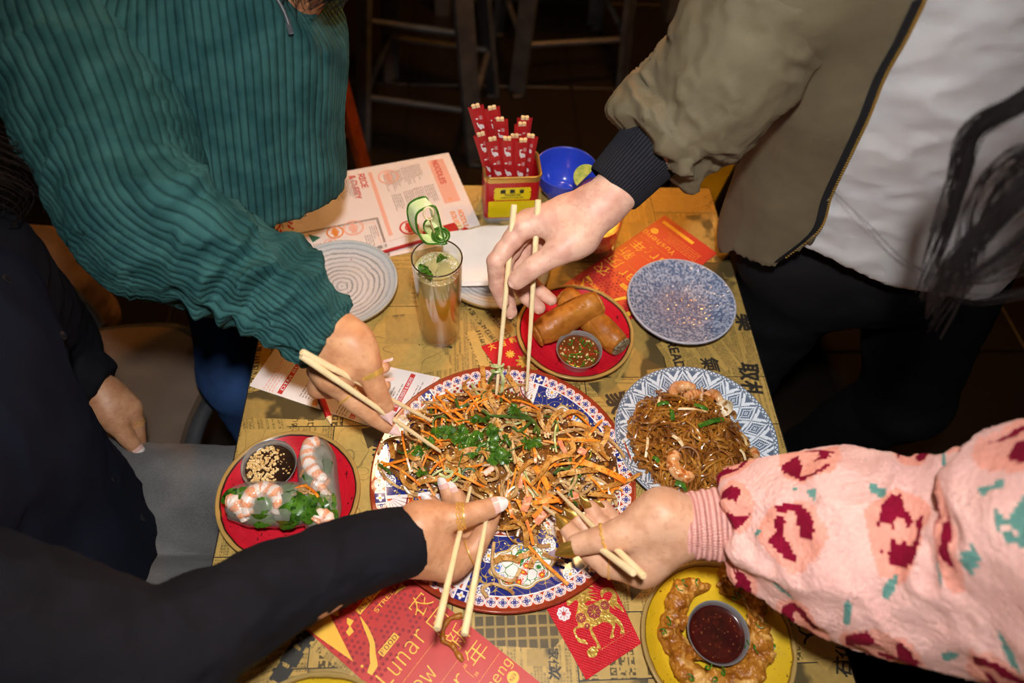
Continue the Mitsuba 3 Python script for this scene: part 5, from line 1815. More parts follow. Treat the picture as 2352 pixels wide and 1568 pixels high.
a0, a1 = mp(1012, 366), mp(1060, 462)
pg.put(hbox(a0[0], a1[0], a0[1] - 0.024, a0[1] + 0.004), 'ink_pink')
pg.up()
pg.text('NOODLES', a0[0] + 0.002, a0[1] - 0.017, 0.010, 'ink_red', 'inter', 3, width=0.062)
pg.text('V', a1[0] - 0.012, a0[1] - 0.016, 0.008, 'ink_orange', 'inter', 2)
b0, b1 = mp(846, 398), mp(895, 543)
pg.put(hbox(b0[0], b1[0], b0[1] - 0.001, b0[1] + 0.006), 'ink_pink')
pg.text('RICE', b0[0], b0[1] - 0.018, 0.0105, 'ink_red', 'inter', 3, width=0.036)
pg.text('& CURRY', b0[0], b0[1] - 0.034, 0.0105, 'ink_red', 'inter', 3, width=0.060)
c0 = mp(690, 455)
pg.text('GREENS', c0[0] - 0.004, c0[1] - 0.008, 0.010, 'ink_green', 'inter', 3, width=0.052)
d0 = mp(1062, 482)
pg.put(hbox(d0[0] - 0.010, d0[0] + 0.05, d0[1] - 0.033, d0[1] + 0.006), 'ink_white')
pg.up()
pg.text('NOODLE', d0[0], d0[1] - 0.009, 0.008, 'ink_orange', 'inter', 4, width=0.042)
pg.text('SOUP', d0[0], d0[1] - 0.022, 0.008, 'ink_orange', 'inter', 4, width=0.030)
for i, (x, y) in enumerate(((960, 378), (938, 384), (915, 392), (992, 425), (968, 430), (945, 438), (918, 446), (898, 400), (808, 412), (785, 418), (762, 425), (738, 432), (662, 480), (640, 486))):
    q = mp(x, y)
    pg.para(q[0], q[1], 0.046, 5, 0.0036, 0.0016, 'ink_grey', i, 0.4)
# boxed panel at the near edge of the card, with its round seals
e0, e1 = mp(668, 540), mp(868, 500)
pan = hbox(e0[0], e0[0] + 0.16, e0[1] - 0.07, e1[1])
pg.put(pan.difference(pan.buffer(-0.004)), 'ink_grey')
pg.put(pan.buffer(-0.008).difference(pan.buffer(-0.009)), 'ink_pink')
for x, y, r, mt in ((812, 525, 0.017, 'ink_pink'), (770, 535, 0.014, 'ink_orange'), (760, 560, 0.011, 'ink_pink'), (892, 408, 0.018, 'ink_pink'), (940, 524, 0.016, 'ink_red')):
    q = mp(x, y)
    pg.put(Point(q).buffer(r).difference(Point(q).buffer(r * 0.82)), mt)
    pg.put(sbox(q[0] - r * 0.7, q[1] - r * 0.25, q[0] + r * 0.7, q[1] + r * 0.25), mt)
    pg.put(Point(q).buffer(r * 0.45).difference(Point(q).buffer(r * 0.3)), mt)
q = mp(708, 540)
pg.put(Polygon([(q[0], q[1]), (q[0] + 0.02, q[1] + 0.004), (q[0] + 0.012, q[1] + 0.018)]), 'ink_green')
q = mp(622, 550)
pg.put(sbox(q[0] - 0.016, q[1] - 0.014, q[0] + 0.016, q[1] + 0.014), 'ink_green')
pg.up()
pg.put(Point(q).buffer(0.008), 'ink_orange')
for i, (x, y) in enumerate(((862, 520), (852, 540), (735, 560), (690, 575))):
    q = mp(x, y)
    pg.para(q[0], q[1], 0.03, 4, 0.0034, 0.0014, 'ink_grey', 40 + i, 0.4)
for i, (x, y) in enumerate(((665, 512), (640, 520), (620, 525))):
    q = mp(x, y)
    for j in range(5):
        pg.put(affinity.rotate(Point(q[0] + 0.004 * j, q[1] + 0.003 * math.sin(j * 2 + i)).buffer(0.0022), 0), 'ink_red')
pg.done({'ink_pink': 'pink_band', 'ink_red': 'red_print', 'ink_orange': 'orange_print', 'ink_grey': 'text_lines', 'ink_green': 'green_print', 'ink_white': 'white_panel'})
tag(k, 'large white menu card printed in red, overhanging the far edge of the table', 'menu')

# ---- white leaflet under the hand
k = thing('menu_leaflet', 'white folded leaflet with red headings under the hand of the person in teal', 'leaflet')
lq = [P(573, 887, TZ)[:2], P(640, 790, TZ)[:2], P(1012, 868, TZ)[:2], P(880, 990, TZ)[:2]]
zt = sheet(k, lq, 'paper_white', '', '', 0.0006)
eL = unit(P(640, 790, TZ)[:2] - P(573, 887, TZ)[:2])
uL = np.array([-eL[1], eL[0]])
pg = Page(lq[0], eL, uL, zt, k, Polygon(lq).buffer(-0.002))
for (x0, y0), (x1, y1), mt, tx in (((642, 905), (705, 815), 'ink_red', 'DIM SUM'), ((905, 945), (955, 862), 'ink_red', 'SAVOURIES & MORE'), ((800, 975), (835, 905), 'ink_red', 'SIDES'), ((722, 932), (735, 905), 'ink_orange', '')):
    q0, q1 = mp(x0, y0), mp(x1, y1)
    pg.put(hbox(q0[0], q1[0], q0[1] - 0.0035, q0[1] + 0.0035), mt)
    if tx:
        pg.n = 1
        pg.text(tx, q0[0] + 0.006, q0[1] - 0.0022, 0.0042, 'ink_white', 'inter', 2, width=abs(q1[0] - q0[0]) - 0.012)
        pg.n = 0
for i, (x, y) in enumerate(((605, 898), (690, 912), (720, 925), (838, 955), (870, 960), (925, 958), (965, 940), (985, 925), (765, 965), (745, 890))):
    q = mp(x, y)
    pg.para(q[0], q[1], 0.062, 4, 0.0042, 0.0015, 'ink_grey' if i % 3 else 'ink_pink', 60 + i, 0.35)
pg.done({'ink_red': 'red_heading', 'ink_orange': 'orange_heading', 'ink_grey': 'text_lines', 'ink_pink': 'pink_lines', 'ink_white': 'heading_letters'})
# the pencil lying half under it
k = thing('pencil', 'short red pencil with bare wooden tip by the white leaflet', 'pencil')
p0, p1 = P(735, 905, TZ + 0.005), P(755, 958, TZ + 0.005)
d = unit(p1 - p0)
add(k + '__shaft', tube([p0, p1], 0.0042, 6), 'paper_crimson', smooth=20)
add(k + '__wooden_tip', tube([p1, p1 + d * 0.011], [0.0040, 0.0012], 10), 'bamboo', smooth=40)
add(k + '__lead', tube([p1 + d * 0.011, p1 + d * 0.0145], [0.0012, 0.0003], 8), 'black_plastic', smooth=40)


# ---- red new year leaflets
def lunar(o, d, z, label):
    """o: the page's top left print point, d: the direction down the page; print positions in page metres (right, down)"""
    k = thing('lunar_leaflet', label, 'leaflet', 'red new year leaflets')
    d = unit(np.asarray(d)[:2])
    e = np.array([-d[1], d[0]])
    o = np.asarray(o)[:2]
    quad = [o - .003 * e - .014 * d, o + .111 * e - .014 * d, o + .111 * e + .268 * d, o - .003 * e + .268 * d]
    zt = sheet(k, quad, 'paper_red', '', '', 0.0007, z)
    pg = Page(o, e, -d, zt, k, Polygon(quad).buffer(-0.0006))
    for i in range(17):
        for j in range(14):
            x, y = 0.004 + 0.0061 * i - 0.003 * (j % 2), 0.030 + 0.0062 * j
            if (i * 7 + j * 3) % 11 > 1 and (i * 5 + j) % 13:
                pg.put(unary_union([Point(x + 0.0012 * math.cos(a), -y + 0.0012 * math.sin(a)).buffer(0.0009, 2) for a in np.arange(5) * 1.2566]), 'ink_darkred')
    pg.n = 1
    F_ = lambda q: Polygon([(x, -y) for x, y in q])
    for q in ([(-.003, -.014), (-.003, .0022), (.0045, .0773), (.0248, .0207), (.029, .031), (.0385, .0205), (.0428, .0168), (.0638, .0288), (.074, .012), (.092, -.014)],
              [(.0895, .036), (.100, .0600), (.0880, .0470)], [(.0998, .069), (.1000, .0616), (.0845, .0643)], [(.060, .031), (.090, .022), (.104, .040), (.088, .034)]):
        pg.put(F_(q), 'ink_yellow')
    cv = spline(np.array([(.0435, -.0500), (.0400, -.0600), (.0364, -.0690), (.0310, -.0800), (.0225, -.0890), (.0165, -.0965)]), 24)
    wd_ = np.interp(np.linspace(0, 1, 24), [0, .25, .6, 1], [.0003, .0022, .0028, .0040])
    pg.put(unary_union([Point(p).buffer(w) for p, w in zip(cv, wd_)] + [LineString([cv[i], cv[i + 1]]).buffer(min(wd_[i], wd_[i + 1])) for i in range(23)]), 'ink_yellow')
    pg.put(F_([(.0215, .0900), (.0176, .1014), (.0066, .1027), (.0054, .0967)]), 'ink_yellow')
    for q in ([(.0335, .0405), (.0350, .0470), (.0295, .0480), (.0300, .0440)], [(.0285, .0490), (.0270, .0550), (.0215, .0545), (.0225, .0500)]):
        pg.put(F_(q).buffer(.0008), 'ink_yellow')
    pg.put(Point(.0069, -.0879).buffer(.0016), 'ink_yellow')
    for tx, x0, x1, yb in (('ASIAN', .0465, .0785, .0475), ('FOOD', .0290, .0525, .0985)):
        pg.put(sbox(x0 - .0016, -yb - .0014, x1 + .0016, -yb + .0066), 'ink_yellow')
        pg.n = 2
        pg.text(tx, x0, -yb, .0052, 'ink_darkred', 'mono', 0, width=x1 - x0)
        pg.n = 1
    pg.text('STREET', .0577, -.0625, .0052, 'ink_yellow', 'mono', 0, width=.0364)
    pg.n = 2
    pg.text('HAWKER', .006, -.0125, .0070, 'ink_darkred', 'mono', 2, width=.044)
    pg.n = 1
    for i, ch in enumerate('农历新年'):
        pg.text(ch, .0820 - .0006 * i, -(.1045 + .0279 * i), .0185, 'ink_yellow', 'cjk', 0, width=.0250, thin=1.3)
    for tx, w, yb in (('Lunar', .0655, .1255), ('New', .0430, .1585), ('Year', .0570, .1905)):
        pg.text(tx, .0080, -yb, .0200, 'ink_yellow', 'mono', 0, width=w, thin=1.2)
        pg.put(sbox(.001, -yb - .0086, .0745 if yb < .18 else .108, -yb - .0083), 'ink_yellow')
    pg.text('20', .0720, -.1785, .0032, 'ink_yellow', 'mono')
    pg.text('26', .0735, -.1935, .0032, 'ink_yellow', 'mono')
    pg.put(LineString([(.0715, -.1800), (.0715, -.1915)]).buffer(.0002), 'ink_yellow')
    pg.text('Yusheng', .0420, -.2165, .0110, 'ink_yellow', 'mono', 0, width=.0670, thin=.6)
    pg.put(Point(.0973, -.2257).buffer(.0066), 'ink_yellow')
    pg.n = 2
    pg.text('$21', .0930, -.2272, .0036, 'ink_darkred', 'mono', 1, width=.0088)
    pg.n = 1
    pg.para(.010, -.2240, .072, 5, .0045, .0013, 'ink_orange', 5, .15)
    pg.put(sbox(.0369, -.2575, .1026, -.2505), 'ink_yellow')
    pg.done({'ink_darkred': 'dark_red_print', 'ink_yellow': 'yellow_print', 'ink_orange': 'text_lines'})


lunar(P(690, 1425, TZ), (.777, -.629), ZL, 'red and yellow new year leaflet under the chopstick ends at the front of the table')
lunar((.2067, .6129), (.768, .640), ZL, 'red and yellow new year leaflet beneath the speckled plate at the far right')


# ---- red envelopes
def envelope(q, label, z=ZL):
    k = thing('red_envelope', label, 'red envelope', 'red paper envelopes')
    g = Polygon(q).buffer(-0.001).buffer(0.001)
    add(k + '__paper', extrude(g, z, 0.0012), 'paper_crimson')
    return k, z + 0.0012


eq = [P(1225, 1345, TZ)[:2], P(1372, 1270, TZ)[:2], P(1472, 1478, TZ)[:2], P(1346, 1562, TZ)[:2]]
k, zt = envelope(eq, 'red envelope with an embossed golden horse, in front of the large plate')
c5 = lambda x, y: (900 + x / 3.485, 1050 + y / 3.485)
horse = [(1395, 1160), (1400, 1130), (1425, 1115), (1465, 1108), (1500, 1075), (1540, 1090), (1560, 1130), (1540, 1175), (1570, 1190), (1625, 1165), (1680, 1140), (1720, 1150), (1740, 1190), (1740, 1240), (1780, 1270), (1830, 1320), (1850, 1365), (1860, 1410), (1825, 1412), (1830, 1375), (1800, 1335), (1750, 1300), (1725, 1285), (1780, 1320), (1785, 1355), (1770, 1410), (1780, 1440), (1745, 1452), (1750, 1415), (1762, 1350), (1700, 1320), (1650, 1345), (1600, 1370), (1620, 1420), (1650, 1480), (1672, 1530), (1640, 1530), (1635, 1490), (1600, 1440), (1570, 1370), (1500, 1370), (1470, 1385), (1475, 1420), (1505, 1455), (1545, 1465), (1565, 1500), (1530, 1490), (1490, 1480), (1452, 1400), (1460, 1370), (1490, 1345), (1470, 1290), (1480, 1230), (1490, 1160), (1460, 1150), (1430, 1180), (1405, 1188)]
hp = px_poly([c5(*q) for q in horse], TZ, 3)
mane = [[(1540, 1090), (1500, 1070), (1550, 1050), (1610, 1070), (1560, 1085), (1650, 1095), (1570, 1105), (1650, 1130), (1575, 1125), (1640, 1155), (1570, 1150), (1545, 1170)], [(1515, 1080), (1520, 1030), (1560, 1020), (1620, 1040), (1560, 1045), (1600, 1070), (1550, 1070)]]
tail = [[(1730, 1160), (1760, 1110), (1745, 1080), (1700, 1090), (1680, 1130), (1665, 1075), (1710, 1045), (1765, 1055), (1800, 1110), (1800, 1160), (1840, 1205), (1855, 1245), (1815, 1215), (1770, 1190), (1790, 1225), (1745, 1190)]]


def emboss(g, z, h):
    """a raised foil figure with a rounded edge"""
    ms = []
    for i, f in enumerate((0, 0.0005, 0.0011, 0.0018)):
        gg = g.buffer(-f)
        if gg.is_empty: break
        ms.append(extrude(gg, z, h * (0.35, 0.65, 0.88, 1.0)[i]))
    return cat(ms)


add(k + '__golden_horse', emboss(hp, zt, 0.0012), 'gold_foil', smooth=40)
for q in mane:
    add(k + '__mane', emboss(px_poly([c5(*a) for a in q], TZ, 3), zt, 0.0010), 'gold_foil', smooth=40)
add(k + '__tail', emboss(px_poly([c5(*a) for a in tail[0]], TZ, 3), zt, 0.0010), 'gold_foil', smooth=40)


def blossom(px_, py_, r, mat, nm, z, petals=8):
    c = P(*c5(px_, py_), TZ)[:2]
    g = unary_union([Point(c[0] + r * 0.62 * math.cos(a), c[1] + r * 0.62 * math.sin(a)).buffer(r * 0.34) for a in np.arange(petals) * 2 * math.pi / petals] + [Point(c).buffer(r * 0.5)])
    g = g.difference(unary_union([LineString([(c[0] + r * 0.25 * math.cos(a), c[1] + r * 0.25 * math.sin(a)), (c[0] + r * 0.75 * math.cos(a), c[1] + r * 0.75 * math.sin(a))]).buffer(r * 0.035) for a in np.arange(petals) * 2 * math.pi / petals]))
    add(k + '__' + nm, extrude(g, z, 0.0003), mat)
    return c


for x, y, r in ((1615, 1240, 0.0085), (1512, 1290, 0.0062), (1702, 1190, 0.0055), (1560, 1355, 0.0035)):
    c = blossom(x, y, r, 'ink_darkred', 'red_flower', zt + 0.0011)
    add(k + '__flower_centre', extrude(Point(c).buffer(r * 0.22), zt + 0.0011, 0.0006), 'gold_foil')
blossom(1375, 1255, 0.0085, 'ink_white', 'white_flower', zt)
add(k + '__flower_centre', extrude(Point(P(*c5(1375, 1255), TZ)[:2]).buffer(0.0022), zt, 0.0006), 'ink_red')
add(k + '__golden_flower', emboss(px_poly([c5(*a) for a in ((1575, 1600), (1560, 1560), (1580, 1530), (1610, 1515), (1640, 1530), (1650, 1560), (1640, 1600), (1600, 1615))], TZ, 3), zt, 0.0010), 'gold_foil', smooth=40)
g = text_at('BEST WISHES FOR YOU', P(*c5(1675, 1565), TZ), P(*c5(1925, 1400), TZ), font='inter', bold=1)
add(k + '__lettering', extrude(g, zt, 0.0003), 'gold_foil', label='golden words BEST WISHES FOR YOU')
fa, fb_ = P(1346, 1562, TZ)[:2], P(1472, 1478, TZ)[:2]
dn = unit(P(1346, 1562, TZ)[:2] - P(1225, 1345, TZ)[:2])
fold = Polygon([fa, fb_, fb_ - dn * 0.017, fa - dn * 0.017]).buffer(-0.001).buffer(0.001)
add(k + '__folded_flap', extrude(fold, zt, 0.0008), 'paper_crimson')
k, zt = envelope([P(1105, 797, TZ)[:2], P(1200, 768, TZ)[:2], P(1300, 880, TZ)[:2], P(1195, 925, TZ)[:2]], 'red envelope with golden characters, tucked behind the large plate', ZL)
for tx, a, b in (('大', (1125, 806), (1140, 800)), ('吉', (1150, 798), (1164, 793)), ('利', (1173, 790), (1186, 785))):
    add(k + '__lettering', extrude(text_at(tx, P(*a, TZ), P(*b, TZ), font='cjk', bold=3), zt, 0.0003), 'gold_foil')
for x, y, r in ((1172, 815, 0.006), (1205, 832, 0.011), (1225, 850, 0.006)):
    c = P(x, y, TZ)[:2]
    g = Polygon([(c[0] + r * (1 + 0.25 * math.sin(a * 9)) * math.cos(a), c[1] + r * (1 + 0.25 * math.sin(a * 9)) * math.sin(a)) for a in np.linspace(0, 2 * math.pi, 60)]).buffer(0)
    add(k + '__golden_flower', emboss(g, zt, 0.0009), 'gold_foil', smooth=40)

# ---- noodle crisp dropped on the leaflet
w3 = [P(x, y, TZ + 0.005) for x, y in ((1062, 1413), (1035, 1420), (1020, 1440), (1018, 1470), (1040, 1483), (1050, 1500), (1064, 1518))]
pth = spline(np.array(w3), 50)
m = tube(pth, 0.0030 + 0.0008 * np.sin(np.linspace(0, 30, 50)), 8)
add('noodle_strand', displace(m, 0.0012 * npn(m.vertices, 350, 4)), 'spring_roll_skin', smooth=60, label='curly brown fried strand dropped on the red leaflet', cat='noodle')

# ---- wrapped chopsticks on the menu
k = thing('wrapped_chopsticks', 'pair of chopsticks in a red paper sleeve with a pale label on the white menu', 'chopsticks')
wa, wb = P(800, 592, TZ + 0.006), P(1050, 520, TZ + 0.006)
wd = unit(wb - wa)
F = frame([0, 0, 1], wd)
L = np.linalg.norm(wb - wa)
add(k + '__paper_sleeve', xf(rbox(L, 0.020, 0.007, 0.003, 2), F, (wa + wb) / 2 - [0, 0, 0.001]), 'sleeve_red', smooth=40)
lb0 = wa + (wb - wa) * 0.40
add(k + '__label', xf(box(-0.052, 0.052, -0.0075, 0.0075, 0, 0.0004), F, lb0 + [0, 0, 0.0026]), 'ink_white')
g = text_at('竹筷子', lb0 - wd * 0.034, lb0 - wd * 0.008, font='cjk', bold=1)
gm = poly_mesh(affinity.translate(g, *(-0.0035 * F[:2, 1])), lb0[2] + 0.0032)
add(k + '__lettering', gm, 'ink_dark')
for sx in (-1, 1):
    e_ = (wa if sx < 0 else wb)
    add(k + '__torn_end', xf(trimesh.creation.extrude_polygon(Polygon([(0, -0.010), (0.012, -0.002), (0.024, -0.016), (0.014, -0.022)]), 0.0008, engine='earcut'), F @ np.diag([sx, 1, 1]), e_ - [0, 0, 0.004]), 'sleeve_red')
    for oy in (-0.0035, 0.0035):
        add(k + '__chopstick', xf(tube([(0, oy, 0), (sx * 0.008, oy, 0)], 0.0026, 10), F, e_ - [0, 0, 0.001]), 'bamboo', smooth=40)

# ================================================================ tin of chopsticks
k = thing('chopstick_tin', 'red and yellow tea tin with brass rim holding wrapped chopsticks', 'tin')
tx0, tx1, ty0, ty1, th_ = 0.0316, 0.1200, 0.8545, 0.9155, 0.0930
tc = np.array([(tx0 + tx1) / 2, (ty0 + ty1) / 2])
TA = rotz(0.06)
o_ = affinity.rotate(sbox(tx0, ty0, tx1, ty1).buffer(-0.009).buffer(0.009), math.degrees(0.06))
wall = o_.difference(o_.buffer(-0.0012))
add(k + '__body', cat([extrude(wall, TZ + 0.004, th_ - 0.012), extrude(o_, TZ + 0.0008, 0.004)]), 'tin_red', smooth=35)
rim = np.array(o_.buffer(0.0005).exterior.coords)
add(k + '__rim', cat([tube(np.c_[rim, np.full(len(rim), TZ + th_)], 0.0022, 8), extrude(o_.buffer(0.0010).difference(o_.buffer(-0.0022)), TZ + th_ - 0.010, 0.0095)]), 'brass', smooth=50)
add(k + '__base_band', extrude(o_.buffer(0.0008).difference(o_.buffer(-0.001)), TZ + 0.0008, 0.006), 'steel', smooth=35)
f0 = np.array([*(tc + (TA[:2, :2] @ np.array([0, -(ty1 - ty0) / 2 - 0.0006]))), 0])
FT_ = np.stack([TA[:, 0], [0, 0, 1], -np.array([-TA[1, 0] * 0 + TA[0, 1], TA[1, 1], 0])], 1)      # x along the face, y up, z out
FT_[:, 2] = np.cross(FT_[:, 0], FT_[:, 1])


def face(g, lift, mat, nm, lbl=None):
    m = trimesh.creation.extrude_polygon(g, 0.0004, engine='earcut') if g.geom_type == 'Polygon' else cat([trimesh.creation.extrude_polygon(a, 0.0004, engine='earcut') for a in g.geoms])
    add(k + '__' + nm, xf(m, FT_, f0 + [0, 0, TZ] + FT_[:, 2] * lift), mat, label=lbl)


lab = unary_union([sbox(-0.027, 0.050, 0.027, 0.071)] + [Point(x, y).buffer(0.0028) for x in np.linspace(-0.026, 0.026, 12) for y in (0.050, 0.071)] + [Point(x, y).buffer(0.003) for x in (-0.027, 0.027) for y in (0.054, 0.060, 0.067)])
face(lab, 0.0002, 'tin_yellow', 'upper_label')
face(sbox(-0.036, 0.012, 0.036, 0.043).buffer(0.002), 0.0002, 'tin_yellow', 'lower_label')
for i, ch in enumerate('鐵觀音'):
    g = glyphs(ch, 'cjk', 3)
    g = affinity.translate(affinity.scale(g, 0.0062, 0.0062, origin=(0, 0)), -0.0195 + 0.0150 * i, 0.0625)
    face(g, 0.0007, 'ink_dark', 'lettering')
for tx, w, y, h, b in (('TIKUANYIN', 0.026, 0.0565, 0.0036, 2), ('CHINA OOLONG TEA', 0.036, 0.0515, 0.0026, 1)):
    g = glyphs(tx, 'inter', b)
    x0, _, x1, _ = g.bounds
    face(affinity.translate(affinity.scale(affinity.translate(g, -x0, 0), w / (x1 - x0), h, origin=(0, 0)), -w / 2, y), 0.0007, 'ink_dark', 'lettering')
face(unary_union([Point(0.022, 0.014).buffer(0.008), Point(0.012, 0.012).buffer(0.006), Point(0.030, 0.013).buffer(0.006)]).intersection(sbox(-0.036, 0.012, 0.036, 0.043)), 0.0007, 'ink_green', 'leaf_emblem')


# a wrapped pair: flat paper sleeve, two stick ends, white elephants
def wrapped(bx, by, top, i, extra=False):
    k = thing('chopstick_sleeve', SL[i], 'chopstick sleeve', 'wrapped chopsticks in the tin')
    b = np.array([bx, by, TZ + 0.006])
    d = unit(top - b)
    L = np.linalg.norm(top - b)
    face_n = np.array([0.15 * math.sin(i * 2.2), -1.0, 0.35])
    F = frame(d, np.cross(face_n, d))
    F[:, 1] = np.cross(F[:, 2], F[:, 0])
    w = 0.0108
    prof = [(-w, 0.0), (-0.0066, -0.0030), (0.0066, -0.0030), (w, 0.0), (0.0066, 0.0030), (-0.0066, 0.0030)]
    v, f = [], []
    zs_ = [0, 0.02, L - 0.03, L]
    for z in zs_:
        fl = 1.0 + (0.10 if z == L else 0)
        for x, y in prof:
            v.append((x * fl, y, z + (0.0055 * abs(x) / w if z == L else 0)))
    for a in range(3):
        for j in range(6):
            f.append([a * 6 + j, a * 6 + (j + 1) % 6, (a + 1) * 6 + (j + 1) % 6, (a + 1) * 6 + j])
    m = trimesh.Trimesh(*meshkit.arrays((np.array(v), np.array(f)))[:2], process=False)
    add(k + '__paper', xf(m, F, b), 'sleeve_red', smooth=20)
    for sx in (-0.0031, 0.0031):
        add(k + '__chopstick', xf(tube([(sx, 0, 0.01), (sx, 0, L + 0.0075)], 0.0031, 12), F, b), 'bamboo', smooth=40)
    sg = -1 if F[1, 1] > 0 else 1
    el = Polygon(spline(np.array([(-0.0052, 0), (-0.005, 0.0055), (-0.0015, 0.0085), (0.002, 0.0085), (0.003, 0.0115), (0.0052, 0.0130), (0.0045, 0.008), (0.0042, 0.004), (0.0025, 0.002), (0.0020, -0.001), (-0.001, -0.001), (-0.0015, 0.0015), (-0.003, -0.0005), (-0.0052, 0)]), 50)).buffer(0)
    G = F if sg > 0 else F @ np.diag([-1, -1, 1.0])
    pr = []
    for q, z in ((el, 0.55), (Point(0, 0).buffer(0.004), 0.38), (el, 0.82)):
        mm = poly_mesh(affinity.scale(q, 0.95, 0.95))
        vv = np.asarray(mm.vertices)
        pr.append(trimesh.Trimesh(np.c_[vv[:, 0], np.full(len(vv), 0.00325), vv[:, 1] + z * L], mm.faces[:, ::-1], process=False))
    for z in (0.72, 0.49, 0.92):
        mm = poly_mesh(affinity.scale(Point(0.0028, 0).buffer(0.0018), 1.2, 0.9))
        vv = np.asarray(mm.vertices)
        pr.append(trimesh.Trimesh(np.c_[vv[:, 0], np.full(len(vv), 0.00325), vv[:, 1] + z * L], mm.faces[:, ::-1], process=False))
        for r in range(4):
            pr.append(trimesh.Trimesh(np.array([(-0.0055, 0.00325, z * L - 0.002 + 0.0018 * r), (-0.001, 0.00325, z * L - 0.002 + 0.0018 * r), (-0.001, 0.00325, z * L - 0.0014 + 0.0018 * r), (-0.0055, 0.00325, z * L - 0.0014 + 0.0018 * r)]), np.array([[0, 2, 1], [0, 3, 2]]), process=False))
    add(k + '__white_print', xf(cat(pr), G, b), 'ink_white', label='white elephant and leaf print')


SL = ['red chopstick sleeve at the back left of the tin, tallest', 'red chopstick sleeve second from the left at the back of the tin', 'red chopstick sleeve torn open at the top, in the middle of the tin', 'red chopstick sleeve furthest back on the right of the tin', 'red chopstick sleeve just in front of the one at the back right', 'red chopstick sleeve leaning against the right side of the tin', 'red chopstick sleeve leaning out over the left side of the tin', 'red chopstick sleeve at the front left of the tin', 'red chopstick sleeve at the front centre of the tin', 'red chopstick sleeve at the front right of the tin', 'red chopstick sleeve tucked behind the front centre one']
for i, (x, y, fx, fy, z) in enumerate(((1094, 250, 0.25, 0.75, 0.945), (1131, 254, 0.40, 0.80, 0.945), (1149, 280, 0.50, 0.62, 0.945), (1205, 277, 0.72, 0.85, 0.935), (1199, 291, 0.70, 0.68, 0.935), (1218, 318, 0.85, 0.5, 0.935), (1106, 314, 0.22, 0.42, 0.940), (1132, 325, 0.35, 0.22, 0.940), (1165, 324, 0.52, 0.20, 0.940), (1201, 328, 0.70, 0.20, 0.940), (1182, 318, 0.62, 0.45, 0.938))):
    yt = ty0 + 0.006 + (ty1 - ty0 - 0.012) * fy * 0.9
    z = min(np.linspace(0.87, 0.97, 101), key=lambda z: abs(P(x, y, z)[1] - yt))
    wrapped(tx0 + (tx1 - tx0) * (0.5 + (fx - 0.5) * 0.62), ty0 + 0.010 + (ty1 - ty0 - 0.02) * fy, P(x, y, z), i)

# ================================================================ blue bowl
k = thing('blue_bowl', 'glossy cobalt blue bowl beside the chopstick tin at the far edge', 'bowl')
prof = [(0, 0.004), (0.024, 0.004), (0.025, 0), (0.028, 0), (0.030, 0.006), (0.044, 0.028), (0.0505, 0.052), (0.0525, 0.060), (0.0520, 0.0615), (0.0500, 0.060), (0.0475, 0.052), (0.040, 0.030), (0.026, 0.010), (0.012, 0.007), (0, 0.0068)]
bb = P(1292, 448, TZ)
prof = np.array(prof)
pq = spline(prof, 60)
pq[:, 0] = np.maximum(pq[:, 0], 0)
add(k, xf(lathe(pq, 72), None, (bb[0], bb[1], TZ + 0.0006)), 'blue_glaze', smooth=50)

# ================================================================ the drink in front
def tumbler(t, c, r0, r1, H, thick=0.0018, base=0.012):
    prof = [(0, 0), (r0 - 0.002, 0), (r0, 0.002)] + [(r0 + (r1 - r0) * s, 0.002 + (H - 0.002) * s) for s in np.linspace(0.1, 1, 8)] + [(r1 - thick / 2, H + 0.0008), (r1 - thick, H)] + [(r0 - thick + (r1 - r0) * s, base + (H - base) * s) for s in np.linspace(0.95, 0.05, 8)] + [(r0 - thick - 0.003, base), (0, base)]
    add(t + '__glass', xf(lathe(prof, 72), None, (c[0], c[1], TZ + 0.0006)), 'clear_glass', smooth=40)


k = thing('cocktail', 'tall glass of cloudy amber drink with ice and a cucumber ribbon', 'drink')
gc = np.array([-0.0343, 0.6195])
gr0, gr1, gh = 0.0278, 0.0330, 0.165
tumbler(k, gc, gr0, gr1, gh)
lp = [(0, 0.0125)] + [(gr0 - 0.0024 + (gr1 - gr0) * s, 0.0125 + (gh - 0.0125) * s) for s in np.linspace(0.0, 0.86, 14)] + [(gr1 - 0.006, 0.1415), (0, 0.1405)]
add(k + '__liquid', xf(lathe(lp, 64), None, (gc[0], gc[1], TZ + 0.0006)), 'drink', smooth=50)
add(k + '__glass__rim', tube([(gc[0] + (gr1 - .0009) * math.cos(a), gc[1] + (gr1 - .0009) * math.sin(a), TZ + gh + .0006) for a in np.linspace(0, 2 * math.pi, 65)], .0009, 6, caps=False), 'glass_rim', smooth=True)
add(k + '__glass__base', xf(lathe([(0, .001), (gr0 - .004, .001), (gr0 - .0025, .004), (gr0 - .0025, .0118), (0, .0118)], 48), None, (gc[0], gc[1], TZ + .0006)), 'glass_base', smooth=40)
fo = []
for i in range(150):
    a = rng.uniform(0, 6.28)
    r = (gr1 - 0.0055) * (1 - 0.35 * rng.random() ** 2)
    fo.append(xf(trimesh.creation.icosphere(1, rng.uniform(0.0006, 0.0016)), None, (gc[0] + r * math.cos(a), gc[1] + r * math.sin(a), TZ + 0.1425)))
add(k + '__foam', cat(fo), 'foam', smooth=True, kind='stuff')
for i, (dx, dy, dz, a) in enumerate(((-0.008, 0.011, 0.143, 0.3), (0.011, -0.006, 0.142, 0.9), (0.004, 0.014, 0.139, 1.4), (-0.012, -0.010, 0.137, 0.6))):
    m = rbox(0.021, 0.021, 0.019, 0.004, 3)
    add(k + '__ice_cube', xf(m, frame(unit([0.3 * math.sin(i * 2), 0.3 * math.cos(i), 1])) @ rotz(a), (gc[0] + dx, gc[1] + dy, TZ + dz + 0.003)), 'ice', smooth=40)
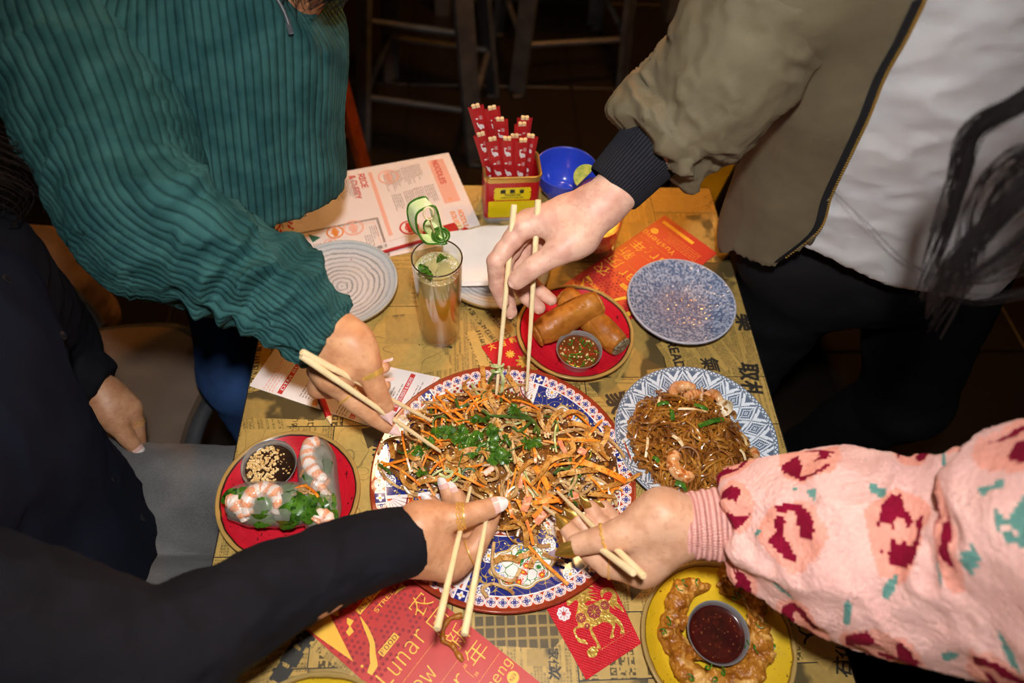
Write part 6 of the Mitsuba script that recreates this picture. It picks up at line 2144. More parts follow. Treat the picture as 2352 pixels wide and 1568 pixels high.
for i, (dx, dy) in enumerate(((-0.016, -0.004), (-0.018, 0.003), (-0.012, -0.012), (0.006, 0.020))):
    add(k + '__mint_leaf', xf(leaf_sheet(0.020, 0.013, 0.6, 0.08, seed=i), frame(unit([0.3 * math.sin(i), 0.2, 1])) @ rotz(i * 1.3), (gc[0] + dx, gc[1] + dy, TZ + 0.1455)), 'basil', smooth=True)
# cucumber ribbon rolled on a bamboo pick
topz = TZ + 0.172
rc_ = P(1004, 530, topz + 0.004)
lc_ = P(972, 508, topz + 0.022)
ex = unit(RIGHT)
ez = unit(UP * 0.72 - FWD * 0.5)
ax_ = unit(np.cross(ex, ez))
th = np.linspace(0, 3.1 * 2 * math.pi * 0.8, 70)
rad = 0.0045 + 0.0085 * th / th[-1]
spi = rc_ + np.outer(rad * np.cos(th + 2.2), ex) + np.outer(rad * np.sin(th + 2.2), ez)
loop = np.array([spi[-1] + 0.010 * ez - 0.004 * ex, lc_ + 0.022 * ez + 0.013 * ex, lc_ + 0.026 * ez + 0.004 * ex, lc_ + 0.016 * ez - 0.012 * ex, lc_ - 0.006 * ez - 0.013 * ex, lc_ - 0.024 * ez - 0.004 * ex, rc_ - 0.012 * ez - 0.004 * ex])
pth = np.vstack([spi, spline(np.vstack([spi[-1:], loop]), 50)[2:]])
hw = 0.0105
v, f, ed = [], [], [[], []]
wv = unit(-FWD * 0.50 + RIGHT * 0.55 - UP * 0.60)
wv = unit(wv - 0 * ex)
for q in pth:
    v += [q - wv * hw, q, q + wv * hw]
n = len(pth)
for i in range(n - 1):
    for j in range(2):
        f.append([i * 3 + j, (i + 1) * 3 + j, (i + 1) * 3 + j + 1, i * 3 + j + 1])
rb = trimesh.Trimesh(*meshkit.arrays((np.array(v), np.array(f)))[:2], process=False)
nrm = vnorm(rb)
rb2 = trimesh.Trimesh(np.vstack([rb.vertices, np.asarray(rb.vertices) - nrm * 0.0014]), np.vstack([rb.faces, rb.faces[:, ::-1] + len(rb.vertices)]), process=False)
g = 'cucumber_ribbon'
add(k + '__cucumber_ribbon', rb2, 'cuke_light', smooth=True)
for sg in (-1, 1):
    add(k + '__cucumber_ribbon__green_skin', tube(pth + sg * wv * hw, 0.0014, 8), 'scallion', smooth=True)
pk0, pk1 = P(985, 500, topz + 0.052), P(1008, 560, topz - 0.03)
add(k + '__pick', tube([pk0, pk1], 0.0011, 8), 'bamboo', smooth=True)
th = np.linspace(-0.4, 5.6, 28)
kn = pk0 + np.outer(0.0058 * np.cos(th), ex) + np.outer(0.0075 * np.sin(th) + 0.006, ez) + np.outer(np.linspace(-0.003, 0.003, 28), ax_)
add(k + '__pick__knot', tube(kn, 0.0011, 6, ry=0.0016), 'bamboo', smooth=True)

# ---- second drink behind the forearm, lime on its rim
k = thing('short_drink', 'short glass of orange drink with a lime wedge, behind the bare forearm', 'drink')
g2 = P(1362, 560, TZ)[:2]
tumbler(k, g2, 0.036, 0.041, 0.105)
add(k + '__liquid', xf(lathe([(0, 0.0125)] + [(0.0332 + 0.005 * s, 0.0125 + 0.085 * s) for s in np.linspace(0, 0.45, 8)] + [(0, 0.051)], 48), None, (*g2, TZ + 0.0006)), 'amber_drink', smooth=50)
add(k + '__glass__rim', tube([(g2[0] + .0402 * math.cos(a), g2[1] + .0402 * math.sin(a), TZ + .1062) for a in np.linspace(0, 2 * math.pi, 65)], .0009, 6, caps=False), 'glass_rim', smooth=True)
lw = [(0.019 * math.cos(a), 0.019 * math.sin(a)) for a in np.linspace(0, math.pi, 16)]
wm = trimesh.creation.extrude_polygon(Polygon(lw), 0.007, engine='earcut')
lt = P(1345, 408, TZ + 0.118)
add(k + '__lime_wedge', xf(wm, frame(unit(-FWD), RIGHT + UP), lt), 'lime', smooth=30)

# ================================================================ people: helpers
def DD(q, dz=0.0):
    return Dp(q[0], q[1], q[2] + dz)


def hit(mesh, x, y):
    """first point of the mesh on a pixel's line of sight"""
    d = FWD + ((x - 1176) / FPX) * RIGHT - ((y - 784) / FPX) * UP
    v, f = np.asarray(mesh.vertices), np.asarray(mesh.faces)
    a, e1, e2 = v[f[:, 0]], v[f[:, 1]] - v[f[:, 0]], v[f[:, 2]] - v[f[:, 0]]
    pv_ = np.cross(d, e2)
    det = (e1 * pv_).sum(1)
    det = np.where(np.abs(det) < 1e-14, 1e-14, det)
    tv = CAM - a
    u = (tv * pv_).sum(1) / det
    qv = np.cross(tv, e1)
    w = (qv * d).sum(1) / det
    t = (qv * e2).sum(1) / det
    ok = (u >= -1e-6) & (w >= -1e-6) & (u + w <= 1 + 1e-6) & (t > 0.05)
    return None if not ok.any() else CAM + d * t[ok].min()


def build_hand(fore, wrist, mcp, fingers, thumb, dz=0.0, extra=(), h=0.0013, palm_r=0.012):
    """fore, wrist: (px, py, depth, r); mcp: four knuckles; fingers: chains after the knuckle; thumb: base, knuckle, joint, tip.
    returns (fine mesh, list of (tip, direction, dorsal, radius) with the thumb first)"""
    pts = [DD(q, dz) for q in [fore, wrist, *mcp, *thumb] + [j for f in fingers for j in f]]
    lo, hi = np.min(pts, 0) - 0.04, np.max(pts, 0) + 0.04
    F = Field(lo, hi, h)
    W, FO = DD(wrist, dz), DD(fore, dz)
    F.cap(FO, W, fore[3], wrist[3], 0.02)
    for q in mcp:
        F.cap(W + 0.25 * (DD(q, dz) - W), DD(q, dz), wrist[3] * 0.62, q[3], 0.018)
    for a, b in zip(mcp[:-1], mcp[1:]):
        F.cap(DD(a, dz), DD(b, dz), a[3] * 0.92, b[3] * 0.92, 0.012)
        F.cap((DD(a, dz) + W) / 2, (DD(b, dz) + W) / 2, 0.014, 0.014, 0.016)
    T_ = [DD(q, dz) for q in thumb]
    F.cap(W, T_[0], wrist[3] * 0.7, thumb[0][3], 0.02)
    F.cap(T_[0], T_[1], thumb[0][3], thumb[1][3], 0.018)
    # web of the thumb
    F.cap(T_[0] + 0.5 * (T_[1] - T_[0]), W + 0.72 * (DD(mcp[0], dz) - W), 0.012, 0.011, 0.02)
    for e in extra:
        F.cap(DD(e[0], dz), DD(e[1], dz), e[0][3], e[1][3], 0.014)
    tips = []

    def digit(J, R, base_k):
        lo_, hi_ = np.min(J, 0) - 0.03, np.max(J, 0) + 0.03
        s, X, Y, Z = F._sl(lo_, hi_)
        G = Field.__new__(Field)
        G.lo, G.h = np.array([X.ravel()[0], Y.ravel()[0], Z.ravel()[0]], float), F.h
        G.ax = [X.ravel(), Y.ravel(), Z.ravel()]
        G.n = np.array([len(a) for a in G.ax])
        G.F = np.full(G.n, 0.05, np.float32)
        for i in range(len(J) - 1):
            d = J[i + 1] - J[i]
            m1, m2 = J[i] + 0.35 * d, J[i] + 0.7 * d
            G.cap(J[i], m1, R[i], (R[i] * 0.65 + R[i + 1] * 0.35) * 0.985, 0.004)
            G.cap(m1, m2, (R[i] * 0.65 + R[i + 1] * 0.35) * 0.985, (R[i] * 0.3 + R[i + 1] * 0.7) * 0.985, 0.004)
            G.cap(m2, J[i + 1], (R[i] * 0.3 + R[i + 1] * 0.7) * 0.985, R[i + 1], 0.004)
        # blunt finger end
        e = unit(J[-1] - J[-2])
        G.ell(J[-1] + e * R[-1] * 0.25, (R[-1] * 1.02, R[-1] * 1.02, R[-1] * 0.98), None, 0.003)
        F._put(s, G.F, base_k, 'add')
        # dorsal side: away from the way the finger bends
        bend = unit(J[-1] - J[-2]) - unit(J[-2] - J[-3])
        if np.linalg.norm(bend) < 0.12:
            dors = -FWD
        else:
            dors = -bend
        dors = unit(dors - e * (dors @ e))
        tips.append((J[-1] + e * R[-1] * 0.25, e, dors, R[-1]))

    digit([T_[1], T_[2], T_[3]], [q[3] for q in thumb[1:]], 0.007)
    for m, f in zip(mcp, fingers):
        J = [DD(m, dz)] + [DD(q, dz) for q in f]
        digit(J, [m[3]] + [q[3] for q in f], 0.0045)
    m = F.mesh(True)
    return m, tips


def nail(key, tip, e, dors, r, mat, length=1.0, over=0.0, wide=1.0, face=None, tip_mat=None, point=0.30):
    """a nail plate let into the finger end; over = how far it runs past the end"""
    if face is not None:
        dors = unit(face - e * (face @ e))
    F = frame(dors, e)
    n, w = 12, 9
    L = r * 1.35 * length + over
    v, f = [], []
    for i in range(n):
        u = i / (n - 1)
        hw = r * 0.80 * wide * (math.sin(min(1.0, 0.28 + u * 1.6) * math.pi / 2) if u < 0.6 else 1.0) * (1 - point * max(0, (u - 0.45) / 0.55) ** 1.8)
        for j in range(w):
            t = -1 + 2 * j / (w - 1)
            x = -r * 0.75 + L * u * (1 - 0.06 * t * t * (u > 0.9)) + (0.06 * L * (1 - t * t) if u > 0.9 else 0)
            v.append((x, t * hw, r * (1.03 - 0.42 * t * t * 0.9) - 0.05 * r * (u - 0.4) ** 2 * 2))
    for i in range(n - 1):
        for j in range(w - 1):
            f.append([i * w + j, (i + 1) * w + j, (i + 1) * w + j + 1, i * w + j + 1])
    V, Fc = np.array(v), np.array(f)
    m = trimesh.Trimesh(*meshkit.arrays((V, Fc))[:2], process=False)
    low = trimesh.Trimesh(V - [0, 0, 0.0009], m.faces[:, ::-1], process=False)
    add(key, xf(cat([m, low]), F, tip), mat, smooth=50)
    if tip_mat:
        k0 = int(n * 0.62)
        ff = np.array([q for q in f if min(q) >= k0 * w])
        m2 = trimesh.Trimesh(*meshkit.arrays((V + [0.0002, 0, 0.00025], ff))[:2], process=False)
        m2.remove_unreferenced_vertices()
        add(key + '_tip', xf(m2, F, tip), tip_mat, smooth=50)


def finger_ring(key, c, axis, r, w=0.0022, th=0.0009, mat='gold', chain=False):
    F = frame(axis)
    if chain:
        ms = []
        n = 22
        for i in range(n):
            a = 2 * math.pi * i / n
            q = np.array([math.cos(a) * (r + th), math.sin(a) * (r + th), 0.0005 * (-1) ** i])
            m = trimesh.creation.icosphere(1, 1.0)
            ms.append(xf(m, F @ rotz(a) @ np.diag([th * 1.2, r * 0.17, w * 0.5]), c + F @ q))
        add(key, cat(ms), mat, smooth=True)
    else:
        add(key, xf(lathe([(r, -w / 2), (r + th, -w / 2), (r + th * 1.2, 0), (r + th, w / 2), (r, w / 2), (r, -w / 2)], 40), F, c), mat, smooth=50)


def chopstick(key, tip, top, wet=0.0):
    tip, top = np.asarray(tip), np.asarray(top)
    d = top - tip
    L = np.linalg.norm(d)
    s = np.array([0, 0.006, 0.3, 0.78, 0.781, 0.784, 0.785, 0.995, 1.0])
    r = np.array([0.0014, 0.0019, 0.0027, 0.0034, 0.0031, 0.0031, 0.0035, 0.0037, 0.0031])
    add(key, tube(tip + d * s[:, None], r, 12), 'bamboo', smooth=40)


def head(F, c, fwd, up=(0, 0, 1), s=1.0):
    f = unit(fwd)
    u = unit(np.asarray(up) - f * (np.asarray(up) @ f))
    l = np.cross(u, f)
    W = lambda a, b, d: c + (f * a + l * b + u * d) * s
    R = np.stack([f, l, u], 1)
    F.ell(W(-0.005, 0, 0.02), np.array((0.098, 0.077, 0.105)) * s, R, 0.02)
    F.ell(W(0.030, 0, -0.055), np.array((0.062, 0.056, 0.062)) * s, R, 0.03)
    F.cap(W(0.090, 0, 0.015), W(0.112, 0, -0.022), 0.008 * s, 0.014 * s, 0.012)
    for b in (-1, 1):
        F.ell(W(0.0, 0.079 * b, -0.005), np.array((0.018, 0.008, 0.030)) * s, R, 0.006)
        F.cap(W(0.088, 0.020 * b, 0.028), W(0.078, 0.048 * b, 0.026), 0.008 * s, 0.008 * s, 0.012)
        F.cap(W(0.095, 0.032 * b, 0.006), W(0.096, 0.032 * b, 0.006), 0.013 * s, k=0.008, mode='cut')
    F.cap(W(0.088, -0.018, -0.058), W(0.088, 0.018, -0.058), 0.008 * s, 0.008 * s, 0.008)
    return W, R


def face_parts(pk, W, s=1.0):
    for b in (-1, 1):
        add(pk + '__eye', xf(trimesh.creation.icosphere(2, 0.0115 * s), None, W(0.083, 0.032 * b, 0.006)), 'ink_white', smooth=True)
        add(pk + '__eye__iris', xf(trimesh.creation.icosphere(2, 0.006 * s), None, W(0.0905, 0.031 * b, 0.005)), 'black_plastic', smooth=True)


def hair_cap(pk, c, R, s, mat, locks, seed):
    """scalp of hair with hanging locks (point lists)"""
    F = Field(c - 0.18 * s, c + 0.18 * s, 0.006)
    f, l, u = R[:, 0], R[:, 1], R[:, 2]
    F.ell(c + u * 0.03 * s - f * 0.012 * s, np.array((0.106, 0.088, 0.108)) * s, R, 0)
    F.ell(c + f * 0.10 * s - u * 0.035 * s, np.array((0.075, 0.072, 0.095)) * s, R, 0.01, 'cut')
    m = F.mesh(True)
    q = np.random.default_rng(seed)
    ms = [displace(m, 0.004 * npn(np.asarray(m.vertices) * [1, 1, .3], 120, seed))]
    uvs = [np.c_[q.random(len(m.vertices)), np.zeros(len(m.vertices))]]
    for path, n, spread, r in locks:
        p = spline(np.array(path), 36)
        t, nn, bb = frames(p)
        for i in range(n):
            a, rr = q.uniform(0, 6.28), spread * math.sqrt(q.random())
            fl = np.linspace(1.0, q.uniform(0.5, 1.6), 36)[:, None]
            w = (nn * math.cos(a) + bb * math.sin(a)) * rr * fl + 0.0045 * np.sin(np.linspace(0, q.uniform(3, 9), 36) + q.uniform(0, 6))[:, None] * (nn * math.cos(a * 2) + bb * math.sin(a * 3))
            e = q.integers(26, 37)
            pp = (p + w)[:e]
            tb = tube(pp, r * np.linspace(1, 0.35, e) * q.uniform(0.6, 1.3), 4)
            ms.append(tb)
            uvs.append(np.full((len(tb.vertices), 2), q.random()))
    add(pk + '__hair', cat(ms), mat, smooth=True, uv=np.vstack(uvs))


def join(coarse, fine):
    """one continuous body: the coarse figure welded to its finely modelled hands"""
    import manifold3d as m3
    try:
        ms = []
        for m in [coarse] + list(fine):
            mm = m.copy()
            mm.merge_vertices()
            M_ = m3.Manifold(m3.Mesh(np.asarray(mm.vertices, np.float32), np.asarray(mm.faces, np.uint32)))
            if M_.is_empty() or M_.status() != m3.Error.NoError:
                raise ValueError
            if M_.volume() < 0:
                raise ValueError
            ms.append(M_)
        out = ms[0]
        for x in ms[1:]:
            out = out + x
        o = out.to_mesh()
        return trimesh.Trimesh(o.vert_properties[:, :3], o.tri_verts, process=False)
    except Exception:
        return cat([coarse] + list(fine))


def ridged(v, path, fs, fa, seed, x0=None):
    ss, an, rr = along(v, path, -FWD)
    q = np.c_[ss * fs, np.cos(an) * fa, np.sin(an) * fa]
    n = meshkit.fbm(q, 3, seed)
    return (1 - np.abs(2 * n - 1)) ** 2 - 0.55, ss, an


def sleeve(path, radii, h, k=0.03, cuts=(), pad=0.05):
    path = np.array(path)
    F = Field(path.min(0) - max(radii) - pad, path.max(0) + max(radii) + pad, h)
    n = 26
    p, r = spline(path, n), np.interp(np.linspace(0, len(path) - 1, n), np.arange(len(path)), radii)
    F.chain(p, r, 0.01)
    for c, nrm in cuts:
        F.halfspace(c, nrm)
    return F


# ================================================================ the man in the olive jacket
mB = thing('person', 'man in open olive jacket and white tee leaning in with chopsticks', 'person')
dz = 0.028
B_mcp = [(1200, 521, .795, .0128), (1214, 512, .815, .0128), (1234, 512, .838, .0125), (1258, 520, .858, .0118)]
hb, tb = build_hand((1490, 362, .79, .030), (1385, 468, .792, .0265), B_mcp,
                    [[(1138, 600, .800, .0100), (1141, 655, .822, .0088), (1154, 690, .838, .0078)],
                     [(1160, 600, .838, .0100), (1161, 672, .856, .0088), (1172, 714, .868, .0080)],
                     [(1176, 632, .868, .0096), (1210, 683, .874, .0086), (1236, 705, .868, .0077)],
                     [(1212, 640, .882, .0086), (1243, 671, .884, .0077), (1264, 687, .878, .0069)]],
                    [(1332, 543, .786, .0190), (1284, 577, .778, .0138), (1224, 614, .784, .0118), (1190, 642, .794, .0102)], dz,
                    extra=[((1385, 490, .815, .018), (1262, 560, .850, .018))])
chestB = dict(p=np.array([.60, .74, .86]), w=np.array([.565, .73, 1.03]), c=np.array([.525, .715, 1.20]))
shR, shL = np.array([.315, .69, 1.285]), np.array([.70, .72, 1.33])


def torsoB(F, o, k=0.05):
    F.ell(chestB['p'] + [.015, 0, 0], np.array((.210, .135, .18)) + o, None, k)
    F.ell(chestB['w'], np.array((.180, .125, .20)) + o, None, k)
    F.ell(chestB['c'], np.array((.190, .130, .18)) + o, None, k)
    F.cap(shR + [.03, 0, -.01], shL + [-.03, 0, -.01], .068 + o, .068 + o, k)
    F.ell((.49, .70, 1.33), np.array((.155, .112, .13)) + o, None, k)
    return F


elB = Dp(1672, 172, .755)
crs = Field((.05, .30, .55), (1.0, .98, 1.78), 0.010)
crs.ell(chestB['c'], np.array((.175, .115, .19)), None, .04).cap(shR, shL, .055, .055, .04)
neckB = np.array([.50, .70, 1.40])
crs.cap(neckB, neckB + [-.03, -.05, .09], .055, .052, .03)
WB, RB = head(crs, np.array([.45, .62, 1.60]), (-.55, -.6, -.45))
crs.chain([shR, elB, Dp(1480, 372, .79 + dz)], [.050, .036, .030], .02)
elBL = np.array([.80, .62, 1.06])
crs.chain([shL, elBL, np.array([.88, .52, .84])], [.055, .045, .03], .02)
crs.ell((.89, .50, .79), (.03, .045, .055), None, .02)
add(mB + '__body', join(crs.mesh(True), [hb]), 'skin_light', smooth=True)
face_parts(mB, WB)
hair_cap(mB, np.array([.45, .62, 1.60]), RB, 1.0, 'hair_brown', [], 3)
for i, (tp, e, d, r) in enumerate(tb):
    nail(mB + '__nail', tp, e, d, r, 'nail_bare', 1.0, 0.0, face=[-FWD, -FWD * .4 - RIGHT * .2 - UP, -FWD * .3 - UP, -FWD * .5 - UP + RIGHT * .4, -FWD * .5 - UP + RIGHT * .4][i])
# tee
F = Field((.22, .46, .80), (.92, .98, 1.42), 0.0055)
torsoB(F, 0.006)
F.halfspace(P(2080, 640, .885), np.array([-0.30, -0.20, -1.0]))
tee = F.mesh(True)
v = np.asarray(tee.vertices)
qv_ = np.c_[v[:, 0] * 9 + v[:, 2] * 7, v[:, 2] * 13 - v[:, 0] * 5, v[:, 1] * 6]
fold = (1 - np.abs(2 * meshkit.fbm(qv_, 3, 4) - 1)) ** 2 - 0.5
add(mB + '__tee_shirt', displace(tee, 0.011 * fold + 0.010 * np.clip((.95 - v[:, 2]) / .12, 0, 1)), 'white_cotton', smooth=True)
# jacket body, open at the front
zipP = []
for x, y in ((2092, -4), (2040, 100), (1985, 220), (1935, 340), (1895, 440), (1865, 530), (1838, 600), (1800, 655), (1722, 702)):
    q = hit(tee, x, y)
    if q is not None and y < 620:
        zipP.append(q)
zipP = np.array(zipP + [P(1722, 702, .845), P(1790, 660, .870), np.array([.388, .60, 1.44])])
zipP = zipP[np.argsort(zipP[:, 2])]
F = Field((.10, .44, .76), (.96, 1.0, 1.46), 0.0055)
torsoB(F, 0.021)
F.cap(shR, shR + 0.3 * (elB - shR), .075, .075, .03).cap(shR + [.02, .0, .04], np.array([.43, .67, 1.40]), .070, .065, .04)
X, Y, Z = F.grid()
xz = np.interp(Z, zipP[:, 2], zipP[:, 0]) + 0 * X
opening = np.maximum(np.maximum(xz - X, Y - 0.74), X - 0.80)       # negative inside the open front
F.F = np.maximum(F.F, -opening).astype(np.float32)
inner = Field((.10, .44, .76), (.96, 1.0, 1.46), 0.0055)
torsoB(inner, 0.010)
F.F = np.maximum(F.F, -inner.F)
F.halfspace(np.array([.4, .6, .818]), np.array([0.10, -0.15, -1.0]))
jk = F.mesh(True)
v = np.asarray(jk.vertices)
fold = (1 - np.abs(2 * meshkit.fbm(np.c_[v[:, 0] * 14, v[:, 1] * 14, v[:, 2] * 4], 3, 9) - 1)) ** 2 - 0.5
add(mB + '__jacket', displace(jk, 0.0032 * fold), 'olive_cloth', smooth=True)
zq_ = []
for y in (2, 90, 180, 270, 360, 450, 530, 600, 650, 690):
    for x in range(2150, 1660, -7):
        q = hit(jk, x, y)
        if q is not None and (hit(tee, x, y) is None or (q - CAM) @ FWD < (hit(tee, x, y) - CAM) @ FWD):
            if not zq_ or np.linalg.norm(q - zq_[-1]) < 0.14:
                zq_.append(q)
            break
zq_ = np.array(zq_) if len(zq_) > 4 else zipP
zc = spline(zq_, 120) - FWD * 0.003
add(mB + '__jacket__zip_tape', tube(zc, 0.0012, 6, ry=0.0075, x0=np.array([0.3, -1.0, 0.2])), 'zip_tape', smooth=50)
teeth = [xf(rbox(0.0034, 0.0022, 0.0016, 0.0005, 1), frame(zc[i + 1] - zc[i]), zc[i] - FWD * 0.003 + RIGHT * 0.004) for i in range(0, 118)]
add(mB + '__jacket__zip_teeth', cat(teeth), 'brass', kind='stuff')
hemq = [q for q in (hit(jk, x, y) for x, y in ((1722, 690), (1712, 680), (1706, 660))) if q is not None]
# sleeve with a ribbed cuff
cB0, cB1 = Dp(1412, 428, .80 + dz), Dp(1512, 322, .79 + dz)
ax = unit(cB1 - cB0)
pth = [shR + [.02, 0, .01], (shR + elB) / 2 + [0, 0, -.01], elB, Dp(1585, 258, .775 + dz), Dp(1512, 325, .79 + dz), Dp(1490, 350, .792 + dz)]
F = sleeve(pth, [.080, .074, .068, .068, .062, .050], 0.0045, cuts=[(Dp(1494, 342, .79 + dz), -ax)])
sl = F.mesh(True)
rd, ss, an = ridged(sl.vertices, pth, 26, 1.4, 5)
near_el = np.exp(-((ss - 0.27) / 0.12) ** 2)
gath = np.clip((ss - 0.46) / 0.05, 0, 1)
add(mB + '__jacket_sleeve', displace(sl, 0.013 * rd * (0.5 + near_el) + gath * 0.004 * np.sin(an * 16)), 'olive_cloth', smooth=True)
n = 30
pc = spline(np.array([cB0 - ax * 0.004, (cB0 + cB1) / 2, cB1 + ax * 0.022]), n)
rc = np.interp(np.linspace(0, 1, n), [0, .06, .5, .85, 1], [.036, .0385, .0415, .0455, .043])
m = tube(pc, rc, 64, ry=rc * 0.94, caps=False, x0=-FWD)
m_in = tube(pc, rc - 0.0035, 64, ry=rc * 0.94 - 0.0035, caps=False, x0=-FWD)
m2 = cat([m, trimesh.Trimesh(m_in.vertices, m_in.faces[:, ::-1], process=False), tube(pc[:2] + [[0, 0, 0]] * 2, rc[:2] - 0.0017, 64, caps=False)])
ss, an, _ = along(np.asarray(m2.vertices), pc, -FWD)
add(mB + '__jacket_cuff', m2, 'black_rib', smooth=True, uv=np.c_[an * 0.041, ss])
ft = Field((.55, .40, .70), (1.0, .85, 1.40), 0.008)
ft.chain([shL, elBL, np.array([.87, .54, .87])], [.078, .066, .048], .02)
add(mB + '__jacket_sleeve', ft.mesh(True), 'olive_cloth', smooth=True)
# trousers
F = Field((.30, .50, 0.0), (1.06, 1.0, 0.97), 0.010)
F.ell((.635, .745, .81), (.215, .125, .14), None, .05)
F.chain([np.array([.55, .75, .76]), np.array([.545, .76, .45]), np.array([.55, .80, .03])], [.098, .072, .060], .03)
F.chain([np.array([.76, .74, .77]), np.array([.86, .69, .45]), np.array([.84, .78, .03])], [.108, .080, .062], .03)
m = F.mesh(True)
add(mB + '__trousers', displace(m, 0.012 * npn(m.vertices, 16, 2)), 'black_trousers', smooth=True)
for i, (x, y) in enumerate(((.55, .76), (.84, .74))):
    f2 = Field((x - .1, y - .25, 0), (x + .1, y + .15, .12), 0.008)
    f2.cap((x, y + .04, .04), (x - .01, y - .13, .03), .042, .036, .02).halfspace((0, 0, .014), (0, 0, -1))
    add(mB + '__shoe', f2.mesh(True), 'black_plastic', smooth=True)
# his chopsticks: held things of their own
chB = thing('chopstick', 'bamboo chopstick held nearer the drink by the man in olive, strands at its tip', 'chopstick', 'chopsticks in use')
chopstick(chB + '__stick', Dp(1140, 906, .895), Dp(1181, 470, .805))
k = thing('chopstick', 'bamboo chopstick held nearer the spring rolls by the man in olive', 'chopstick', 'chopsticks in use')
chopstick(k + '__stick', Dp(1210, 898, .905), Dp(1236, 459, .803))
th = np.linspace(0, 11, 60)
cc_ = Dp(1142, 845, .880)
ax = unit(Dp(1140, 906, .895) - Dp(1181, 470, .805))
Fw = frame(ax)
w3 = cc_ + (np.c_[0.0072 * np.cos(th), 0.0062 * np.sin(th), np.linspace(-0.006, 0.006, 60)]) @ Fw.T
add(thing('radish_strand', 'pale green strand wound round the tip of the raised chopstick', 'radish strand'), tube(w3, 0.0016, 6), 'cucumber_flesh', smooth=50)
for (x0, y0), (x1, y1), (x2, y2) in (((1140, 850), (1128, 868), (1122, 880)), ((1146, 845), (1156, 870), (1152, 900))):
    k = thing('cucumber_strand', 'short green strand hanging from the raised chopstick', 'cucumber strand', 'strands on the raised chopstick')
    add(k, tube(spline(np.array([Dp(x0, y0, .876), Dp(x1, y1, .880), Dp(x2, y2, .89)]), 14), 0.0014, 5, ry=0.0022), 'cucumber_skin' if x2 < 1130 else 'cucumber_flesh', smooth=50)

# ================================================================ the woman in teal corduroy
mA = thing('person', 'person in a teal corduroy top reaching down over the white leaflet with chopsticks', 'person')
A_mcp = [(758, 868, .790, .0138), (746, 848, .802, .0135), (740, 830, .815, .0128), (738, 815, .828, .0118)]
ha, ta = build_hand((655, 695, .785, .033), (772, 770, .790, .0275), A_mcp,
                    [[(818, 926, .802, .0110), (864, 961, .816, .0092), (889, 977, .823, .0080)],
                     [(730, 892, .822, .0110), (800, 900, .850, .0088), (878, 886, .856, .0080)],
                     [(736, 880, .845, .0105), (815, 862, .862, .0086), (878, 843, .862, .0077)],
                     [(724, 852, .850, .0095), (785, 842, .868, .0078), (832, 830, .870, .0070)]],
                    [(812, 790, .782, .0190), (843, 836, .782, .0138), (862, 890, .793, .0116), (883, 932, .805, .0098)],
                    extra=[((800, 850, .785, .015), (785, 872, .788, .014))])
C1, C2 = Dp(480, 60, .845), Dp(520, 390, .935)
shA, shA2 = Dp(200, 175, .765), Dp(655, -40, .93)
elA = Dp(340, 520, .745)


def torsoA(F, o, k=0.06):
    R = frame(C1 - C2, RIGHT)
    F.ell((C1 + C2) / 2, np.array((.128, .105, .30)) + o, R, k)
    F.ell(C2, np.array((.118, .100, .12)) + o, R, k)
    F.ell(C1, np.array((.132, .105, .12)) + o, R, k)
    F.cap(shA + unit(shA2 - shA) * .03, shA2 - unit(shA2 - shA) * .05, .062 + o, .05 + o, k)
    return F


neckA = Dp(640, -60, .80)
headA = Dp(745, -330, .70)
lo = np.min([C1, C2, shA, shA2, elA, headA], 0) - .2
hi = np.max([C1, C2, shA, shA2, elA, headA], 0) + .2
F = Field(lo, hi, 0.010)
F.ell(C1, np.array((.115, .088, .14)), frame(C1 - C2, RIGHT), .04).cap(shA + unit(shA2 - shA) * .04, shA2 - unit(shA2 - shA) * .06, .05, .04, .03)
F.cap((shA + shA2) / 2, neckA, .05, .05, .03).cap(neckA, headA, .048, .045, .03)
WA, RA = head(F, headA, unit(np.array([.45, -.45, -.75])), unit(np.array([0.1, -.5, 1])), .95)
F.chain([shA, elA, Dp(660, 698, .785)], [.048, .040, .033], .02)
armA2 = [shA2, Dp(600, 110, 1.06), Dp(560, 300, 1.10)]
F.chain(armA2, [.045, .038, .03], .02)
add(mA + '__body', join(F.mesh(True), [ha]), 'skin_tan', smooth=True)
face_parts(mA, WA, .95)
hl = Dp(720, -60, .70)
hair_cap(mA, headA, RA, .97, 'hair_black', [([headA + RA[:, 1] * .08, Dp(800, -100, .72), Dp(750, -25, .73), Dp(705, 10, .75)], 90, .018, .0010), ([headA - RA[:, 0] * .08, Dp(680, -80, .74), Dp(690, 5, .77)], 60, .016, .0010)], 5)
for i, (tp, e, d, r) in enumerate(ta):
    nail(mA + '__nail', tp, e, d, r, 'nail_pink', 1.25, [.008, .008, .006, .006, .004][i], point=.72, face=[-FWD, -FWD + UP * .1, UP, UP, UP][i])
cut = Dp(752, 772, .79)
axA = unit(Dp(655, 695, .785) - Dp(772, 770, .79))
pth = [shA + (shA - elA) * .05, shA * .5 + elA * .5, elA, Dp(450, 585, .757), Dp(575, 637, .772), Dp(675, 700, .782), Dp(742, 765, .789)]
F = sleeve(pth, [.092, .080, .066, .056, .050, .046, .0365], 0.0042, cuts=[(Dp(757, 770, .79), -axA)])
for q in (((390, 430, .70, .03), (450, 480, .71, .035)), ((640, 590, .78, .018), (680, 640, .785, .022))):
    F.cap(DD(q[0]), DD(q[1]), q[0][3], q[1][3], .03)
sl = F.mesh(True)
rd, ss, an = ridged(sl.vertices, pth, 24, 1.2, 12)
amp = 0.009 + 0.017 * np.exp(-((ss - .30) / .09) ** 2) + 0.012 * np.exp(-((ss - .52) / .06) ** 2)
ring_ = np.sin(ss * 2 * math.pi / .034 + 1.6 * np.sin(an + .6) + .8 * np.sin(2 * an)) * np.exp(-((ss - .31) / .07) ** 2) * (.6 + .4 * np.cos(an - .5))
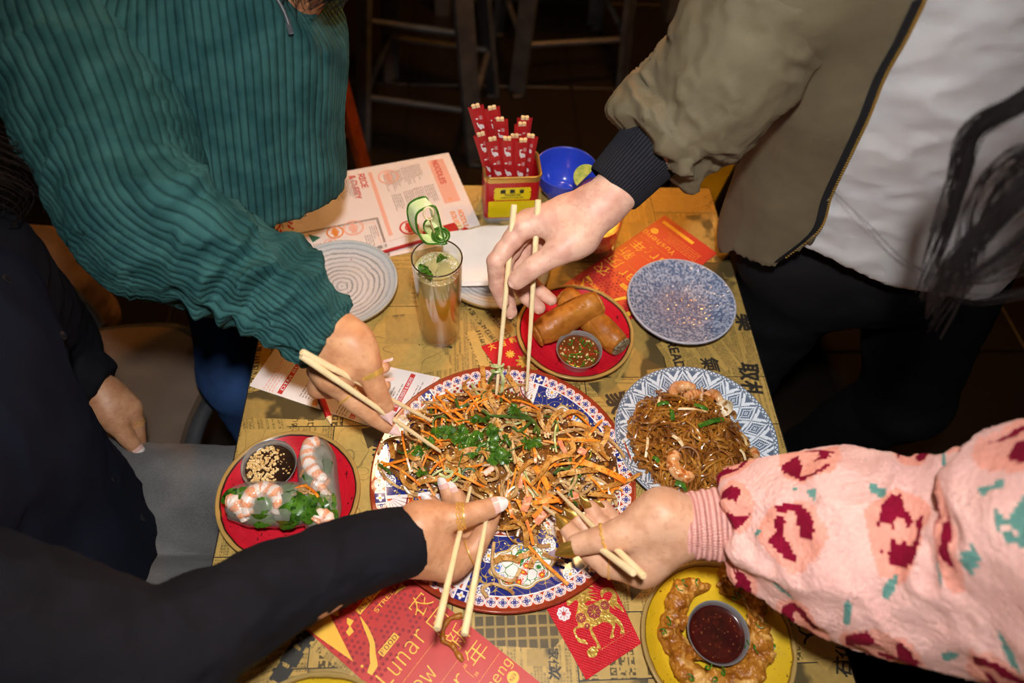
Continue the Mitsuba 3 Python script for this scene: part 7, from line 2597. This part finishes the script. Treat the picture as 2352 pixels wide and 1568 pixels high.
sl = displace(sl, amp * rd + .0065 * ring_)
add(mA + '__sleeve', sl, 'teal_corduroy', smooth=True, uv=np.c_[an * 0.066, ss])
pc = spline(np.array([Dp(728, 762, .788), Dp(745, 770, .789), Dp(760, 779, .790)]), 16)
rc = np.interp(np.linspace(0, 1, 16), [0, .3, .8, 1], [.044, .041, .039, .036])
m = tube(pc, rc, 60, ry=rc, caps=False, x0=-FWD)
v = np.asarray(m.vertices)
_, an, _ = along(v, pc, -FWD)
m = displace(m, 0.0022 * np.sin(an * 9 + 2 * np.sin(an * 3)))
add(mA + '__sleeve_cuff', cat([m, trimesh.Trimesh(np.asarray(m.vertices) * .97 + pc.mean(0) * .03, m.faces[:, ::-1], process=False)]), 'teal_corduroy', smooth=True, uv=np.tile(np.c_[an * 0.05, an * 0], (2, 1)))
F = Field(np.min([C1, C2, shA, shA2], 0) - .2, np.max([C1, C2, shA, shA2], 0) + .2, 0.0055)
torsoA(F, 0.014)
F.cap((shA + shA2) / 2, neckA, .068, .066, .04)
F.halfspace(Dp(655, 474, .905), unit(C2 - C1) + np.array([0.10, 0.05, -0.25]))
F.halfspace(neckA + unit(neckA - C1) * .01, unit(neckA - C1))
tor = F.mesh(True)
pt_ = [C1 + (C1 - C2) * .7, C1, C2, C2 + (C2 - C1) * .5]
rd, ss, an = ridged(tor.vertices, pt_, 5, 2.4, 21)
tor = displace(tor, 0.012 * rd)
add(mA + '__top', tor, 'teal_corduroy', smooth=True, uv=np.c_[an * 0.125, ss])
ft = Field(np.min(armA2, 0) - .1, np.max(armA2, 0) + .1, .008)
ft.chain(armA2, [.078, .068, .045], .02)
m = ft.mesh(True)
_, an, _ = along(np.asarray(m.vertices), armA2, -FWD)
add(mA + '__sleeve', m, 'teal_corduroy', smooth=True, uv=np.c_[an * 0.066, an * 0])
zq = [q for q in (hit(tor, 640, 2), hit(tor, 655, 30), hit(tor, 668, 66)) if q is not None]
if len(zq) == 3:
    zq = np.array(zq) - FWD * .004
    add(mA + '__top__zip', tube(spline(zq, 20), .0022, 8), 'metal_dark', smooth=50)
    a_, b_ = zq[1], zq[2]
    add(mA + '__top__zip_puller', xf(rbox(.006, .018, .002, .0009, 1), frame(-FWD, np.cross(unit(b_ - a_), FWD)), b_ - FWD * .002), 'metal_dark', smooth=40)
# her jeans, beyond the table's left edge
F = Field((-.62, .45, 0), (-.02, 1.15, 1.02), .010)
F.ell((-.37, .91, .86), (.085, .10, .12), None, .04)
F.chain([np.array([-.38, .88, .84]), np.array([-.405, .715, .50]), np.array([-.41, .73, .03])], [.088, .062, .052], .03)
F.chain([np.array([-.36, .95, .84]), np.array([-.42, .92, .45]), np.array([-.42, .98, .03])], [.092, .068, .058], .03)
m = F.mesh(True)
add(mA + '__jeans', displace(m, 0.010 * npn(m.vertices, 18, 6)), 'blue_denim', smooth=True)
tpA = [q for q in ta]
k_, j_ = DD((843, 836, .782)), DD((862, 890, .793))
finger_ring(mA + '__thumb_ring', k_ + .30 * (j_ - k_), j_ - k_, .0140, .0066, .0013)
a_, b_ = DD(A_mcp[0]), DD((818, 926, .802))
finger_ring(mA + '__ring', a_ + .66 * (b_ - a_), b_ - a_, .0124, .0022, .0009)
k = thing('chopstick', 'bamboo chopstick under the thumb of the person in teal, over the front of the finger', 'chopstick', 'chopsticks in use')
chopstick(k + '__stick', Dp(1012, 1037, .862), Dp(692, 817, .724))
k = thing('chopstick', 'bamboo chopstick behind the thumb of the person in teal', 'chopstick', 'chopsticks in use')
chopstick(k + '__stick', Dp(990, 966, .880), Dp(693, 808, .722))

# ================================================================ the seated woman in black
mC = thing('person', 'seated person in a black shirt and grey jeans holding chopsticks over the plate', 'person')
C_mcp = [(1042, 1284, .783, .0185), (1030, 1265, .798, .0160), (1018, 1248, .815, .0145), (1008, 1230, .832, .0125)]
hc, tc_ = build_hand((860, 1270, .755, .033), (945, 1238, .764, .0300), C_mcp,
                     [[(1086, 1264, .786, .0122), (1117, 1214, .790, .0096), (1131, 1182, .799, .0084)],
                      [(1084, 1235, .812, .0108), (1062, 1165, .832, .0086), (1051, 1140, .838, .0078)],
                      [(1062, 1212, .832, .0104), (1036, 1150, .843, .0086), (1027, 1126, .843, .0078)],
                      [(1028, 1200, .846, .0090), (1003, 1167, .850, .0076), (992, 1154, .850, .0070)]],
                     [(966, 1204, .762, .0195), (1000, 1191, .767, .0158), (1068, 1184, .767, .0122), (1122, 1167, .775, .0106)],
                     extra=[((970, 1270, .768, .028), (1020, 1296, .772, .018))])
L_mcp = [(300, 938, 1.050, .0135), (292, 930, 1.065, .0130), (284, 924, 1.080, .0125), (276, 920, 1.092, .0115)]
hl_, tl_ = build_hand((190, 880, 1.030, .030), (232, 903, 1.038, .0260), L_mcp,
                      [[(313, 972, 1.060, .0105), (318, 998, 1.072, .0088), (321, 1012, 1.080, .0078)],
                       [(308, 975, 1.080, .0105), (312, 1000, 1.090, .0088), (314, 1012, 1.096, .0078)],
                       [(300, 972, 1.095, .0100), (304, 996, 1.104, .0085), (306, 1008, 1.108, .0075)],
                       [(290, 965, 1.105, .0090), (294, 985, 1.112, .0076), (296, 996, 1.116, .0068)]],
                      [(246, 940, 1.036, .0180), (268, 972, 1.038, .0140), (290, 1003, 1.044, .0115), (305, 1021, 1.050, .0098)], h=0.0016)
shC, shCL = np.array([-.485, .175, 1.03]), np.array([-.54, .530, 1.00])
elC, elCL = Dp(320, 1525, .605), np.array([-.60, .62, .74])
wrC, wrCL = Dp(860, 1270, .755), Dp(190, 880, 1.030)
headC = np.array([-.50, .40, 1.33])
F = Field((-.86, .02, .40), (.05, .86, 1.55), .010)


def torsoC(F, o, k=.06):
    F.ell((-.560, .35, .90), np.array((.112, .160, .18)) + o, None, k)
    F.ell((-.605, .35, .72), np.array((.120, .160, .18)) + o, None, k)
    F.ell((-.625, .35, .58), np.array((.130, .165, .12)) + o, None, k)
    F.cap(shC + [0, .04, -.01], shCL + [0, -.04, -.01], .058 + o, .058 + o, k)
    return F


F.ell((-.560, .35, .90), (.098, .145, .19), None, .05).cap(shC, shCL, .05, .05, .04)
F.cap((-.52, .37, 1.05), (-.50, .39, 1.22), .050, .048, .03)
WC, RC = head(F, headC, (1, .0, -.35), s=.95)
F.chain([shC, elC, wrC], [.048, .042, .033], .02).chain([shCL, elCL, wrCL], [.046, .038, .030], .02)
add(mC + '__body', join(F.mesh(True), [hc, hl_]), 'skin_warm', smooth=True)
face_parts(mC, WC, .95)
hair_cap(mC, headC, RC, .97, 'hair_brown', [([headC + RC[:, 1] * .08, headC + RC[:, 1] * .10 - [0, 0, .12], Dp(5, 400, .70), Dp(-25, 480, .76)], 110, .03, .0010), ([headC - RC[:, 0] * .09, headC - RC[:, 0] * .12 - [0, 0, .14], np.array([-.63, .36, .98])], 90, .05, .0010), ([headC - RC[:, 1] * .08, headC - RC[:, 1] * .10 - [0, 0, .12], np.array([-.53, .24, 1.02])], 80, .03, .0010)], 8)
fc = [[-FWD + UP * .35, -FWD * .3 + UP * .4 - RIGHT, -FWD + UP * .1 - RIGHT * .4, -FWD + UP * .1 - RIGHT * .4, -FWD + UP * .1 - RIGHT * .5], [-FWD * .6 + RIGHT * .5 + UP * .3, RIGHT - FWD * .4, RIGHT, RIGHT, RIGHT]]
for tt, ff, ov in ((tc_, fc[0], (.008, .004, .009, .009, .007)), (tl_, fc[1], (.009, .005, .005, .004, .004))):
    for i, (tp, e, d, r) in enumerate(tt):
        nail(mC + '__nail', tp, e, d, r, 'nail_french', 1.15, ov[i], 1.05, face=ff[i], tip_mat='nail_white')
a_, b_ = DD((1000, 1191, .767)), DD((1068, 1184, .767))
for s in (.78, .88, .98):
    finger_ring(mC + '__thumb_ring', a_ + s * (b_ - a_), b_ - a_, .0132, .0026, .0010, chain=s < .95)
a_, b_ = DD((1042, 1284, .776)), DD((1086, 1264, .777))
finger_ring(mC + '__ring', a_ + .85 * (b_ - a_), b_ - a_, .0136, .0015, .0006)
a_, b_ = DD((300, 938, 1.050)), DD((313, 972, 1.060))
for s in (.80, 1.02):
    finger_ring(mC + '__ring', a_ + s * (b_ - a_), b_ - a_, .0116, .0014, .0008)
# black sleeves
axC = unit(Dp(700, 1322, .70) - Dp(955, 1236, .764))
pth = [shC + [-.02, .0, 0], (shC + elC) / 2, elC, Dp(480, 1440, .645), Dp(640, 1353, .690), Dp(800, 1282, .735), Dp(960, 1236, .764)]
F = sleeve(pth, [.085, .072, .058, .0475, .0425, .0372, .0342], .0042, cuts=[(Dp(949, 1238, .764), -axC)])
sl = F.mesh(True)
rd, ss, an = ridged(sl.vertices, pth, 22, 1.3, 31)
add(mC + '__sleeve', displace(sl, .006 * rd * np.clip((ss.max() - ss) / .05, 0, 1)), 'black_cotton', smooth=True)
pth = [shCL, elCL, Dp(150, 850, 1.02), Dp(238, 898, 1.037)]
F = sleeve(pth, [.080, .066, .046, .037], .006, cuts=[(Dp(228, 900, 1.036), Dp(232, 903, 1.038) - Dp(190, 880, 1.03))])
m = F.mesh(True)
rd, _, _ = ridged(m.vertices, pth, 22, 1.3, 33)
add(mC + '__sleeve', displace(m, .005 * rd), 'black_cotton', smooth=True)
# shirt with its button band
F = Field((-.92, .04, .44), (-.20, .72, 1.18), .006)
torsoC(F, .030)
F.ell((-.555, .33, .66), (.130, .135, .16), None, .05)
F.cap((-.52, .37, 1.05), (-.50, .39, 1.15), .07, .07, .04)
F.halfspace((-.45, .36, .585), (.30, .05, -1.0))
F.halfspace((-.50, .39, 1.13), (.1, .0, 1.0))
sh = F.mesh(True)
v = np.asarray(sh.vertices)
fold = (1 - np.abs(2 * meshkit.fbm(np.c_[v[:, 0] * 9, v[:, 1] * 15, v[:, 2] * 6], 3, 15) - 1)) ** 2 - .5
sh = displace(sh, .012 * fold)
add(mC + '__shirt', sh, 'navy_cloth', smooth=True)
for x, y in ((14, 640), (142, 770), (262, 1100), (325, 1190)):
    q = hit(sh, x, y)
    if q is not None:
        add(mC + '__shirt__button', xf(lathe([(0, 0), (.0055, 0), (.006, .0012), (.0045, .0022), (.0035, .0016), (0, .0016)], 20), frame(unit(np.array([.8, .3, .3])), (0, 0, 1)), q), 'button_dark', smooth=40)
# jeans
F = Field((-.86, .02, 0), (.06, .78, .78), .009)
F.ell((-.60, .37, .54), (.16, .18, .11), None, .05)
F.chain([np.array([-.56, .27, .545]), np.array([-.20, .29, .535]), np.array([-.18, .28, .05])], [.092, .074, .060], .03)
F.chain([np.array([-.56, .46, .545]), np.array([-.20, .46, .530]), np.array([-.17, .47, .05])], [.092, .074, .060], .03)
m = F.mesh(True)
add(mC + '__jeans', displace(m, .007 * npn(m.vertices, 26, 7)), 'grey_denim', smooth=True)
k = thing('chopstick', 'bamboo chopstick crossing in front of the palm of the person in black', 'chopstick', 'chopsticks in use')
chopstick(k + '__stick', Dp(1081, 1118, .826), Dp(1004, 1444, .661))
k = thing('chopstick', 'bamboo chopstick pinched under the french tipped thumb of the person in black', 'chopstick', 'chopsticks in use')
chopstick(k + '__stick', Dp(1128, 1135, .806), Dp(1067, 1457, .669))
# ================================================================ the woman in the floral knit
mD = thing('person', 'person in a pink knitted jumper with red roses, long black hair', 'person')
D_mcp = [(1474, 1308, .735, .0165), (1470, 1284, .756, .0150), (1465, 1262, .774, .0140), (1462, 1240, .790, .0122)]
hd, td = build_hand((1625, 1205, .730, .032), (1548, 1208, .731, .0290), D_mcp,
                    [[(1394, 1297, .745, .0120), (1334, 1252, .762, .0094), (1306, 1216, .772, .0084)],
                     [(1398, 1268, .782, .0105), (1346, 1215, .799, .0088), (1328, 1193, .802, .0080)],
                     [(1418, 1238, .800, .0102), (1370, 1190, .810, .0086), (1359, 1168, .810, .0078)],
                     [(1426, 1212, .812, .0090), (1400, 1182, .818, .0078), (1389, 1166, .816, .0070)]],
                    [(1520, 1180, .722, .0225), (1430, 1226, .727, .0160), (1376, 1238, .731, .0122), (1330, 1250, .738, .0108)],
                    extra=[((1540, 1235, .735, .026), (1490, 1290, .738, .0185))])
elD, shD = Dp(2330, 1300, .590), Dp(2800, 1230, .45)
headD = np.array([.62, .18, 1.56])
F = Field((.0, -.15, .70), (1.05, .50, 1.78), .010)


def torsoD(F, o, k=.06):
    F.ell((.80, .10, .95), np.array((.13, .16, .20)) + o, None, k)
    F.ell((.76, .10, 1.15), np.array((.125, .165, .18)) + o, None, k)
    F.cap(shD + [.05, 0, 0], (.74, -.08, 1.27), .056 + o, .058 + o, k)
    return F


F.ell((.76, .10, 1.12), (.11, .15, .22), None, .05)
F.cap((.71, .07, 1.33), (.66, .13, 1.46), .050, .047, .03)
WD, RD = head(F, headD, (-.8, .35, -.55), s=.95)
F.chain([shD, elD, Dp(1625, 1205, .730)], [.050, .042, .032], .02)
F.chain([np.array([.74, -.10, 1.27]), np.array([.72, -.16, 1.0]), np.array([.62, -.08, .84])], [.046, .038, .03], .02)
add(mD + '__body', join(F.mesh(True), [hd]), 'skin_rose', smooth=True)
face_parts(mD, WD, .95)
fd = [-FWD + UP * -.1, -FWD + UP * .3 - RIGHT * .3, -FWD * .6 - RIGHT * .8 + UP * .2, -FWD * .6 - RIGHT * .8 + UP * .2, -FWD * .6 - RIGHT * .8 + UP * .2]
for i, (tp, e, d, r) in enumerate(td):
    nail(mD + '__nail', tp, e, d, r, 'nail_gold', 1.3, (.010, .009, .009, .009, .008)[i], 1.08, point=(.52 if i == 0 else .72), face=fd[i])
a_, b_ = DD((1430, 1226, .727)), DD((1376, 1238, .731))
finger_ring(mD + '__thumb_ring', a_ + .80 * (b_ - a_), b_ - a_, .0134, .0034, .0011, chain=True)
a_, b_ = DD((1474, 1308, .735)), DD((1394, 1297, .745))
finger_ring(mD + '__ring', a_ + .90 * (b_ - a_), b_ - a_, .0130, .0018, .0008, chain=True)
# knitted sleeve and cuff
axD = unit(Dp(1760, 1200, .712) - Dp(1565, 1208, .731))
pth = [shD + [.02, 0, 0], (shD + elD) / 2 + [.01, 0, 0], elD, Dp(2120, 1285, .640), Dp(1930, 1240, .680), Dp(1790, 1212, .708), Dp(1700, 1205, .722), Dp(1650, 1204, .726)]
F = sleeve(pth, [.098, .096, .084, .081, .074, .061, .046, .037], .0042, cuts=[(Dp(1672, 1205, .724), -axD)])
F.cap(Dp(2280, 1230, .59), Dp(2380, 1210, .56), .055, .065, .04)
sl = F.mesh(True)
rd, ss, an = ridged(sl.vertices, pth, 15, 1.1, 41)
puff = .007 * np.exp(-((ss - (ss.max() - .11)) / .05) ** 2)
sl = displace(sl, .016 * rd + puff)
add(mD + '__sleeve', sl, 'floral_knit', smooth=True, uv=np.c_[ss + 3.0, an * .072 + 3.0])
pc = spline(np.array([Dp(1562, 1206, .731), Dp(1600, 1205, .730), Dp(1650, 1204, .727), Dp(1705, 1205, .722)]), 24)
rc = np.interp(np.linspace(0, 1, 24), [0, .06, .4, .8, 1], [.0300, .0325, .0345, .0385, .042])
m = tube(pc, rc, 72, ry=rc, caps=False, x0=-FWD)
ss, an, _ = along(np.asarray(m.vertices), pc, -FWD)
m = displace(m, .0010 * np.sin(ss * 2 * math.pi / .011))
mi_ = trimesh.Trimesh(np.asarray(tube(pc, rc - .004, 72, ry=rc - .004, caps=False, x0=-FWD).vertices), m.faces[:, ::-1], process=False)
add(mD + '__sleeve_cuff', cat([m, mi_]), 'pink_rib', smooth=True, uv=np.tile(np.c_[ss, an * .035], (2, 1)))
F = Field((.5, -.2, .74), (1.06, .42, 1.44), .008)
torsoD(F, .028)
F.cap((.71, .07, 1.33), (.69, .09, 1.39), .068, .066, .04)
F.halfspace((.8, .1, .80), (0, 0, -1)).halfspace((.69, .09, 1.385), (-.3, .4, 1))
m = F.mesh(True)
v = np.asarray(m.vertices)
add(mD + '__jumper', displace(m, .010 * npn(v, 14, 3)), 'floral_knit', smooth=True, uv=np.c_[v[:, 1] + 5 + .3 * v[:, 0], v[:, 2] + 5])
F = Field((.45, -.3, .6), (.95, .1, 1.4), .008)
F.chain([np.array([.74, -.10, 1.27]), np.array([.72, -.16, 1.0]), np.array([.64, -.10, .86])], [.086, .074, .050], .02)
m = F.mesh(True)
v = np.asarray(m.vertices)
add(mD + '__sleeve', m, 'floral_knit', smooth=True, uv=np.c_[v[:, 1] + v[:, 0] + 7, v[:, 2] + 7])
F = Field((.60, -.16, 0), (1.02, .36, .98), .010)
F.ell((.82, .10, .84), (.14, .155, .14), None, .04)
F.chain([np.array([.82, .19, .78]), np.array([.80, .20, .45]), np.array([.82, .20, .02])], [.092, .070, .056], .03)
F.chain([np.array([.82, .01, .78]), np.array([.80, .01, .45]), np.array([.82, .0, .02])], [.092, .070, .056], .03)
add(mD + '__trousers', F.mesh(True), 'black_trousers', smooth=True)
B_ = lambda *a: [Dp(*q) for q in a]
tp_ = headD + RD[:, 1] * .08
hair_cap(mD, headD, RD, .97, 'hair_black', [
    (B_((2620, 60, .40), (2470, 150, .44), (2352, 235, .47), (2240, 300, .50), (2205, 420, .53), (2165, 540, .56), (2105, 680, .60)), 60, .0048, .0012),
    (B_((2650, 150, .42), (2480, 300, .45), (2352, 430, .48), (2265, 520, .51), (2185, 615, .54), (2125, 720, .58)), 70, .0052, .0012),
    (B_((2650, 200, .42), (2500, 420, .46), (2352, 560, .50), (2240, 640, .53), (2150, 690, .56)), 14, .006, .0010),
    (B_((2640, 80, .40), (2450, 330, .45), (2330, 360, .48), (2250, 470, .52), (2215, 640, .56), (2140, 760, .60)), 18, .008, .0010),
    (B_((2620, 560, .48), (2400, 600, .52), (2230, 640, .56), (2080, 610, .60), (1980, 520, .62), (1900, 425, .64)), 3, .0015, .0006),
    (B_((2640, 640, .48), (2420, 660, .52), (2240, 690, .56), (2160, 660, .59), (2050, 640, .62)), 6, .005, .0005),
    ([headD - RD[:, 0] * .08, headD - RD[:, 0] * .13 - [0, 0, .16], headD - RD[:, 0] * .12 - [0, 0, .36]], 160, .055, .0011),
    ([headD - RD[:, 1] * .08, headD - RD[:, 1] * .10 - [0, 0, .14], headD - RD[:, 1] * .09 - [0, 0, .34]], 90, .03, .0011)], 11)
k = thing('chopstick', 'bamboo chopstick lying lower through the grip of the person in pink', 'chopstick', 'chopsticks in use')
chopstick(k + '__stick', Dp(1248, 1163, .850), Dp(1456, 1316, .668))
k = thing('chopstick', 'bamboo chopstick lying upper through the grip of the person in pink', 'chopstick', 'chopsticks in use')
chopstick(k + '__stick', Dp(1280, 1128, .850), Dp(1479, 1323, .672))

scene = {k: v for k, v in scene.items()}
